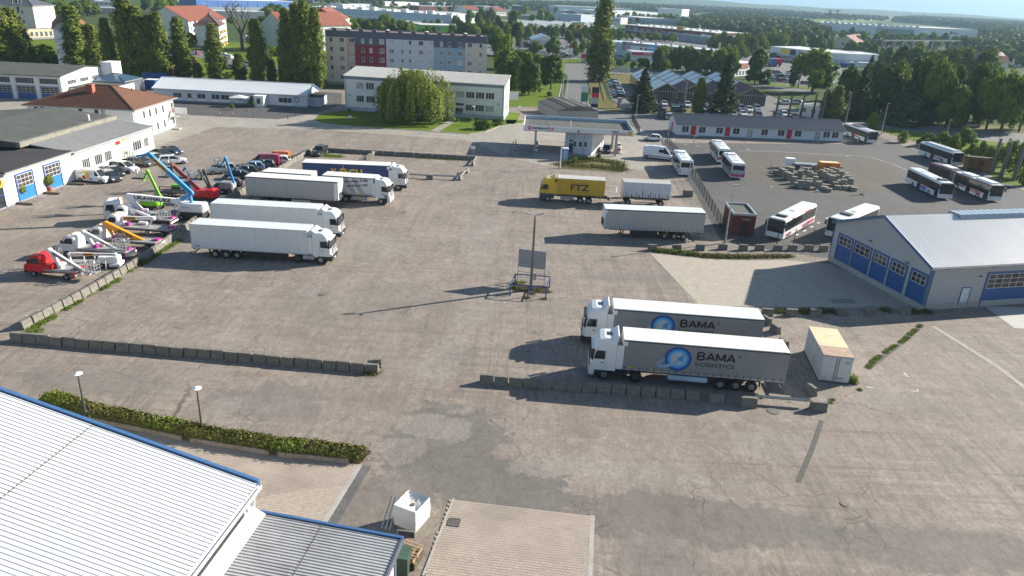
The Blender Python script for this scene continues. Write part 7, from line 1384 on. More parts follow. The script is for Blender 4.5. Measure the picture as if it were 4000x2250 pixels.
BARK =M('bark',(.09,.075,.06),.95,var=.25,vs=2,bump=.5);BARKP =M('pale_bark',(.17,.15,.13),.95,var=.2,vs=2,bump=.5)
def stump(p,h,lb,lean=.0,r=.35,mt=None):
    t =thing('bare_tree',lb,'bare tree',p,0,'lopped bare poplar trunks');m =MB().cyl((0,0,0),(lean*h*.5,0,h*.5),r,r*.85,9).cyl((lean*h*.5,0,h*.5),(lean*h,0,h),r*.85,r*.6,9);rr_ =random.Random(int(h*100))
    ob('trunk',m.mesh('trunk',[mt or BARKP]),t);m =MB()
    for i in range(10): a =rr_.uniform(0,6.3);z =rr_.uniform(.5,.98)*h;m.cyl((lean*z,0,z),(lean*z+math.cos(a)*.7,math.sin(a)*.7,z+.8),.06,.02,5)
    ob('shoots',m.mesh('shoots',[mt or BARKP]),t)
for k,(p,h_,ln_) in enumerate([((72.8,213.9),6.94,0),((76.92,215.2),6.98,0),((80.43,215.4),6.85,0),((84.3,216.6),6.89,0)]): stump(p,h_,f'{ordw(k+1)} bare lopped trunk from the left behind the depot office',.02,.35,BARK)
for k,(p,h_) in enumerate([((97.79,151.38),7.19),((98.17,148.4),7.08),((98.69,145.14),7.37),((98.06,140.99),6.97)]): stump(p,h_,f'{ordw(k+1)} massive lopped trunk from the left at the right edge of the depot',.03,.42)
stump((87.18,216.6),9.1,'half-dead poplar trunk left of the bright green poplar');stump((92.51,213),8.43,'pale bare trunk beside the red-lettered coach');stump((54.67,216.3),8.38,'tall grey bare poplar above the parked cars',0,.3,BARKP);stump((60.58,216.4),6.73,'thin bare trunk right of the fir above the parked cars',0,.25,BARK)
stump((-81.72,242.7),11.6,'dead pointed trunk between poplars left of the green gable',0,.35,BARK);stump((-78.08,242.9),10.25,'second dead pointed trunk below the green gable',0,.3,BARK);stump((-92.53,243.6),9.22,'dead trunk by the housing estate',0,.3,BARK)

def pot(p,lb,s=1.):
    t =thing('potted_shrub',lb,'potted plant',p,0,'potted shrubs at the blue gates');ob('pot',MB().cyl((0,0,.12),(0,0,.75),.28,.4,12).mesh('pot',[M('terracotta',(.42,.13,.06),.8)]),t);ob('saucer_pallet',MB().box(-.5,-.5,0,.5,.5,.12).mesh('pl',[M('pallet_wood',(.25,.18,.11),.9)]),t);return t
POT1 =pot((-69.32,98.52),'left oleander in a terracotta pot before the blue gates');POT2 =pot((-68.58,103.89),'right oleander in a terracotta pot between the blue gates')
for a,b_,lb in (((-69.05,97.01),(-66.6,96.85),'weathered timber beam in front of the left pot'),((-68.68,102.73),(-66.37,102.61),'weathered timber beam in front of the right pot'),((-68.2,108.15),(-65.93,108.3),'weathered timber beam beside the artwork van')):
    o =ob('timber_beam',MB().box(0,-.2,0,math.hypot(b_[0]-a[0],b_[1]-a[1]),.2,.3).mesh('beam',[M('old_timber',(.13,.11,.085),.95,var=.3,vs=3)]),None,(*a,0),math.atan2(b_[1]-a[1],b_[0]-a[0]));tag(o,lb,'timber beam','timber beams')

t =thing('parasol','square white parasol on the terrace of the long barrack','parasol',(-71.48,188.61));ob('canopy',MB().add([(-2.2,-1.5,2.3),(2.2,-1.5,2.3),(2.2,1.5,2.3),(-2.2,1.5,2.3),(0,0,2.95)],[(0,1,4),(1,2,4),(2,3,4),(3,0,4),(3,2,1,0)]).mesh('c',[M('parasol_white',(.75,.75,.72),.7)]),t);ob('pole',MB().cyl((0,0,0),(0,0,2.7),.05).mesh('p',[GREY]),t)
for i,p in enumerate([(-71.02,174.59),(-67.89,174.39),(-67.4,181.97),(-63.07,174.42),(-54.95,174.46),(-54.54,179.51)]):
    t =thing('barrier_post',f'{ordw(i+1)} small {"yellow" if i < 2 else "grey"} chain post from the left on the terrace edge','post',p,0,'chain posts at the terrace');ob('pole',MB().cyl((0,0,.1),(0,0,1.0),.05).mesh('p',[YEL if i < 2 else DGREY]),t);ob('foot',MB().cyl((0,0,0),(0,0,.12),.22).mesh('f',[BLACK]),t)

t =thing('pallet_stack','pile of broken wooden pallets beside the annex wall at bottom centre','pallets',(-5.09,32.9),-.3);WP =M('pallet_pale',(.38,.26,.15),.9,var=.2)
for i in range(7): o =ob('board',cached('plk',lambda: MB().box(-.6,-.05,0,.6,.05,.03).mesh('board',[WP])),t,(rnd.uniform(-.1,.1),i*.2-.6,.5+i*.05),rnd.uniform(-.3,.3))
for i in range(4): ob('stringer',cached('str',lambda: MB().box(-.05,-.6,0,.05,.6,.1).mesh('s',[WP])),t,(-.5+i*.33,0,.2+.1*i),rnd.uniform(-.1,.1))
ob('base',MB().box(-.6,-.6,0,.6,.6,.45).mesh('b',[M('rotten_wood',(.09,.07,.05),.95,var=.3)]),t)
t =thing('waste_bin','dark green waste container standing beside the annex wall','waste bin',(-5.4,32.02),-.1);ob('body',MB().box(-.6,-.5,.1,.45,.55,1.3).mesh('b',[M('bin_green',(.03,.055,.035),.6)],bevel=.05),t);ob('lid',MB().box(-.65,-.55,1.3,.5,.6,1.4).mesh('l',[M('lid_green',(.06,.1,.07),.5)],bevel=.03),t)
t =thing('ladder_rack','pale metal rack of slats leaning at the annex by the tarped container','rack',(-6.64,35.11),1.3)
for i in range(3): ob('slat',MB().bar((0,i*.25,.2),(1.5,i*.25,1.5),.08,.04).mesh('sl',[GALV]),t)
t =thing('red_board','red-brown board leaning by the waste container at the bottom edge','board',(-5.49,31.72),.3);ob('board',MB().bar((0,0,0),(.1,.3,1.0),.5,.06).mesh('b',[M('board_red',(.35,.1,.04),.7)]),t)
m =thing('wire_fence_panel','grey wire frame behind the annex corner','frame',(-4.99,34.04),-.1);ob('frame',MB().box(-1.0,0,0,-.95,.05,1.1).box(.0,0,0,.05,.05,1.1).box(-.95,0,1.05,0,.05,1.1).mesh('f',[GALV]),m);ob('mesh',MB().box(-.95,.01,.6,0,.02,1.05).mesh('m',[DGREY]),m)

t =thing('concrete_bin','grey open concrete planter by the fence bend','planter',(28.55,119.84),-.1);ob('body',MB().box(-.8,-.5,0,.8,.5,1.1).mesh('b',[CONC],bevel=.04),t)

LAT =M('lattice_steel',(.25,.28,.30),.6,.2)
def pylon_tower(p,h,lb,s=1.):
    t =thing('electricity_pylon',lb,'pylon',p,.4,'electricity pylons');m =MB();n =8;f =lambda z: (1-z/h)*h*.075+.5
    for sx,sy in ((1,1),(1,-1),(-1,1),(-1,-1)): m.bar((sx*f(0),sy*f(0),0),(sx*f(h),sy*f(h),h),.28)
    for i in range(n):
        z0,z1 =h*i/n,h*(i+1)/n
        for s_ in (-1,1): m.bar((-f(z0),s_*f(z0),z0),(f(z1),s_*f(z1),z1),.18);m.bar((f(z0),s_*f(z0),z0),(-f(z1),s_*f(z1),z1),.18);m.bar((s_*f(z0),-f(z0),z0),(s_*f(z1),f(z1),z1),.18)
    ob('mast',m.mesh('mast',[LAT]),t)
    for k,zz in enumerate((.98,.84)):
        m =MB();w_ =h*(.34 if k else .26);m.bar((-w_,0,h*zz),(w_,0,h*zz),.3);m.bar((-w_,0,h*zz),(0,0,h*(zz-.05)),.2);m.bar((w_,0,h*zz),(0,0,h*(zz-.05)),.2);ob('cross_arm',m.mesh('arm',[LAT]),t)
for p,h_,lb in (((288.3,825.5),17.82,'leftmost lattice pylon at right of the picture'),((345.8,896.5),26.96,'left of the pair of tall lattice pylons'),((365.4,924.9),27.26,'right of the pair of tall lattice pylons'),((386.6,854.3),15.92,'lattice pylon in front of the logistics hall'),((388.4,773.7),4.69,'short pylon in the substation')): pylon_tower(p,h_,lb)
SUB0 =(268,582.2);SUB1 =(365.6,655.5)
t =thing('substation','open-air substation with grey steel gantries beyond the right-hand trees','substation',SUB0,math.atan2(SUB1[1]-SUB0[1],SUB1[0]-SUB0[0]));ls =math.hypot(SUB1[0]-SUB0[0],SUB1[1]-SUB0[1])
for i in range(9):
    m =MB();x =ls*i/8;m.bar((x,0,0),(x,0,9),.3);m.bar((x,14,0),(x,14,9),.3);m.bar((x,0,8.6),(x,14,8.6),.3)
    if i < 8: m.bar((x,0,8.8),(x+ls/8,0,8.8),.35);m.bar((x,0,7.4),(x+ls/8,0,8.8),.15)
    for j in range(5): m.bar((x+ls/40*j,3+2*(j % 3),0),(x+ls/40*j,3+2*(j % 3),5),.2)
    ob('gantry',m.mesh('gantry',[LAT]),t)
# ---------------------------------------------------------------- aerial work platforms
LW_ =M('lift_white',(.74,.74,.74),.4,var=.03);LP =M('lift_purple',(.35,.04,.22),.5);LO =M('lift_orange',(.78,.30,.01),.45);LBL =M('lift_blue',(.04,.28,.62),.45);LGR =M('lift_green',(.22,.55,.02),.45);LDR =M('lift_dark_red',(.20,.012,.025),.45);LRD =M('lift_red',(.62,.015,.02),.45);LBK =M('lift_black',(.03,.03,.032),.5);STK =M('sticker_orange',(.75,.36,.04),.5)
def loc(t,p):
    c,s =math.cos(t.rotation_euler.z),math.sin(t.rotation_euler.z);dx,dy =p[0]-t.location.x,p[1]-t.location.y;return Vector((dx*c+dy*s,-dx*s+dy*c,p[2]))
def basket(t,p,w_=1.5,d=.8,mt=None,fl=None):
    p =Vector(p);mt =mt or GALV;m =MB();a,b =w_/2,d/2
    for z in (.4,.75,1.1):
        m.box(p.x-a,p.y-b-.02,p.z+z-.02,p.x+a,p.y-b+.02,p.z+z+.02).box(p.x-a,p.y+b-.02,p.z+z-.02,p.x+a,p.y+b+.02,p.z+z+.02).box(p.x-a-.02,p.y-b+.02,p.z+z-.02,p.x-a+.02,p.y+b-.02,p.z+z+.02).box(p.x+a-.02,p.y-b+.02,p.z+z-.02,p.x+a+.02,p.y+b-.02,p.z+z+.02)
    for i in range(5):
        x =p.x-a+w_*i/4
        for s in (-1,1): m.box(x-.02,p.y+s*b-.025,p.z,x+.02,p.y+s*b+.025,p.z+1.1)
    ob('basket_rail',m.mesh('rail',[mt]),t);ob('basket_floor',MB().box(p.x-a,p.y-b,p.z-.08,p.x+a,p.y+b,p.z).box(p.x-a,p.y-b-.03,p.z,p.x+a,p.y-b-.022,p.z+.15).mesh('floor',[fl or GREY]),t);ob('control_box',MB().box(p.x-.2,p.y-b-.04,p.z+.75,p.x+.2,p.y-b+.12,p.z+1.05).mesh('cb',[LW_]),t)
def arm(t,pts,ws,mt,name='boom'):
    for i in range(len(pts)-1):
        ob(name if i == 0 else name+'_section',MB().bar(pts[i],pts[i+1],ws[i]*.7,ws[i],0,ws[i]*.6,ws[i]*.85).mesh(name,[mt if not isinstance(mt,list) else mt[i]],bevel=.02),t)
        if i >= 1 or len(pts) == 2:
            a_,b_ =pts[i],pts[i+1];dn =Vector((0,0,-ws[i]*.75));ob('hydraulic_ram',MB().cyl(a_.lerp(b_,.02)+dn*1.1,a_.lerp(b_,.42)+dn*.7,.055,.055,7).cyl(a_.lerp(b_,.42)+dn*.7,a_.lerp(b_,.6)+dn*.5,.03,.03,6).mesh('ram',[GALV]),t);ob('hose',MB().bar(a_+Vector((0,-ws[i]*.42,ws[i]*.1)),b_+Vector((0,-ws[i]*.38,ws[i]*.1)),.04).mesh('hose',[BLACK]),t)
        ob('boom_joint',MB().cyl(pts[i+1]+Vector((0,-.22,0)),pts[i+1]+Vector((0,.22,0)),ws[i]*.55,n=10).mesh('joint',[mt if not isinstance(mt,list) else mt[i]]),t)
def armtext(t,txt,p0,p1,h,mt,back=None,k0=.15,k1=.75,off=.28,up=.0):
    p0,p1 =Vector(p0),Vector(p1);L =(p1-p0).length;a =math.atan2(p1.z-p0.z,math.hypot(p1.x-p0.x,p1.y-p0.y));q0 =p0.lerp(p1,k0);ln_ =L*(k1-k0);yaw =math.atan2(p1.y-p0.y,p1.x-p0.x)
    f =Matrix.Rotation(yaw,3,'Z')@Matrix.Rotation(-a,3,'Y');o =ob('lettering',text_mesh(txt,ln_,h,mt,.01,.03),t,q0+f@Vector((0,-off-.01,-h/2)));o.rotation_euler =f.to_euler()
    if back: b_ =ob('sticker',MB().box(-.12,-.005,-.08,ln_+.12,.02,h+.08).mesh('st',[back]),t,q0+f@Vector((0,-off+.012,-h/2)));b_.rotation_euler =f.to_euler()
LGRP ='truck-mounted lifts in the left row'
def lift_truck(lb,pf,pr_,col,armpts,ws,acol,bsk,cabcol=None,big=False,txt=None,purple=True,cab_on=True):
    dx,dy =pf[0]-pr_[0],pf[1]-pr_[1];yaw =math.atan2(dy,dx);ln_ =math.hypot(dx,dy);ax,ay =(-dy/ln_,dx/ln_)
    if ay < 0: ax,ay =-ax,-ay
    cx,cy =(pf[0]+pr_[0])/2+ax,(pf[1]+pr_[1])/2+ay;t =thing('lift_truck',lb,'lift truck',(cx,cy),yaw,LGRP);wb =ln_/2;cabcol =cabcol or LW_
    if big:
        pr =[(wb-.7,.9),(wb-.7,2.9),(wb+.9,2.85),(wb+1.2,1.9),(wb+1.25,.6),(wb+.6,.6),(wb+.4,.95)];ww =1.15
    else: pr =[(wb-1.2,.55),(wb-1.2,2.2),(wb-.9,2.42),(wb-.1,2.4),(wb+.62,1.5),(wb+1.1,1.18),(wb+1.15,.5)];ww =.95
    if cab_on:
        ob('cab',MB().prism(pr,-ww,ww,'y').mesh('cab',[cabcol],bevel=.09),t)
        for s in (-1,1): ob('side_window',MB().prism([(wb-.9,1.5),(wb-.9,2.15),(wb-.2,2.15),(wb+.35,1.5)] if not big else [(wb-.1,1.7),(wb-.1,2.5),(wb+.75,2.5),(wb+.95,1.7)],s*(ww-.02),s*(ww+.012),'y').mesh('sw',[GLASS]),t);ob('headlight',MB().box(wb+1.0,s*.55,.8,wb+1.17,s*.85,1.0).mesh('hl',[LAMP]),t);ob('mirror',MB().box(wb+.25,s*(ww+.02),1.55,wb+.4,s*(ww+.2),1.9).mesh('mi',[BLACK]),t)
        ob('windscreen',(MB().quad((wb+.03,-.8,2.31),(wb+.03,.8,2.31),(wb+.62,.85,1.56),(wb+.62,-.85,1.56)) if not big else MB().quad((wb+1.0,-.95,2.7),(wb+1.0,.95,2.7),(wb+1.24,1.0,1.9),(wb+1.24,-1.0,1.9))).mesh('ws',[GLASS],fixn=False),t);ob('beacon',MB().cyl((wb-.6,.4,2.4 if not big else 2.9),(wb-.6,.4,2.65 if not big else 3.15),.09).mesh('bc',[PORG]),t);ob('bumper',MB().box(wb+.7,-ww,.35,wb+1.2,ww,.62).mesh('bp',[BLACK if not big else cabcol],bevel=.05),t)
    ob('flatbed',MB().box(-wb-1.0,-.95,.85,wb-1.25,.95,.93).box(-wb-1.0,-.98,.85,wb-1.3,-.95,1.02).box(-wb-1.0,.95,.85,wb-1.3,.98,1.02).mesh('bed',[M('bed_plate',(.30,.30,.29),.7,var=.2,dirt=.3)]),t);ob('chassis',MB().box(-wb-.9,-.45,.5,wb+.3,.45,.84).mesh('ch',[LBK]),t)
    ob('outrigger',MB().box(-wb-1.05,-1.0,.3,-wb-.9,-.88,1.0).box(-wb-1.05,.88,.3,-wb-.9,1.0,1.0).box(-wb-.9,-.6,.93,-wb-.3,.1,1.15).mesh('or',[LP if purple else LRD]),t);ob('tail_board',MB().box(-wb-1.15,-1.0,.5,-wb-1.06,1.0,.7).mesh('tb',[WHITE]),t)
    ob('tool_box',MB().box(-.6,-.95,1.0,.5,-.5,1.3).mesh('tx',[col],bevel=.03),t)
    for x in (-wb,wb):
        for s in (-1,1): wheel(t,x,s*.98 if not big else s*1.12,.34 if not big else .48,.24)
    P =[loc(t,p) for p in armpts];P0 =Vector((P[0].x,P[0].y,1.0));ob('turret',MB().cyl((P0.x,P0.y,.85),(P0.x,P0.y,1.35),.35,.3,12).mesh('turret',[LP if purple else acol]),t)
    arm(t,P,ws,acol);basket(t,loc(t,bsk))
    if txt: armtext(t,txt[0],P[txt[1]] if len(txt) < 5 else P[txt[1]],P[txt[1]+1],txt[2],txt[3],*(txt[4:]))
    return t
T_ =((-50.81,71.61),(-47.03,71.05),[(-48.11,72.22,0.99),(-49.07,72.36,2.83),(-45.04,71.77,0.6)],(-44.59,71.7,0.95))
t =lift_truck('red truck-mounted lift with white boom, nearest in the left row',T_[0],T_[1],LW_,T_[2],(.42,.4),LW_,T_[3],LRD,purple=False);P =[loc(t,p) for p in T_[2]]
armtext(t,'KILOUTOU',P[1],P[2],.3,BLK,None,.1,.42,.16);armtext(t,'030 10154 00',P[1],P[2],.22,GREY,None,.48,.85,.16);ob('red_body_rear',MB().box(-.2,-.95,.7,.9,.95,1.5).mesh('rb',[LRD],bevel=.1),t)
T_ =((-51.07,78.1),(-45.01,77.63),[(-48.02,78.87,0.8),(-49.21,78.96,2.74),(-45.42,78.66,0.84)],(-44.9,78.62,1.05))
t =lift_truck('white truck-mounted lift with purple turret ring, third from the front',T_[0],T_[1],LW_,T_[2],(.42,.38),LW_,T_[3]);P =[loc(t,p) for p in T_[2]];armtext(t,'KILOUTOU',P[1],P[2],.16,PRED,None,.5,.75,.16)
T_ =((-49.97,81.75),(-43.37,81.28),[(-47.76,82.59,0.98),(-48.73,82.66,2.68),(-43.8,82.31,0.52)],(-46.98,82.54,0.61))
t =lift_truck('truck-mounted lift with orange boom, fourth from the front',T_[0],T_[1],LW_,T_[2],(.42,.6),LO,T_[3]);P =[loc(t,p) for p in T_[2]];armtext(t,'KILOUTOU',P[1],P[2],.34,BLK,None,.32,.66,.22)
T_ =((-50.61,86.63),(-43.83,86.08),[(-48.67,87.48,0.5),(-49.88,87.57,1.83),(-45.25,87.2,2.09),(-46.4,87.29,0.23)],(-46.29,87.28,-0.84))
t =lift_truck('white truck-mounted lift with level boom and hanging basket, fifth from the front',T_[0],T_[1],LW_,T_[2],(.45,.5,.2),LW_,T_[3]);P =[loc(t,p) for p in T_[2]];armtext(t,'KILOUTOU',P[1],P[2],.26,BLK,STK,.2,.5,.19)
T_ =((-51.57,90.4),(-45.61,90.1),[(-49.4,91.29,1.02),(-50.35,91.34,2.01),(-46.75,91.16,0.57)],(-45.86,91.11,0.82))
t =lift_truck('white truck-mounted lift with orange sticker at the boom tip, sixth from the front',T_[0],T_[1],LW_,T_[2],(.4,.36),LW_,T_[3],cab_on=True)
T_ =((-52.19,90.96),(-46.13,92.67),[(-49.54,92.75,1.38),(-50.9,92.36,3.3),(-45.09,94,2.48),(-45.75,93.82,1.33)],(-45.3,93.94,0))
t =lift_truck('larger white lift truck with lettered level boom, farthest of the truck row',T_[0],T_[1],LW_,T_[2],(.6,.75,.25),LW_,T_[3],big=True);P =[loc(t,p) for p in T_[2]];armtext(t,'UKA+HAUKE',P[1],P[2],.5,BLK,None,.14,.86,.28)

t =thing('trailer_lift','white trailer lift with level boom and orange sticker, second from the front','lift',(-48.87,74.45),0.141,LGRP);P =[loc(t,p) for p in [(-48.45,74.51,1.69),(-43.78,75.17,1.63),(-45.68,74.9,1.43),(-43.57,75.2,0.24)]]
arm(t,[P[0]-Vector((0,0,1.0)),P[0],P[1]],(.25,.32),LW_);ob('body',MB().box(P[2].x,-.1,.55,P[3].x,1.1,P[1].z-.3).mesh('b',[LW_],bevel=.08),t);ob('outrigger',MB().box(P[2].x+.9,-.5,0,P[2].x+1.0,-.4,1.5).box(P[3].x-.9,-.3,.3,P[3].x+.2,1.2,.6).mesh('or',[LW_]),t);ob('deck',MB().box(.1,0,.6,P[2].x,1.0,.7).mesh('dk',[MATS['bed_plate']]),t);wheel(t,P[2].x+.3,-.1,.34,.2);wheel(t,P[2].x+.3,1.1,.34,.2);armtext(t,'KILOUTOU',P[0],P[1],.16,BLK,STK,.33,.5,.12);basket(t,(-1.3,.5,1.0),1.2,.8);ob('post',MB().box(1.8,0,.7,1.9,.1,P[0].z).box(2.9,0,.7,3.0,.1,P[0].z).mesh('ps',[LW_]),t)

SG ='self-propelled boom lifts'
def boom(lb,S,ws,mt,base,name='boom_lift',yaw=0.,bmt=None,body=None):
    t =thing(name,lb,'boom lift',S[0],0,SG);P =[loc(t,p) for p in S[1]];arm(t,P,ws,mt);bx =base
    if body: body(t)
    else:
        o =ob('turntable',MB().box(bx[0],-.9,bx[2],bx[1],.9,bx[3]).mesh('tt',[bmt or mt],bevel=.15),t);ob('chassis',MB().box(bx[0]+.2,-.9,.35,bx[1]-.2,.9,bx[2]).mesh('ch',[LBK]),t)
        for x in (bx[0]+.4,bx[1]-.4):
            for s in (-1,1): wheel(t,x,s*1.05,.42,.3,GREY)
    basket(t,loc(t,S[2]),1.5,.8,GALV,LBK);return t,P
S_ =((-49.73,97.37),[(-49.25,97.37,0.75),(-49.09,97.37,1.93),(-50.36,97.37,5.53),(-51.05,97.37,4.22)],(-51.71,97.37,4.45))
boom('bright green articulated boom lift with black basket',S_,(.45,.38,.26),LGR,(-2.0,.6,.75,1.4))
S_ =((-44.11,94.24),[(-44.66,94.24,2.62),(-43.26,94.24,3.58),(-48.2,94.24,8.54),(-49.67,94.24,8.27)],(-50.91,94.24,7.75))
t,P =boom('big blue telescopic boom lift with white counterweight body',S_,(.55,.62,.3),LBL,(-.9,2.6,1.15,2.3),bmt=LW_);armtext(t,'KILOUTOU',P[2],P[1],.34,BLK,STK,.12,.42,.24);ob('lettering',text_mesh('Genie',1.2,.35,GREY),t,(-.4,-.93,1.7));ob('riser_link',MB().bar(P[1]+Vector((-.2,0,-.3)),(P[1].x-.1,0,2.2),.4,.3).mesh('rl',[LBL]),t)
S_ =((-45.94,102.38),[(-44.96,102.38,0.94),(-45.19,102.38,1.27),(-49.33,102.38,5.33),(-49.71,102.38,5.35)],(-49.76,102.38,4.92))
t,P =boom('dark red telescopic crane boom lift beside the blue one',S_,(.3,.5,.3),LDR,(-1.2,1.6,.9,1.9),bmt=LRD);ob('emblem',text_mesh('H',.35,.4,PW,bold=.04),t,P[1].lerp(P[2],.5)+Vector((-.1,-.28,-.2)));ob('ladder',MB().bar((-1.0,-1.0,1.0),(.6,-1.0,1.7),.05).bar((-1.0,-1.0,1.3),(.6,-1.0,2.0),.05).mesh('ld',[GALV]),t)
S_ =((-44.26,102.19),[(-43.77,102.19,1.46),(-44.72,102.19,4.77),(-45.26,102.19,3.48)],(-45.59,102.19,3.46))
boom('bright red boom lift with black arms, rightmost of the group',S_,(.32,.28),LBK,(-.3,1.1,.9,2.1),bmt=LRD)
S_ =((-45.1,103.29),[(-44.42,103.29,1.35),(-45.87,103.29,4.46),(-46.48,103.29,3.22)],(-47.01,103.29,3.19))
boom('second black-armed boom lift with grey basket behind the red one',S_,(.28,.25),LBK,(-.3,.9,.8,1.5),bmt=LDR)
S_ =((-50.12,108.72),[(-49.87,108.72,2.09),(-50.41,108.72,3.41),(-51.27,108.72,2.09)],(-51.37,108.72,1.8))
boom('small navy boom lift hidden behind the red boom',S_,(.25,.22),M('lift_navy',(.03,.09,.3),.5),(-.7,.7,.8,1.4))
S_ =((-51.03,107.43),[(-51.05,107.43,0.43),(-51.83,107.43,3.49),(-53.04,107.43,2.17)],(-53.11,107.43,2.16))
boom('grey boom lift with drooping jib between the blue and the red boom',S_,(.22,.18),LBK,(-.9,.7,.6,1.2),bmt=LGR)
S_ =((-43.69,107.89),[(-42.85,107.89,1.59),(-43.75,107.89,5.41),(-44.38,107.89,4.32)],(-45.07,107.89,4.14))
boom('small blue articulated lift with grey drum body in front of the silver SUV',S_,(.32,.26),LBL,(-1.1,.9,.75,1.75),bmt=M('drum_grey',(.3,.31,.32),.5))
t =thing('stake_trailer','black open-sided trailer frame between the green and the blue lift','trailer',(-52.41,103.96),.0);ob('bed',MB().box(0,0,.6,3.8,1.9,.75).mesh('b',[LBK]),t);ob('side_frame',MB().box(0,0,.75,.1,.08,1.6).box(1.8,0,.75,1.9,.08,1.6).box(3.7,0,.75,3.8,.08,1.6).box(.1,0,1.1,3.7,.06,1.2).box(.1,0,1.5,3.7,.06,1.6).mesh('sf',[LBK]),t);wheel(t,1.5,0,.33,.2);wheel(t,1.5,1.9,.33,.2)
# ---------------------------------------------------------------- vegetation
def leafmat(name,a,b_,tr=.2,hue=.12):
    m,t,bs =newmat(name);tc =nd(t,'ShaderNodeTexCoord').outputs['Object'];oi =nd(t,'ShaderNodeObjectInfo').outputs['Random']
    c =mixc(t,ramp(t,noise(t,tc,.9,5,.7),.35,.65),a,b_);c =mixc(t,ramp(t,oi,0,1,0,hue*1.6),c,(b_[0]*1.35,b_[1]*1.1,b_[2]*.7));c =mixc(t,ramp(t,noise(t,tc,3.5,4,.7),.42,.62,0,.6),c,tuple(x*.45 for x in a))
    t.links.new(c,bs.inputs['Base Color']);bs.inputs['Roughness'].default_value =.75;bs.inputs['Specular IOR Level'].default_value =.18
    tl =nd(t,'ShaderNodeBsdfTranslucent');t.links.new(c,tl.inputs['Color']);mx =nd(t,'ShaderNodeMixShader',inp={0: tr});t.links.new(bs.outputs[0],mx.inputs[1]);t.links.new(tl.outputs[0],mx.inputs[2]);t.links.new(mx.outputs[0],t.nodes['Material Output'].inputs['Surface']);return m
LF ={'poplar': leafmat('poplar_leaves',(.13,.175,.02),(.19,.23,.04)),'broad': leafmat('broad_leaves',(.13,.21,.016),(.20,.28,.028)),'dark': leafmat('dark_leaves',(.08,.14,.016),(.12,.185,.024)),'conifer': leafmat('conifer_needles',(.06,.09,.028),(.09,.115,.04),.15,.1),
      'willow': leafmat('willow_leaves',(.19,.25,.035),(.26,.31,.05),.3,.05),'yellow': leafmat('yellow_leaves',(.15,.22,.012),(.2,.27,.02),.25),'purple': leafmat('purple_leaves',(.08,.02,.022),(.11,.03,.03)),'hedge': leafmat('hedge_leaves',(.12,.125,.03),(.19,.185,.05)),'weed': leafmat('weed_leaves',(.15,.22,.025),(.2,.27,.04),.25)}
def cards(name,P,N,s,mat,seed=0,asp=.62):
    r =np.random.RandomState(seed+5);n =len(P);N =N/np.maximum(np.linalg.norm(N,axis=1,keepdims=True),1e-6)
    a =r.normal(size=(n,3));a -= (a*N).sum(1,keepdims=True)*N;a /= np.linalg.norm(a,axis=1,keepdims=True);b =np.cross(N,a);sz =(s*r.uniform(.6,1.35,(n,1)))
    v =np.empty((n,4,3));v[:,0]=P-a*sz/2-b*sz*asp/2;v[:,1]=P+a*sz/2-b*sz*asp/2;v[:,2]=P+a*sz/2+b*sz*asp/2;v[:,3]=P-a*sz/2+b*sz*asp/2
    me =bpy.data.meshes.new(name);me.vertices.add(n*4);me.vertices.foreach_set('co',v.ravel());me.loops.add(n*4);me.loops.foreach_set('vertex_index',np.arange(n*4,dtype=np.int32));me.polygons.add(n);me.polygons.foreach_set('loop_start',np.arange(0,n*4,4,dtype=np.int32));me.update(calc_edges=True);me.materials.append(mat);return me
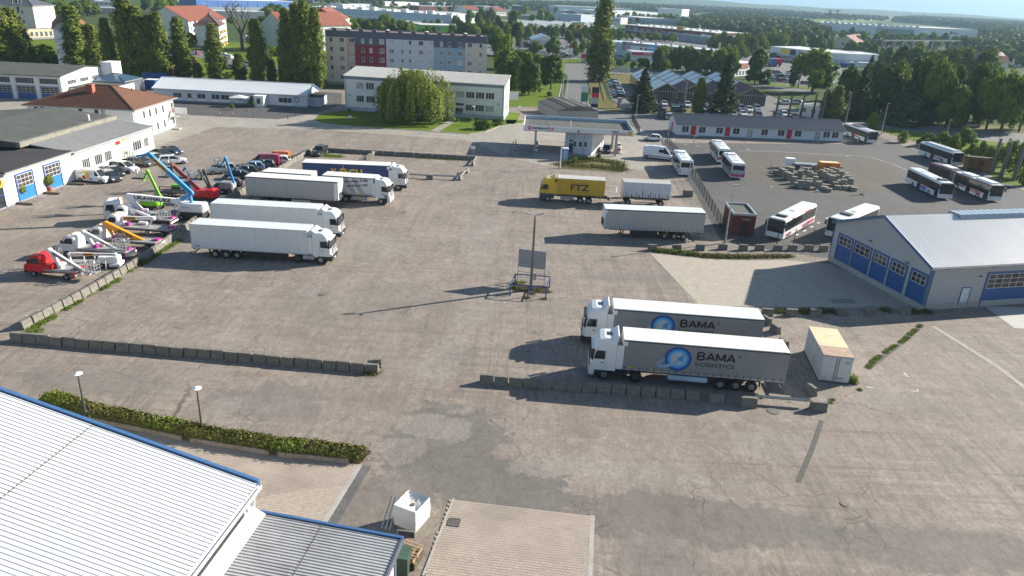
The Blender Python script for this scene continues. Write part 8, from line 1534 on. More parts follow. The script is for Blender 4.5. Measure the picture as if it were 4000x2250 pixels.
def crown(kind,seed,n,leaf,mat):
    """unit tree: height 1, crown width 1 (scaled per tree)"""
    r =np.random.RandomState(seed);P =[];N =[]
    if kind == 'poplar':
        K =170;z =r.uniform(.04,1,K);prof =np.interp(z,[0,.08,.3,.6,.85,1],[.55,.85,1,.86,.5,.08])*.5;an =r.uniform(0,6.283,K);rad =prof*r.uniform(.25,1.0,K)*(1+.13*np.sin(an*3+z*11+seed));cs =np.c_[rad*np.cos(an),rad*np.sin(an),z*.97];sg =np.c_[.13*np.ones(K),.13*np.ones(K),.04*np.ones(K)]
    elif kind == 'conifer':
        K =150;z =r.uniform(.03,1,K);tier =np.abs(((z*13) % 1)-.5)*.25+.8;prof =(1-z)**.85*.52*tier+.015;an =r.uniform(0,6.283,K);rad =prof*r.uniform(.45,1,K);cs =np.c_[rad*np.cos(an),rad*np.sin(an),z*.97-.03*rad];sg =np.c_[.09*np.ones(K)*(1.1-z),.09*np.ones(K)*(1.1-z),.018*np.ones(K)]
    elif kind == 'willow':
        K =230;an =r.uniform(0,6.283,K);rad =np.sqrt(r.uniform(0,1,K))*.46;top =.97-.9*rad**2-.03;L =r.uniform(.25,.75,K)*(.5+rad);cs =[];m =n//K
        for i in range(K):
            q =r.uniform(0,1,m);zz =np.maximum(top[i]-q*L[i],.04+.05*r.rand());rr_ =rad[i]*(1+.12*q);P.append(np.c_[rr_*np.cos(an[i])+r.normal(0,.012,m),rr_*np.sin(an[i])+r.normal(0,.012,m),zz]);N.append(np.c_[np.cos(an[i])+r.normal(0,.5,m),np.sin(an[i])+r.normal(0,.5,m),.35+r.normal(0,.35,m)])
        return cards('crown',np.vstack(P),np.vstack(N),leaf,mat,seed)
    else:
        B =r.randint(11,15);bo =np.c_[r.normal(0,.2,B),r.normal(0,.2,B),r.uniform(.2,.82,B)];bo[0]=(0,0,.78);bo[:,:2] *= np.interp(bo[:,2],[.2,.5,.85],[1.15,1.25,.6])[:,None];bs =r.uniform(.17,.27,B);K =26*B;w_ =np.repeat(np.arange(B),26);d =r.normal(size=(K,3));d /= np.linalg.norm(d,axis=1,keepdims=True);cs =bo[w_]+d*(bs[w_]*r.uniform(.55,1.0,K))[:,None]*np.array([1,1,.85]);cs =cs[cs[:,2] > .1];K =len(cs);sg =np.ones((K,3))*.045
        q =np.abs(cs[:,:2]).max();cs[:,:2] *= .47/max(q,.47)
    m =max(3,n//len(cs));ctr =np.array([0,0,.5])
    P =(cs[:,None]+r.normal(size=(len(cs),m,3))*sg[:,None]*.75).reshape(-1,3)
    ax =P-ctr*(1 if kind not in ('poplar','conifer') else 0)
    if kind in ('poplar','conifer'): ax =np.c_[P[:,0]*2.2,P[:,1]*2.2,np.full(len(P),.35)]
    N =ax/np.maximum(np.linalg.norm(ax,axis=1,keepdims=True),1e-6)+r.normal(size=P.shape)*.55
    if kind == 'poplar':
        P[:,2]=np.clip(P[:,2],.02,1)
    return P,N
def crown_mesh(kind,seed,n,leaf,mat,w_,h_):
    c =crown(kind,seed,n,leaf,mat)
    if isinstance(c,bpy.types.Mesh): return c
    P,N =c;P =P*np.array([w_,w_,h_]);return cards('crown',P,N,leaf,mat,seed)
CR ={}
SPEC ={'poplar': (9000,.5,'poplar',4.6,20),'broad': (8500,.55,'broad',10,11),'dark': (8500,.55,'dark',10,11),'conifer': (6500,.5,'conifer',7,16),'yellow': (7000,.6,'yellow',12,13),'small': (2200,.42,'broad',6,6.5),'purple': (1800,.4,'purple',4,5),'far': (1100,1.1,'broad',10,11),'fardark': (1100,1.1,'dark',10,11),'bush': (1500,.22,'broad',3,2.4),'dbush': (1500,.22,'dark',3,2.0),'young': (1800,.26,'yellow',3,5)}
VAR ={'poplar': 4,'broad': 4,'dark': 3,'conifer': 2,'yellow': 2,'small': 3,'purple': 1,'far': 4,'fardark': 2,'bush': 2,'dbush': 2,'young': 2}
def trunkmesh(kind):
    n,l,mt,W_,H_ =SPEC[kind];r =random.Random(hash(kind) % 97 if False else len(kind));m =MB();R_ =max(.08,H_*.022)
    m.cyl((0,0,-.1),(0,0,H_*.5),R_*1.2,R_*.7,8)
    m.cyl((0,0,H_*.5),(.1,0,H_*(.9 if kind in ('poplar','conifer') else .75)),R_*.7,R_*.15,7)
    if kind not in ('poplar','conifer'):
        for i in range(7): a =i*2.4;z =H_*(.22+.05*i);m.cyl((0,0,z),(math.cos(a)*W_*.3,math.sin(a)*W_*.3,z+H_*.25),R_*.45,R_*.12,5)
    return m.mesh('trunk',[BARK])
TN ={}
def tree(kind,x,y,h,w_,label,group,cat='tree'):
    n,leaf,mt,W_,H_ =SPEC[kind];v =rnd.randrange(VAR[kind]);key =(kind,v)
    if key not in CR: CR[key]=crown_mesh({'small': 'broad','dark': 'broad','yellow': 'broad','purple': 'broad','far': 'broad','fardark': 'broad','bush': 'broad','dbush': 'broad','young': 'poplar'}.get(kind,kind),11+v*7+len(kind),n,leaf,LF[mt],W_,H_)
    tr =cached(('tr',kind),lambda: trunkmesh(kind));nm ={'poplar': 'poplar_tree','conifer': 'conifer_tree','bush': 'shrub','dbush': 'shrub','small': 'small_tree','young': 'young_tree'}.get(kind,'broadleaf_tree')
    t =thing(nm,label,'shrub' if 'bush' in kind else cat,(x,y),rnd.uniform(0,6.28),group);t.scale =(w_/W_,w_/W_,h/H_)
    ob('crown',CR[key],t);ob('trunk',tr,t);return t
def grove(kind,desc,group,pts):
    for i,(x,y,h,w_) in enumerate(pts):
        k =kind[i % len(kind)] if isinstance(kind,(list,tuple)) else kind
        tree(k,x,y,h,w_,f'{desc[0]}, {ordw(i+1)} from the left {desc[1]}',group)
grove('poplar',('tall lombardy poplar','in the row above the garages and the barrack'),'poplar row',[(-164.77,239.8,22.1,6.7),(-163.26,243.8,18.1,6.7),(-162.6,246.8,14.2,5.4),(-146.05,247.6,19.4,7.2),(-131.33,231.7,15.3,5.1),(-125.12,228.9,17.4,4.5),(-119.04,228.9,25.1,6.8),(-114.96,228.1,21.2,6.4),(-111.43,228.3,18.9,5),(-108.9,228,19.8,5.2),(-105.8,234.8,18.4,5.6),(-95.66,235.2,16.9,5.2)])
grove('poplar',('dense lombardy poplar','between the barrack and the slab block'),'poplar row',[(-82.48,235.5,18.9,5.4),(-79.16,238.2,7,3.1),(-75.5,237.1,7.5,2.4),(-73.82,237.8,22.4,4.9),(-70.33,236.6,23.7,5.4),(-67.15,235.3,24.8,5.9),(-62.51,229.6,23.1,5.2)])
grove('poplar',('low slim poplar','between the bigger poplars of the left row'),'poplar row',[(-101.37,235.4,5.2,3.1),(-89.2,238,8.3,4.2)])
t =tree('poplar',*(28.93,288.1,29.4,9.3),'lone very tall poplar beside the access street','lone trees');
grove('poplar',('slim bright green poplar','behind the depot office'),'slim poplars behind the depot',[(50.8,215.1,10.2,3.6),(88.81,219.7,8.2,2.9),(90.33,215.8,9.9,4)])
t =thing('weeping_willow','big yellow-green weeping willow in front of the white office','tree',(-25.71,179.01),0);WW,WH =17.1,13.5
r_ =np.random.RandomState(3)
def willow(seed,n,W_,H_,ox):
    r =np.random.RandomState(seed);K =330;an =r.uniform(0,6.283,K);rad =np.sqrt(r.uniform(0,1,K))*.5;lob =1+.10*np.sin(an*5)+.06*np.sin(an*9+1);top =(1-1.55*rad**2.2)*(.90+.1*np.sin(an*4)*(rad > .15));L =r.uniform(.3,.85,K);P =[];N =[];m =n//K
    for i in range(K):
        q =r.uniform(0,1,m)**.9;z =np.maximum(top[i]-q*L[i],.07+.07*np.sin(an[i]*7)**2);rr_ =rad[i]*lob[i]*(1+.07*q);cl =r.normal(0,.01,(m,2));P.append(np.c_[rr_*np.cos(an[i])+cl[:,0],rr_*np.sin(an[i])+cl[:,1],z]);N.append(np.c_[np.cos(an[i])+r.normal(0,.45,m),np.sin(an[i])+r.normal(0,.45,m),.3+r.normal(0,.3,m)])
    P =np.vstack(P)*np.array([W_,W_*.85,H_]);return cards('crown',P,np.vstack(N),.34,LF['willow'],seed,.5)
ob('crown',willow(4,30000,WW,WH,0),t);ob('trunk',MB().cyl((0,0,0),(0,0,WH*.5),.55,.4,10).cyl((0,0,WH*.45),(WW*.2,0,WH*.8),.3,.1).cyl((0,0,WH*.45),(-WW*.22,0,WH*.78),.3,.1).mesh('trunk',[BARK]),t)
grove(['dark','broad'],('broad green tree','between the office and the access street'),'trees at the corner lawn',[(-6.25,249.7,13.2,9.5),(-5.63,264,17.7,9.4),(-1.87,243.7,11.4,8.7),(-0.17,281.9,10.6,10),(2.15,237.9,11.2,8.4),(5.04,284.3,9.1,9.3),(9.79,256.2,11.6,11.5)])
grove(['dark','broad'],('dark leafy tree','behind the garages and school'),'trees by the school',[(-346.8,555.7,11.3,14.9),(-157.17,248.7,7.3,8.4),(-237.3,387.9,12.2,10.4),(-293.7,490.8,12.4,17),(-294.5,507.8,11,13.4),(-309.5,546.5,11.8,18.6),(-313.3,563.7,8.1,11),(-171.87,316.4,6.7,4.9),(-313.6,646.1,13.8,16.4),(-254.9,544.1,16.9,13.7),(-289.6,629.9,12,14.2)])
grove(['broad','dark'],('bushy estate tree','among the houses of the estate'),'trees on the estate',[(-357.9,793.8,7.6,13),(-149.46,343.6,6.6,6.6),(-204.1,537.6,4.2,7),(-123.16,349.2,12.8,6),(-193.26,568.4,4.8,8.2),(-99.21,292.7,5.9,5.5),(-208.9,629.5,9.8,13.5),(-216.9,666.9,11.2,15.2),(-106.73,325.8,4.1,9.3),(-224.7,710.9,9.3,13.2),(-103.87,327.5,4.5,5.6),(-245.7,814.6,11.6,17.3)])
grove(['small'],('small bright tree','on the lawn below the poplars'),'small lawn trees',[(-122.74,227.3,2.9,3.2),(-101.15,234.1,3.3,2.8),(-94.74,242.6,2.2,4.3),(-89.48,237.9,5.3,3.8)])
grove(['purple'],('dark purple-leaved shrub tree','between the poplars'),'purple shrubs',[(-111.15,238.1,5.1,2.5),(-114,262.1,4.3,3.1)])
grove(['far','broad'],('round green tree','between the slab block and the factory hall'),'trees behind the slab block',[(-114.48,504.2,11,7.7),(-108.52,509.9,9.3,9.2),(-101.1,510.6,9.6,9.9),(-92.54,512.4,12.4,15.2),(-83.61,520.7,8.8,7.9),(-76.9,520.7,8.8,10),(-70.48,520.4,3.8,6.4),(-80.98,627.7,5.3,7.7),(-76,633.2,5.3,6.9),(-70.93,638.8,6.2,7.9)])
grove(['broad','dark','broad'],('leafy tree','in the clump right of the slab block'),'trees right of the slab block',[(-57.51,635.5,9.9,7.8),(-44.58,531.4,10.3,8.7),(-40.32,547.6,8,9.7),(-50.06,701.6,12.6,10.5),(-32.18,530.3,16,10.1),(-42.01,733.1,15.8,12),(-23.05,484,14.7,9.9),(-27.99,632.3,17.4,10.3),(-17.72,508.7,16,11.1),(-12.56,383.3,11.8,13.6),(-8.46,315.1,9.4,12),(-11.16,483.5,11.8,10.5),(-8.7,538.5,18.2,8.8),(-3.49,445.3,14.1,10.3),(-0.17,356.7,3.6,7.3),(1.71,503.3,10.4,8.2)])
grove(['broad','dark'],('round maple','around the white pavilion car park'),'trees at the white pavilion',[(5.67,382.2,7.8,7.8),(12.7,569,7.9,9.3),(15.2,400.2,10.3,9),(20.03,507.4,10.2,11),(30.4,657.4,4.8,6.3),(27.84,493.8,9.3,8.1),(25.76,394.2,9.2,5.9),(37.28,520.5,7,7.8),(31.02,403.5,8.7,6.1),(44.75,547.9,5.3,6)])
grove(['small','far'],('round parking-lot tree','in front of the red brick centre'),'trees before the brick centre',[(68.65,584.8,4.3,4.8),(72.37,594.1,4.3,4.9),(76.59,585.2,4.6,5.6),(81.65,589.3,4.7,5.7),(88.23,582.4,5.7,7.6),(94.44,581.4,5,5.6),(99.59,585.5,6.4,9.7),(106.24,584.8,5,6.5),(111.31,582.9,7.1,9.7)])
grove(['broad','dark','broad'],('dense linden tree','in the row in front of the dealership'),'linden row',[(45.12,358.5,3.4,3.7),(50.16,368.7,5.5,4.6),(50.18,349.1,3.1,3.4),(54.85,351.5,4.8,6.8),(59.9,340.5,10.2,7.8),(62.15,333.1,5.8,6),(68.63,349.2,10,7.3),(75.21,348,9.1,5.8),(76.69,340,6,6.2),(80.73,346.3,11.2,8.7),(89.08,354.8,9.7,7),(94.64,353,12,9.5)])
grove(['broad'],('full green tree','among the dealer flags and signs'),'trees right of the dealership',[(129.22,501.6,8,6.3),(132.85,495.6,8.8,7),(130.7,470.8,11.5,7.3),(123.86,438.8,6.5,6.8),(129.45,448.7,7.2,5.7),(143.26,478.5,9.4,6.1),(140.35,448.3,3.3,3.8),(147.15,452.2,3.9,5.8)])
t =tree('dark',*(94,307.7,14,11),'spreading tree with visible trunk by the name-sign shop','lone trees');tree('dark',*(109.18,300.8,13.7,9.6),'left half of the big tree pair before the dealer lot','lone trees');tree('broad',*(109.79,287.2,15.8,17.6),'big spreading tree between dealer lot and depot','lone trees')
grove('conifer',('dark spruce','among the depot and car-park trees'),'spruces',[(34.52,214.4,12,9.8),(57.92,215.5,16.5,9.2),(99.72,223.1,14.8,8.7),(164.48,363.8,10.4,6.5),(107.69,216.6,11.7,5.3),(108.91,211.9,15.5,10.7),(116.68,216.7,13.2,6.7)])
grove(['dark','broad','dark'],('massive park tree','in the dark row behind the bus depot'),'park trees behind the depot',[(103.88,242.3,13.9,8.6),(121.98,269.7,13.3,8.1),(124.03,267.9,14.2,6.4),(110.1,231.1,15.2,11.5),(115.3,233.7,16.6,9.2),(124.64,242.8,17.5,7.4),(120.72,229.6,18.4,8.5),(118.72,217.3,18.8,11.5),(126.55,222.3,17,10.5),(130.6,220,17.7,9.1),(133.18,217.3,16.4,7.7)])
grove(['broad','dark'],('mid green park tree','in front of the dark park row'),'park trees behind the depot',[(121.04,213,12,10),(125.57,213.5,10.8,6.8)])
grove('yellow',('tall yellow-green tree','at the right edge of the park'),'yellow-green park trees',[(132.17,212.1,16.1,11.3),(135.55,210.7,17.4,13),(141.08,211.4,16.6,11.4),(147.57,218.1,15.7,7.2)])
grove('young',('young bright tree','on the park lawn by the depot'),'young trees on the park lawn',[(96.23,204.2,4.4,3.5),(95.19,184.02,2.9,2.6)])
grove('small',('leafy light green shrub tree','behind the depot fence at right'),'shrubs behind the right-hand buses',[(97,179.46,2.3,2),(99.58,180.73,3.4,4.2),(102.39,179.59,4,4.8),(102.41,174.26,4.7,3.9),(106.07,177.51,6,5.9),(102.7,167.66,3.6,4),(102.97,164.56,4.9,3.5),(101.65,159.24,4.3,3.4),(103.89,159.74,4.8,5.2),(102.66,153.8,6.7,4.3),(101.51,148.25,8.1,3.7),(97.95,140.97,4.7,2.8)])
grove(['far','fardark','far'],('round tree','in the tree belt above the supermarket'),'tree belt beyond the supermarket',[(182.64,575,14,9),(191.21,581,8.5,8.3),(250.6,757.8,12.8,11.9),(231.5,682.3,12.4,12.7),(204.9,590.5,7.9,8.5),(213.9,596.8,8.7,7.8),(263.7,736.9,12.9,11.7),(274.3,745.5,9,11.9),(225.2,604.6,7.4,10.5),(264.9,694.4,10.9,12.1),(231.3,598.2,7.3,9.6),(324.2,820,7.9,10.8),(338.4,832.1,8.5,11),(342,817.4,11.3,14.4),(361.3,833.4,8.5,14.8),(382.6,833.3,10.1,18.7),(372,791.8,7.7,11.9),(381.6,799.3,8.2,10.8),(382.7,784.5,9,13),(380.6,767.9,10.2,10.5),(396.3,779.6,10.8,14.3),(415.8,794.2,11.5,15.8),(421.1,783.2,11.4,15.7),(414,749.6,10,12.8),(428.2,759.7,11,15.4),(458.1,795.3,8.7,15),(459.4,781.9,7.6,14.8),(346.3,575.4,9.9,20.1),(441.1,729.1,8.9,18.5),(350.9,569.5,11.1,18.2),(455.3,738.6,5.4,16.5),(333.6,528.1,9.1,15.3),(318.5,492.2,9.7,11.2)])
grove(['broad','dark'],('bushy tree','between the supermarket and the substation'),'trees round the supermarket',[(222,526.6,10.3,11.6),(234.2,542.6,8.6,8.8),(230.1,523.3,10.9,10.9),(225.4,497.3,9.8,7.4),(173.59,377,4.7,9),(199.66,430.9,4.3,7.1),(222.8,481.4,8.9,6.5),(200.7,425.7,4.8,7.7),(220.4,466.5,9.2,7.7),(222.8,461.3,8.5,7),(196.22,402.2,4,9.7),(231.8,472.7,9.3,7.9),(225.9,450.5,8.9,8.2),(219,429.4,8.2,9.8),(204.3,391.3,8.3,12),(263.6,504.2,7.4,10.1),(234,437,7,14.8),(221.9,399.5,5,12.4),(227.4,392.5,6.9,12.3),(271,443.9,5.5,10.6)])
grove(['far','fardark'],('hazy round tree','in the tree belt before the distant factories'),'far town trees',[(-13,768.1,7.4,7.3),(-8.39,882.6,10.5,9.6),(-0.69,960.6,13.7,10.4),(7.23,858.8,7.7,9.3),(15.5,828,13.8,12.4),(22.73,864.5,12.4,11.7),(28.03,857.2,9.7,10.5),(42.7,1108,13.2,10.5),(86.39,1089,7.8,11.9),(122.32,1100.6,7.9,12),(132.39,1114.9,6.6,10.7),(140.98,1127.2,6.7,12.3),(120.28,928.8,6.7,7.6),(124.5,933.9,6.7,9),(162.38,1157.6,6.9,9.5),(135.97,947.7,7.9,9.1),(436.6,2912.5,17.1,24),(220.3,1136.9,8.8,11),(171.71,858.3,8.8,16.6),(274.8,1317.5,11,14.6),(192.15,903.9,9.8,13.8),(216.3,984,10.6,16.4),(200.8,865.5,10.4,13.3),(215.4,880.5,8.5,12.3),(299.9,1220.4,8.7,13.6),(227.4,892.8,8.6,13.8),(230.3,872.9,6.3,12.3),(292.4,1102.4,7.9,12.4),(228.4,828.8,7,14),(186.86,674.6,4.1,10.5),(220.1,765.2,9.2,13),(274.1,940.3,6.8,12),(191.39,651.1,3.2,8.3),(246.7,826.1,6,11.7),(210.8,694,5.9,9.9),(268.6,866.8,6.3,12.3),(196.67,630,8.4,8.1),(-262.3,1048.7,7.5,13.2),(-239.8,1038,11.1,11.6),(-204.2,1059.4,10,16.1),(-202.8,1095.6,11,15.1),(-186.81,1100.2,9.1,13.6),(-154.13,997.4,7.1,15.1),(-170.21,1139.2,6.8,10.9),(-151.22,1086.1,5.8,13.4),(-167.83,1300.6,9.2,16),(-112.92,1027.2,7.3,11.2),(-96.75,1009,8.4,13.8),(-82.26,989.4,8.2,13.5),(-100.75,1479.5,10.5,18.1),(-53.72,1261.9,1.5,10.3),(-48.67,1618.3,9.6,19.8),(-29.25,1313.3,7.8,16.1)])
def treeline(kinds,desc,group,a,b_,n,h,w_,sd):
    r =random.Random(sd)
    for i in range(n):
        k =(i+.5)/n;hh =r.uniform(*h);tree(kinds[i % len(kinds)],a[0]+(b_[0]-a[0])*k+r.uniform(-2,2),a[1]+(b_[1]-a[1])*k+r.uniform(-5,5),hh,hh*w_*r.uniform(.8,1.1),f'{desc[0]}, {ordw(i+1)} from the left {desc[1]}',group)
treeline(('broad','far'),('green round tree','in the long row before the market hall'),'row before the market hall',(-20.62,578.9),(71.33,557.6),18,(8,11),.8,1)
treeline(('broad','dark'),('second-row tree','behind the slab block of flats'),'second row behind the slab block',(-102.34,440),(-15.42,480.3),13,(8,12),.9,2)
treeline(('dark','broad'),('low linden','in the back linden row by the street'),'back linden row',(61.85,355.1),(92.99,331.2),12,(9,12),.75,3)
treeline(('broad','dark'),('leafy tree','in the belt right of the retail hall'),'belt by the retail hall',(124.84,516.1),(147.79,481.2),9,(10,13),.8,4)
treeline(('broad','far','dark'),('belt tree','in the thick belt above the supermarket'),'thick belt above the supermarket',(166.07,525.6),(217.3,549.7),13,(9,14),.8,5)
treeline(('broad','dark'),('belt tree','between the farmhouse and the substation'),'belt by the substation',(258.2,639.1),(399.2,677.4),22,(8,12),1.,6)
treeline(('broad','dark','broad'),('bright bushy tree','behind the dark park row'),'bright trees behind the park row',(179.82,379.9),(217.6,354.3),16,(13,17),.8,7)
treeline(('far','broad'),('hazy tree','along the road beyond the factories'),'road trees beyond the factories',(131.89,1075.2),(259.4,858.1),24,(10,14),.9,8)

def woodland(name,poly_px,n,s,seed,mat,h=(7,13),zoff=0):
    r =random.Random(seed);xs =[p[0] for p in poly_px];ys =[p[1] for p in poly_px];P =[];N =[];k =0;rs_ =np.random.RandomState(seed)
    while k < n:
        x,y =r.uniform(min(xs),max(xs)),r.uniform(min(ys),max(ys))
        if not inside((x,y),poly_px): continue
        k += 1;hh =r.uniform(*h);ww =hh*r.uniform(.75,1.1);m =26;d =rs_.normal(size=(m,3));d /= np.linalg.norm(d,axis=1,keepdims=True);d[:,2]=np.abs(d[:,2])*1.0-.25
        P.append(np.array([x,y,hh*.45+zoff])+d*np.array([ww/2,ww/2,hh*.55])*rs_.uniform(.75,1.05,(m,1)));N.append(d+rs_.normal(size=(m,3))*.35)
    me =cards(name,np.vstack(P),np.vstack(N),s,mat,seed,.8);return tag(ob(name,me),kind='stuff')
FWD =leafmat('far_wood_leaves',(.05,.08,.018),(.09,.12,.028),.2,0);
woodland('far_woodland',[(-49.36,1148),(256.6,1913.8),(340.4,1722.1),(485.9,2065.2),(407.5,1315.6),(564.2,1828.2),(635.6,2862.6),(418.6,2864.4),(129.93,2246.6),(-67.79,1567.3)],3000,4.2,1,FWD)
woodland('far_woodland',[(471.2,2429.5),(510.6,1652.9),(656.8,1795.9),(978.6,2126.7),(1228.9,2674.6),(1026.5,2676.2),(1036,3372.1),(613.7,3170.4)],900,5,2,FWD)
woodland('far_woodland',[(972.3,2083.8),(947,1763.7),(979.7,1540),(2094.8,3309.9),(1883.7,3363.6),(1672.2,3365.7)],3500,6,3,FWD,(9,15))
woodland('far_woodland',[(568.5,984.1),(536.5,836.5),(925,1453.2),(861.6,1463.5),(721.5,1250.3)],420,4.2,4,FWD)
woodland('far_woodland',[(271.1,869.2),(334.4,896.5),(412.8,1110.6),(446.4,1282.6),(397.5,1282.8),(409,1508.3),(303.8,1115.8)],420,3.6,5,FWD)
woodland('far_woodland',[(-297.5,1105.3),(-176.77,1369.8),(-22.24,1260.5),(-34.54,1915.5),(-232.2,1799.4),(-349.9,1301.3)],420,3.8,6,FWD)
woodland('far_woodland',[(195.96,933.7),(219.8,701.3),(370.2,1193.5),(348.5,1475.8)],420,3.6,31,FWD)
woodland('far_woodland',[(208.5,664.4),(266.4,682.3),(349.3,899.7),(280.4,899.9)],260,3,32,FWD)
woodland('far_woodland',[(390.9,672),(349.2,536.6),(599.4,931.9),(561.1,958.2)],350,3,33,FWD)
woodland('hedgerow',[(179.71,844.1),(225.9,721.2),(254.1,813.7),(199.05,937.1)],130,3,9,FWD,(6,11))

def hills(name,x0,x1,y,depth,hf,mat,nx=160,ny=10):
    m =MB();vs =[]
    for j in range(ny+1):
        for i in range(nx+1): u,v =i/nx,j/ny;x =x0+(x1-x0)*u;vs.append((x,y+depth*v,-.5+hf(x)*math.sin(math.pi*min(v*.9,1))**1.2))
    m.add(vs,[(j*(nx+1)+i,j*(nx+1)+i+1,(j+1)*(nx+1)+i+1,(j+1)*(nx+1)+i) for j in range(ny) for i in range(nx)]);me =m.mesh(name,[mat],fixn=False);me.polygons.foreach_set('use_smooth',[True]*len(me.polygons));return tag(ob(name,me),kind='structure')
HM =grassmat('hill_wood',(.035,.06,.018),(.06,.085,.028));hills('ridge',-6000,9000,3900,1700,lambda x: 24+9*math.sin(x/900+1)+5*math.sin(x/330)+2*math.sin(x/80),HM);hills('mountains',-9000,16000,12500,4000,lambda x: 430+90*math.sin(x/2300)+50*math.sin(x/900+2)+18*math.sin(x/310),HM)

def clumps(name,pts,n,s,h,rad,mat,seed=1,par=None):
    r =np.random.RandomState(seed);pts =np.array(pts);i =r.randint(0,len(pts),n);P =np.c_[pts[i]+r.normal(0,rad,(n,2)),np.abs(r.normal(0,h*.5,n))+.03];N =np.c_[r.normal(0,.5,(n,2)),np.full(n,.7)];return cards(name,P,N,s,mat,seed)
def along(pts,k): return [(a[0]+(b_[0]-a[0])*i/k,a[1]+(b_[1]-a[1])*i/k) for a,b_ in zip(pts,pts[1:]) for i in range(k)]
h0 =[(-34.97,46.93),(-30.51,45.36),(-22.09,43.35),(-15.55,42.19),(-9.82,41.75)]
hedge =thing('hedge','long trimmed green hedge on a low kerb wall in front of the white roof','hedge',(0,0,0));r =np.random.RandomState(2);n =60000;k =r.randint(0,4,n);u =r.rand(n);A_ =np.array(h0);ln_ =np.linalg.norm(A_[1:]-A_[:-1],axis=1);k =r.choice(4,n,p=ln_/ln_.sum());base =A_[k]+(A_[k+1]-A_[k])*u[:,None];d =(A_[k+1]-A_[k])/ln_[k][:,None];nr =np.c_[-d[:,1],d[:,0]]
w_ =r.uniform(0,1,n);hgt =.5+.07*np.sin(base[:,0]*1.3)+.05*np.sin(base[:,0]*3.3+1)+.04*np.sin(base[:,0]*7);off =.1+w_*1.25;zz =hgt*(1-np.abs(w_-.5)**3*2.6)*np.where(r.rand(n) < .62,r.uniform(.86,1.08,n),r.uniform(.1,1,n));P =np.c_[base+nr*off[:,None],zz+.18];P[:,:2] += r.normal(0,.1,(n,2));P[:,2] += np.where(r.rand(n) < .08,r.uniform(0,.3,n),0);N =np.c_[nr*(w_-.5)[:,None]*2+r.normal(0,.4,(n,2)),np.full(n,.8)]
ob('foliage',cards('foliage',P,N,.13,LF['hedge'],3),hedge);sel =(np.sin(base[:,0]*1.3+2)+np.sin(base[:,0]*.7) > .9) & (r.rand(n) < .25);ob('young_shoots',cards('shoots',P[sel]+[0,0,.12],N[sel],.15,LF['weed'],4),hedge)
m =MB();
for a,b_ in zip(h0,h0[1:]):
    dv =Vector((b_[0]-a[0],b_[1]-a[1],0)).normalized();q =int(math.dist(a,b_)/1.0)
    for i in range(q): ob('kerb_stone',cached('kst',lambda: MB().box(0,-.07,0,.985,.07,.38).mesh('kerb',[M('wall_kerb',(.30,.25,.2),.9,var=.2,dirt=.4)])),hedge,(a[0]+dv.x*i,a[1]+dv.y*i,0),math.atan2(dv.y,dv.x))
sheet('hedge_bed',[h0[0],h0[1],h0[2],h0[3],h0[4],(h0[4][0]+.5,h0[4][1]+1.6),(h0[3][0]+.2,h0[3][1]+1.9),(h0[2][0],h0[2][1]+1.8),(h0[1][0],h0[1][1]+1.8),(h0[0][0],h0[0][1]+1.6)],BEDM,.03,jg=.02)
def weeds(name,pts,n,s,h,rad,mt='weed',seed=1,label=None): return tag(ob(name,clumps(name,pts,n,s,h,rad,LF[mt],seed)),kind='stuff')
wl =along([(-43.46,59.65),(-43.04,63.74),(-42.75,66.99),(-42.04,71.18),(-42.3,76.61),(-41.86,77.32),(-41.27,86.06)],14);rw =random.Random(5);wl =[p for i,p in enumerate(wl) if math.sin(i*.9)+math.sin(i*.37) > -.1 or i > 55]
weeds('weeds',wl,9000,.1,.14,.24,'weed',5);weeds('weeds',[(-42.24,76.94)],1500,.14,.45,.3,'hedge',6);weeds('weeds',[(-11.32,54.42),(-11.88,54.71)],700,.1,.2,.25,'hedge',7);weeds('weeds',[(-43.11,58.68),(-42.76,58.97)],600,.1,.12,.3,'weed',8)
weeds('weeds',along([(-37.11,137.14),(-33.6,136.63)],8),5000,.14,.08,.5,'weed',9);weeds('weeds',along([(-41.72,134.26),(-39.64,137.44)],6),2500,.14,.2,.3,'weed',10);weeds('weeds',along([(-19.73,139.16),(-16.1,139.12),(-11.87,138.76)],8),1600,.13,.15,.4,'weed',11)
weeds('weeds',[p for i,p in enumerate(along([(43.05,70.49),(40.95,68.32),(39.38,66.54),(36.66,64.06),(34.1,61.52),(32.9,60.03)],9)) if i % 9 not in (3,4)],6500,.07,.05,.13,'weed',12);weeds('weeds',[(30.27,57.19)],900,.13,.5,.22,'weed',13);weeds('weeds',[(30.44,55.82),(27.31,53.86),(26.91,53.34)],700,.06,.06,.12,'weed',14)
weeds('weeds',along([(18.25,90.54),(24.46,89.34),(27.03,89.34),(30.37,89.83),(36.53,90.94)],14),9000,.13,.28,.35,'hedge',15);weeds('weeds',along([(18.63,90.48),(23.89,89.63)],9),3500,.14,.3,.3,'weed',16)
weeds('weeds',[(28.61,72.19),(29.38,72.29),(31.34,72.4),(31.89,72.73),(33.57,72.93),(34.53,72.92),(40.93,74.1),(44.13,73.96),(45.52,74.13)],3500,.12,.28,.3,'hedge',17);weeds('weeds',[(0.43,76.65),(0.27,75.16)],500,.1,.3,.16,'weed',18);weeds('weeds',[(2.79,74.78),(2.25,73.77),(1.71,72.56),(3.55,72.46),(4.04,74.47),(1.16,76.99)],1500,.07,.1,.2,'hedge',19)
sheet('weedy_plot',[(7.26,135.87),(8.5,142.66),(10.75,147.87),(15.81,148.11),(20.23,144.46),(20.24,136.66),(19.51,135.28),(13.81,136.07)],DRYG,.04,jg=.03)
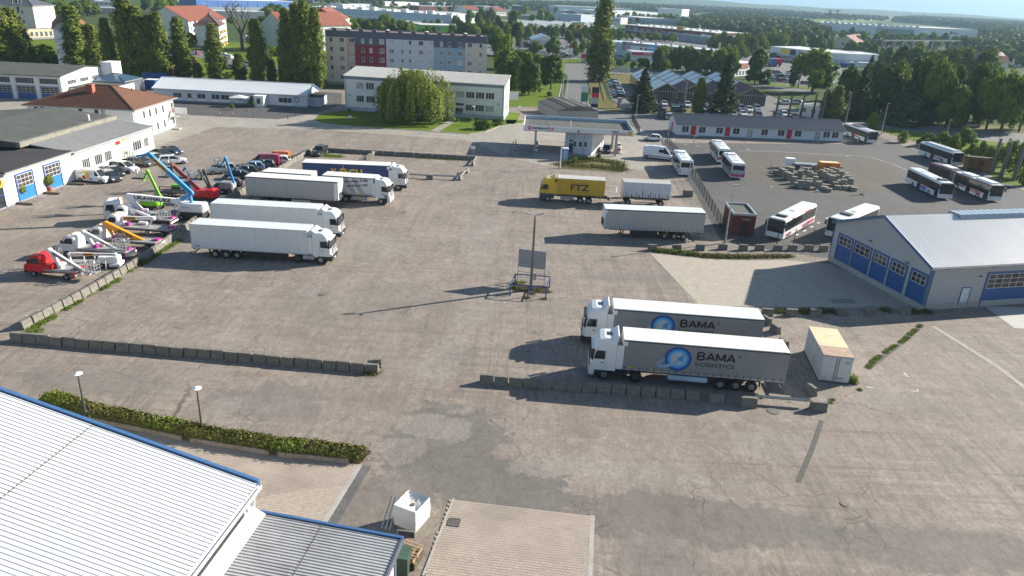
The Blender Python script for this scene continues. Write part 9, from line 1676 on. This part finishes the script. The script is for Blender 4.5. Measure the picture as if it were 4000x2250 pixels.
weeds('weeds',along([(7.95,138.99),(10.82,142.29),(15.15,145.12),(19.51,143.39),(19.38,137.3),(15.19,138.9),(9.45,138.47)],8),9000,.18,.25,.8,'hedge',20);tree('bush',*(11.03,141,1.4,1.8),'round green bush in the weedy plot before the kiosk','bushes');tree('dbush',*(16.14,147.23,1,1.2),'dark bush at the kiosk corner','bushes')
for x,y,h,w_,lb in [(-8.54,173.57,2.3,4.5,'flattish juniper cushion on the lawn, left one'),(-9.46,173.31,1.6,3.8,'low juniper cushion nearest the kerb'),(-5.5,179.98,1.8,3.5,'rusty green juniper cushion, right one'),(-12.5,182.99,1.1,2.3,'pinkish flowering bush by the garden lamp'),(-15.38,182.12,0.8,1.8,'small shrub beside the entrance path'),(-43.86,190.02,0.7,1.6,'small shrub at the left foot of the white office'),(8.58,236.8,1.7,2.6,'small dark bush on the corner lawn'),(-68.38,188.29,2,1.9,'round potted shrub right of the parasol'),(-71.48,183.06,1.6,1.6,'potted shrub left of the parasol'),(45.87,358.9,3.4,4.4,'bush behind the street left of the lindens'),(298.8,573.5,4.2,11.4,'big dark round bush beyond the substation')]: tree('dbush' if 'dark' in lb or 'juniper' in lb else 'bush',x,y,h,w_,lb,'garden shrubs')
for pt,sd in ((POT1,1),(POT2,2)):
    r =np.random.RandomState(sd);n =1100;d =r.normal(size=(n,3));d /= np.linalg.norm(d,axis=1,keepdims=True);P =d*r.uniform(.3,1,(n,1))**.5*np.array([.85,.85,.8])+[0,0,1.7];ob('foliage',cards('fol',P,d+r.normal(size=(n,3))*.5,.16,LF['willow'],sd),pt)

t =thing('bare_tree','large leafless tree with forking dark branches beside the brown-roofed house','tree',(-126.68,343.8),0);HB =25.9
rb_ =random.Random(8);bm_ =MB()
def branch(p,d,l,r0,dep):
    q =p+d*l;bm_.cyl(p,q,r0,r0*.68,6 if dep < 3 else 4)
    if dep >= 6 or r0 < .03: return
    for i in range(2 if dep else 3):
        nd_ =(d+Vector((rb_.uniform(-.75,.75),rb_.uniform(-.75,.75),rb_.uniform(-.1,.45)))).normalized();branch(q,nd_,l*rb_.uniform(.62,.85),r0*.66,dep+1)
branch(Vector((0,0,0)),Vector((0,0,1)),HB*.26,HB*.034,0);ob('branches',bm_.mesh('branches',[BARK],fixn=False),t)

def person(p,h,yaw,lb):
    t =thing('person',lb,'person',p,yaw);k =h/1.75;V ={}
    J =[(0,0,.95),(0,0,1.15),(0,0,1.42),(0,0,1.52),(.0,0,1.66),(0,.2,1.4),(.06,.25,1.12),(.2,.2,.95),(0,-.2,1.4),(-.05,-.25,1.12),(.1,-.24,.9),(0,.1,.9),(.12,.1,.5),(.0,.1,.08),(.16,.1,.04),(0,-.1,.9),(-.1,-.1,.5),(-.22,-.1,.1),(-.08,-.1,.04)]
    E_ =[(0,1),(1,2),(2,3),(3,4),(2,5),(5,6),(6,7),(2,8),(8,9),(9,10),(0,11),(11,12),(12,13),(13,14),(0,15),(15,16),(16,17),(17,18)];R_ =[.14,.14,.15,.06,.11,.06,.05,.04,.06,.05,.04,.1,.075,.05,.045,.1,.075,.05,.045]
    me =bpy.data.meshes.new('body');me.from_pydata([tuple(c*k for c in j) for j in J],E_,[]);o =bpy.data.objects.new('body',me);C.objects.link(o);o.modifiers.new('s','SKIN');
    for i,v in enumerate(me.skin_vertices[0].data): v.radius =(R_[i]*k,R_[i]*k);v.use_root =i == 0
    ms =o.modifiers.new('u','SUBSURF');ms.levels =1;ms.render_levels =1;m2 =bpy.data.meshes.new_from_object(o.evaluated_get(bpy.context.evaluated_depsgraph_get()));bpy.data.objects.remove(o)
    SK =M('skin',(.5,.28,.2),.6);SH =M('shirt_salmon',(.6,.25,.2),.8);TR_ =M('trousers_dark',(.02,.02,.03),.8);m2.materials.clear();[m2.materials.append(x) for x in (SK,SH,TR_)]
    for f in m2.polygons: z =sum(m2.vertices[v].co.z for v in f.vertices)/len(f.vertices)/k;f.material_index =2 if z < .97 else (1 if z < 1.46 and abs(f.center.y) < .24*k else 0)
    ob('body',m2,t);ob('hair',MB().cyl((-.02*k,0,1.66*k),(-.02*k,0,1.78*k),.11*k,.07*k,10).mesh('hair',[M('hair_dark',(.03,.02,.015),.7)],bevel=.01),t)
person((96.2,188.64),1.75,1.6,'person in salmon top and dark trousers walking on the park lawn behind the fence')
# ---------------------------------------------------------------- air
hz_ =MB().box(-11000,-60,-1.2,17500,17500,640).mesh('haze',[]);hm,ht_,hb_ =newmat('haze_air');ht_.nodes.remove(hb_);pv =nd(ht_,'ShaderNodeVolumePrincipled',inp={'Color': (.5,.76,1,1),'Density': .00011,'Anisotropy': .2});ht_.links.new(pv.outputs[0],ht_.nodes['Material Output'].inputs['Volume']);hz_.materials.append(hm);tag(ob('haze',hz_),kind='stuff')
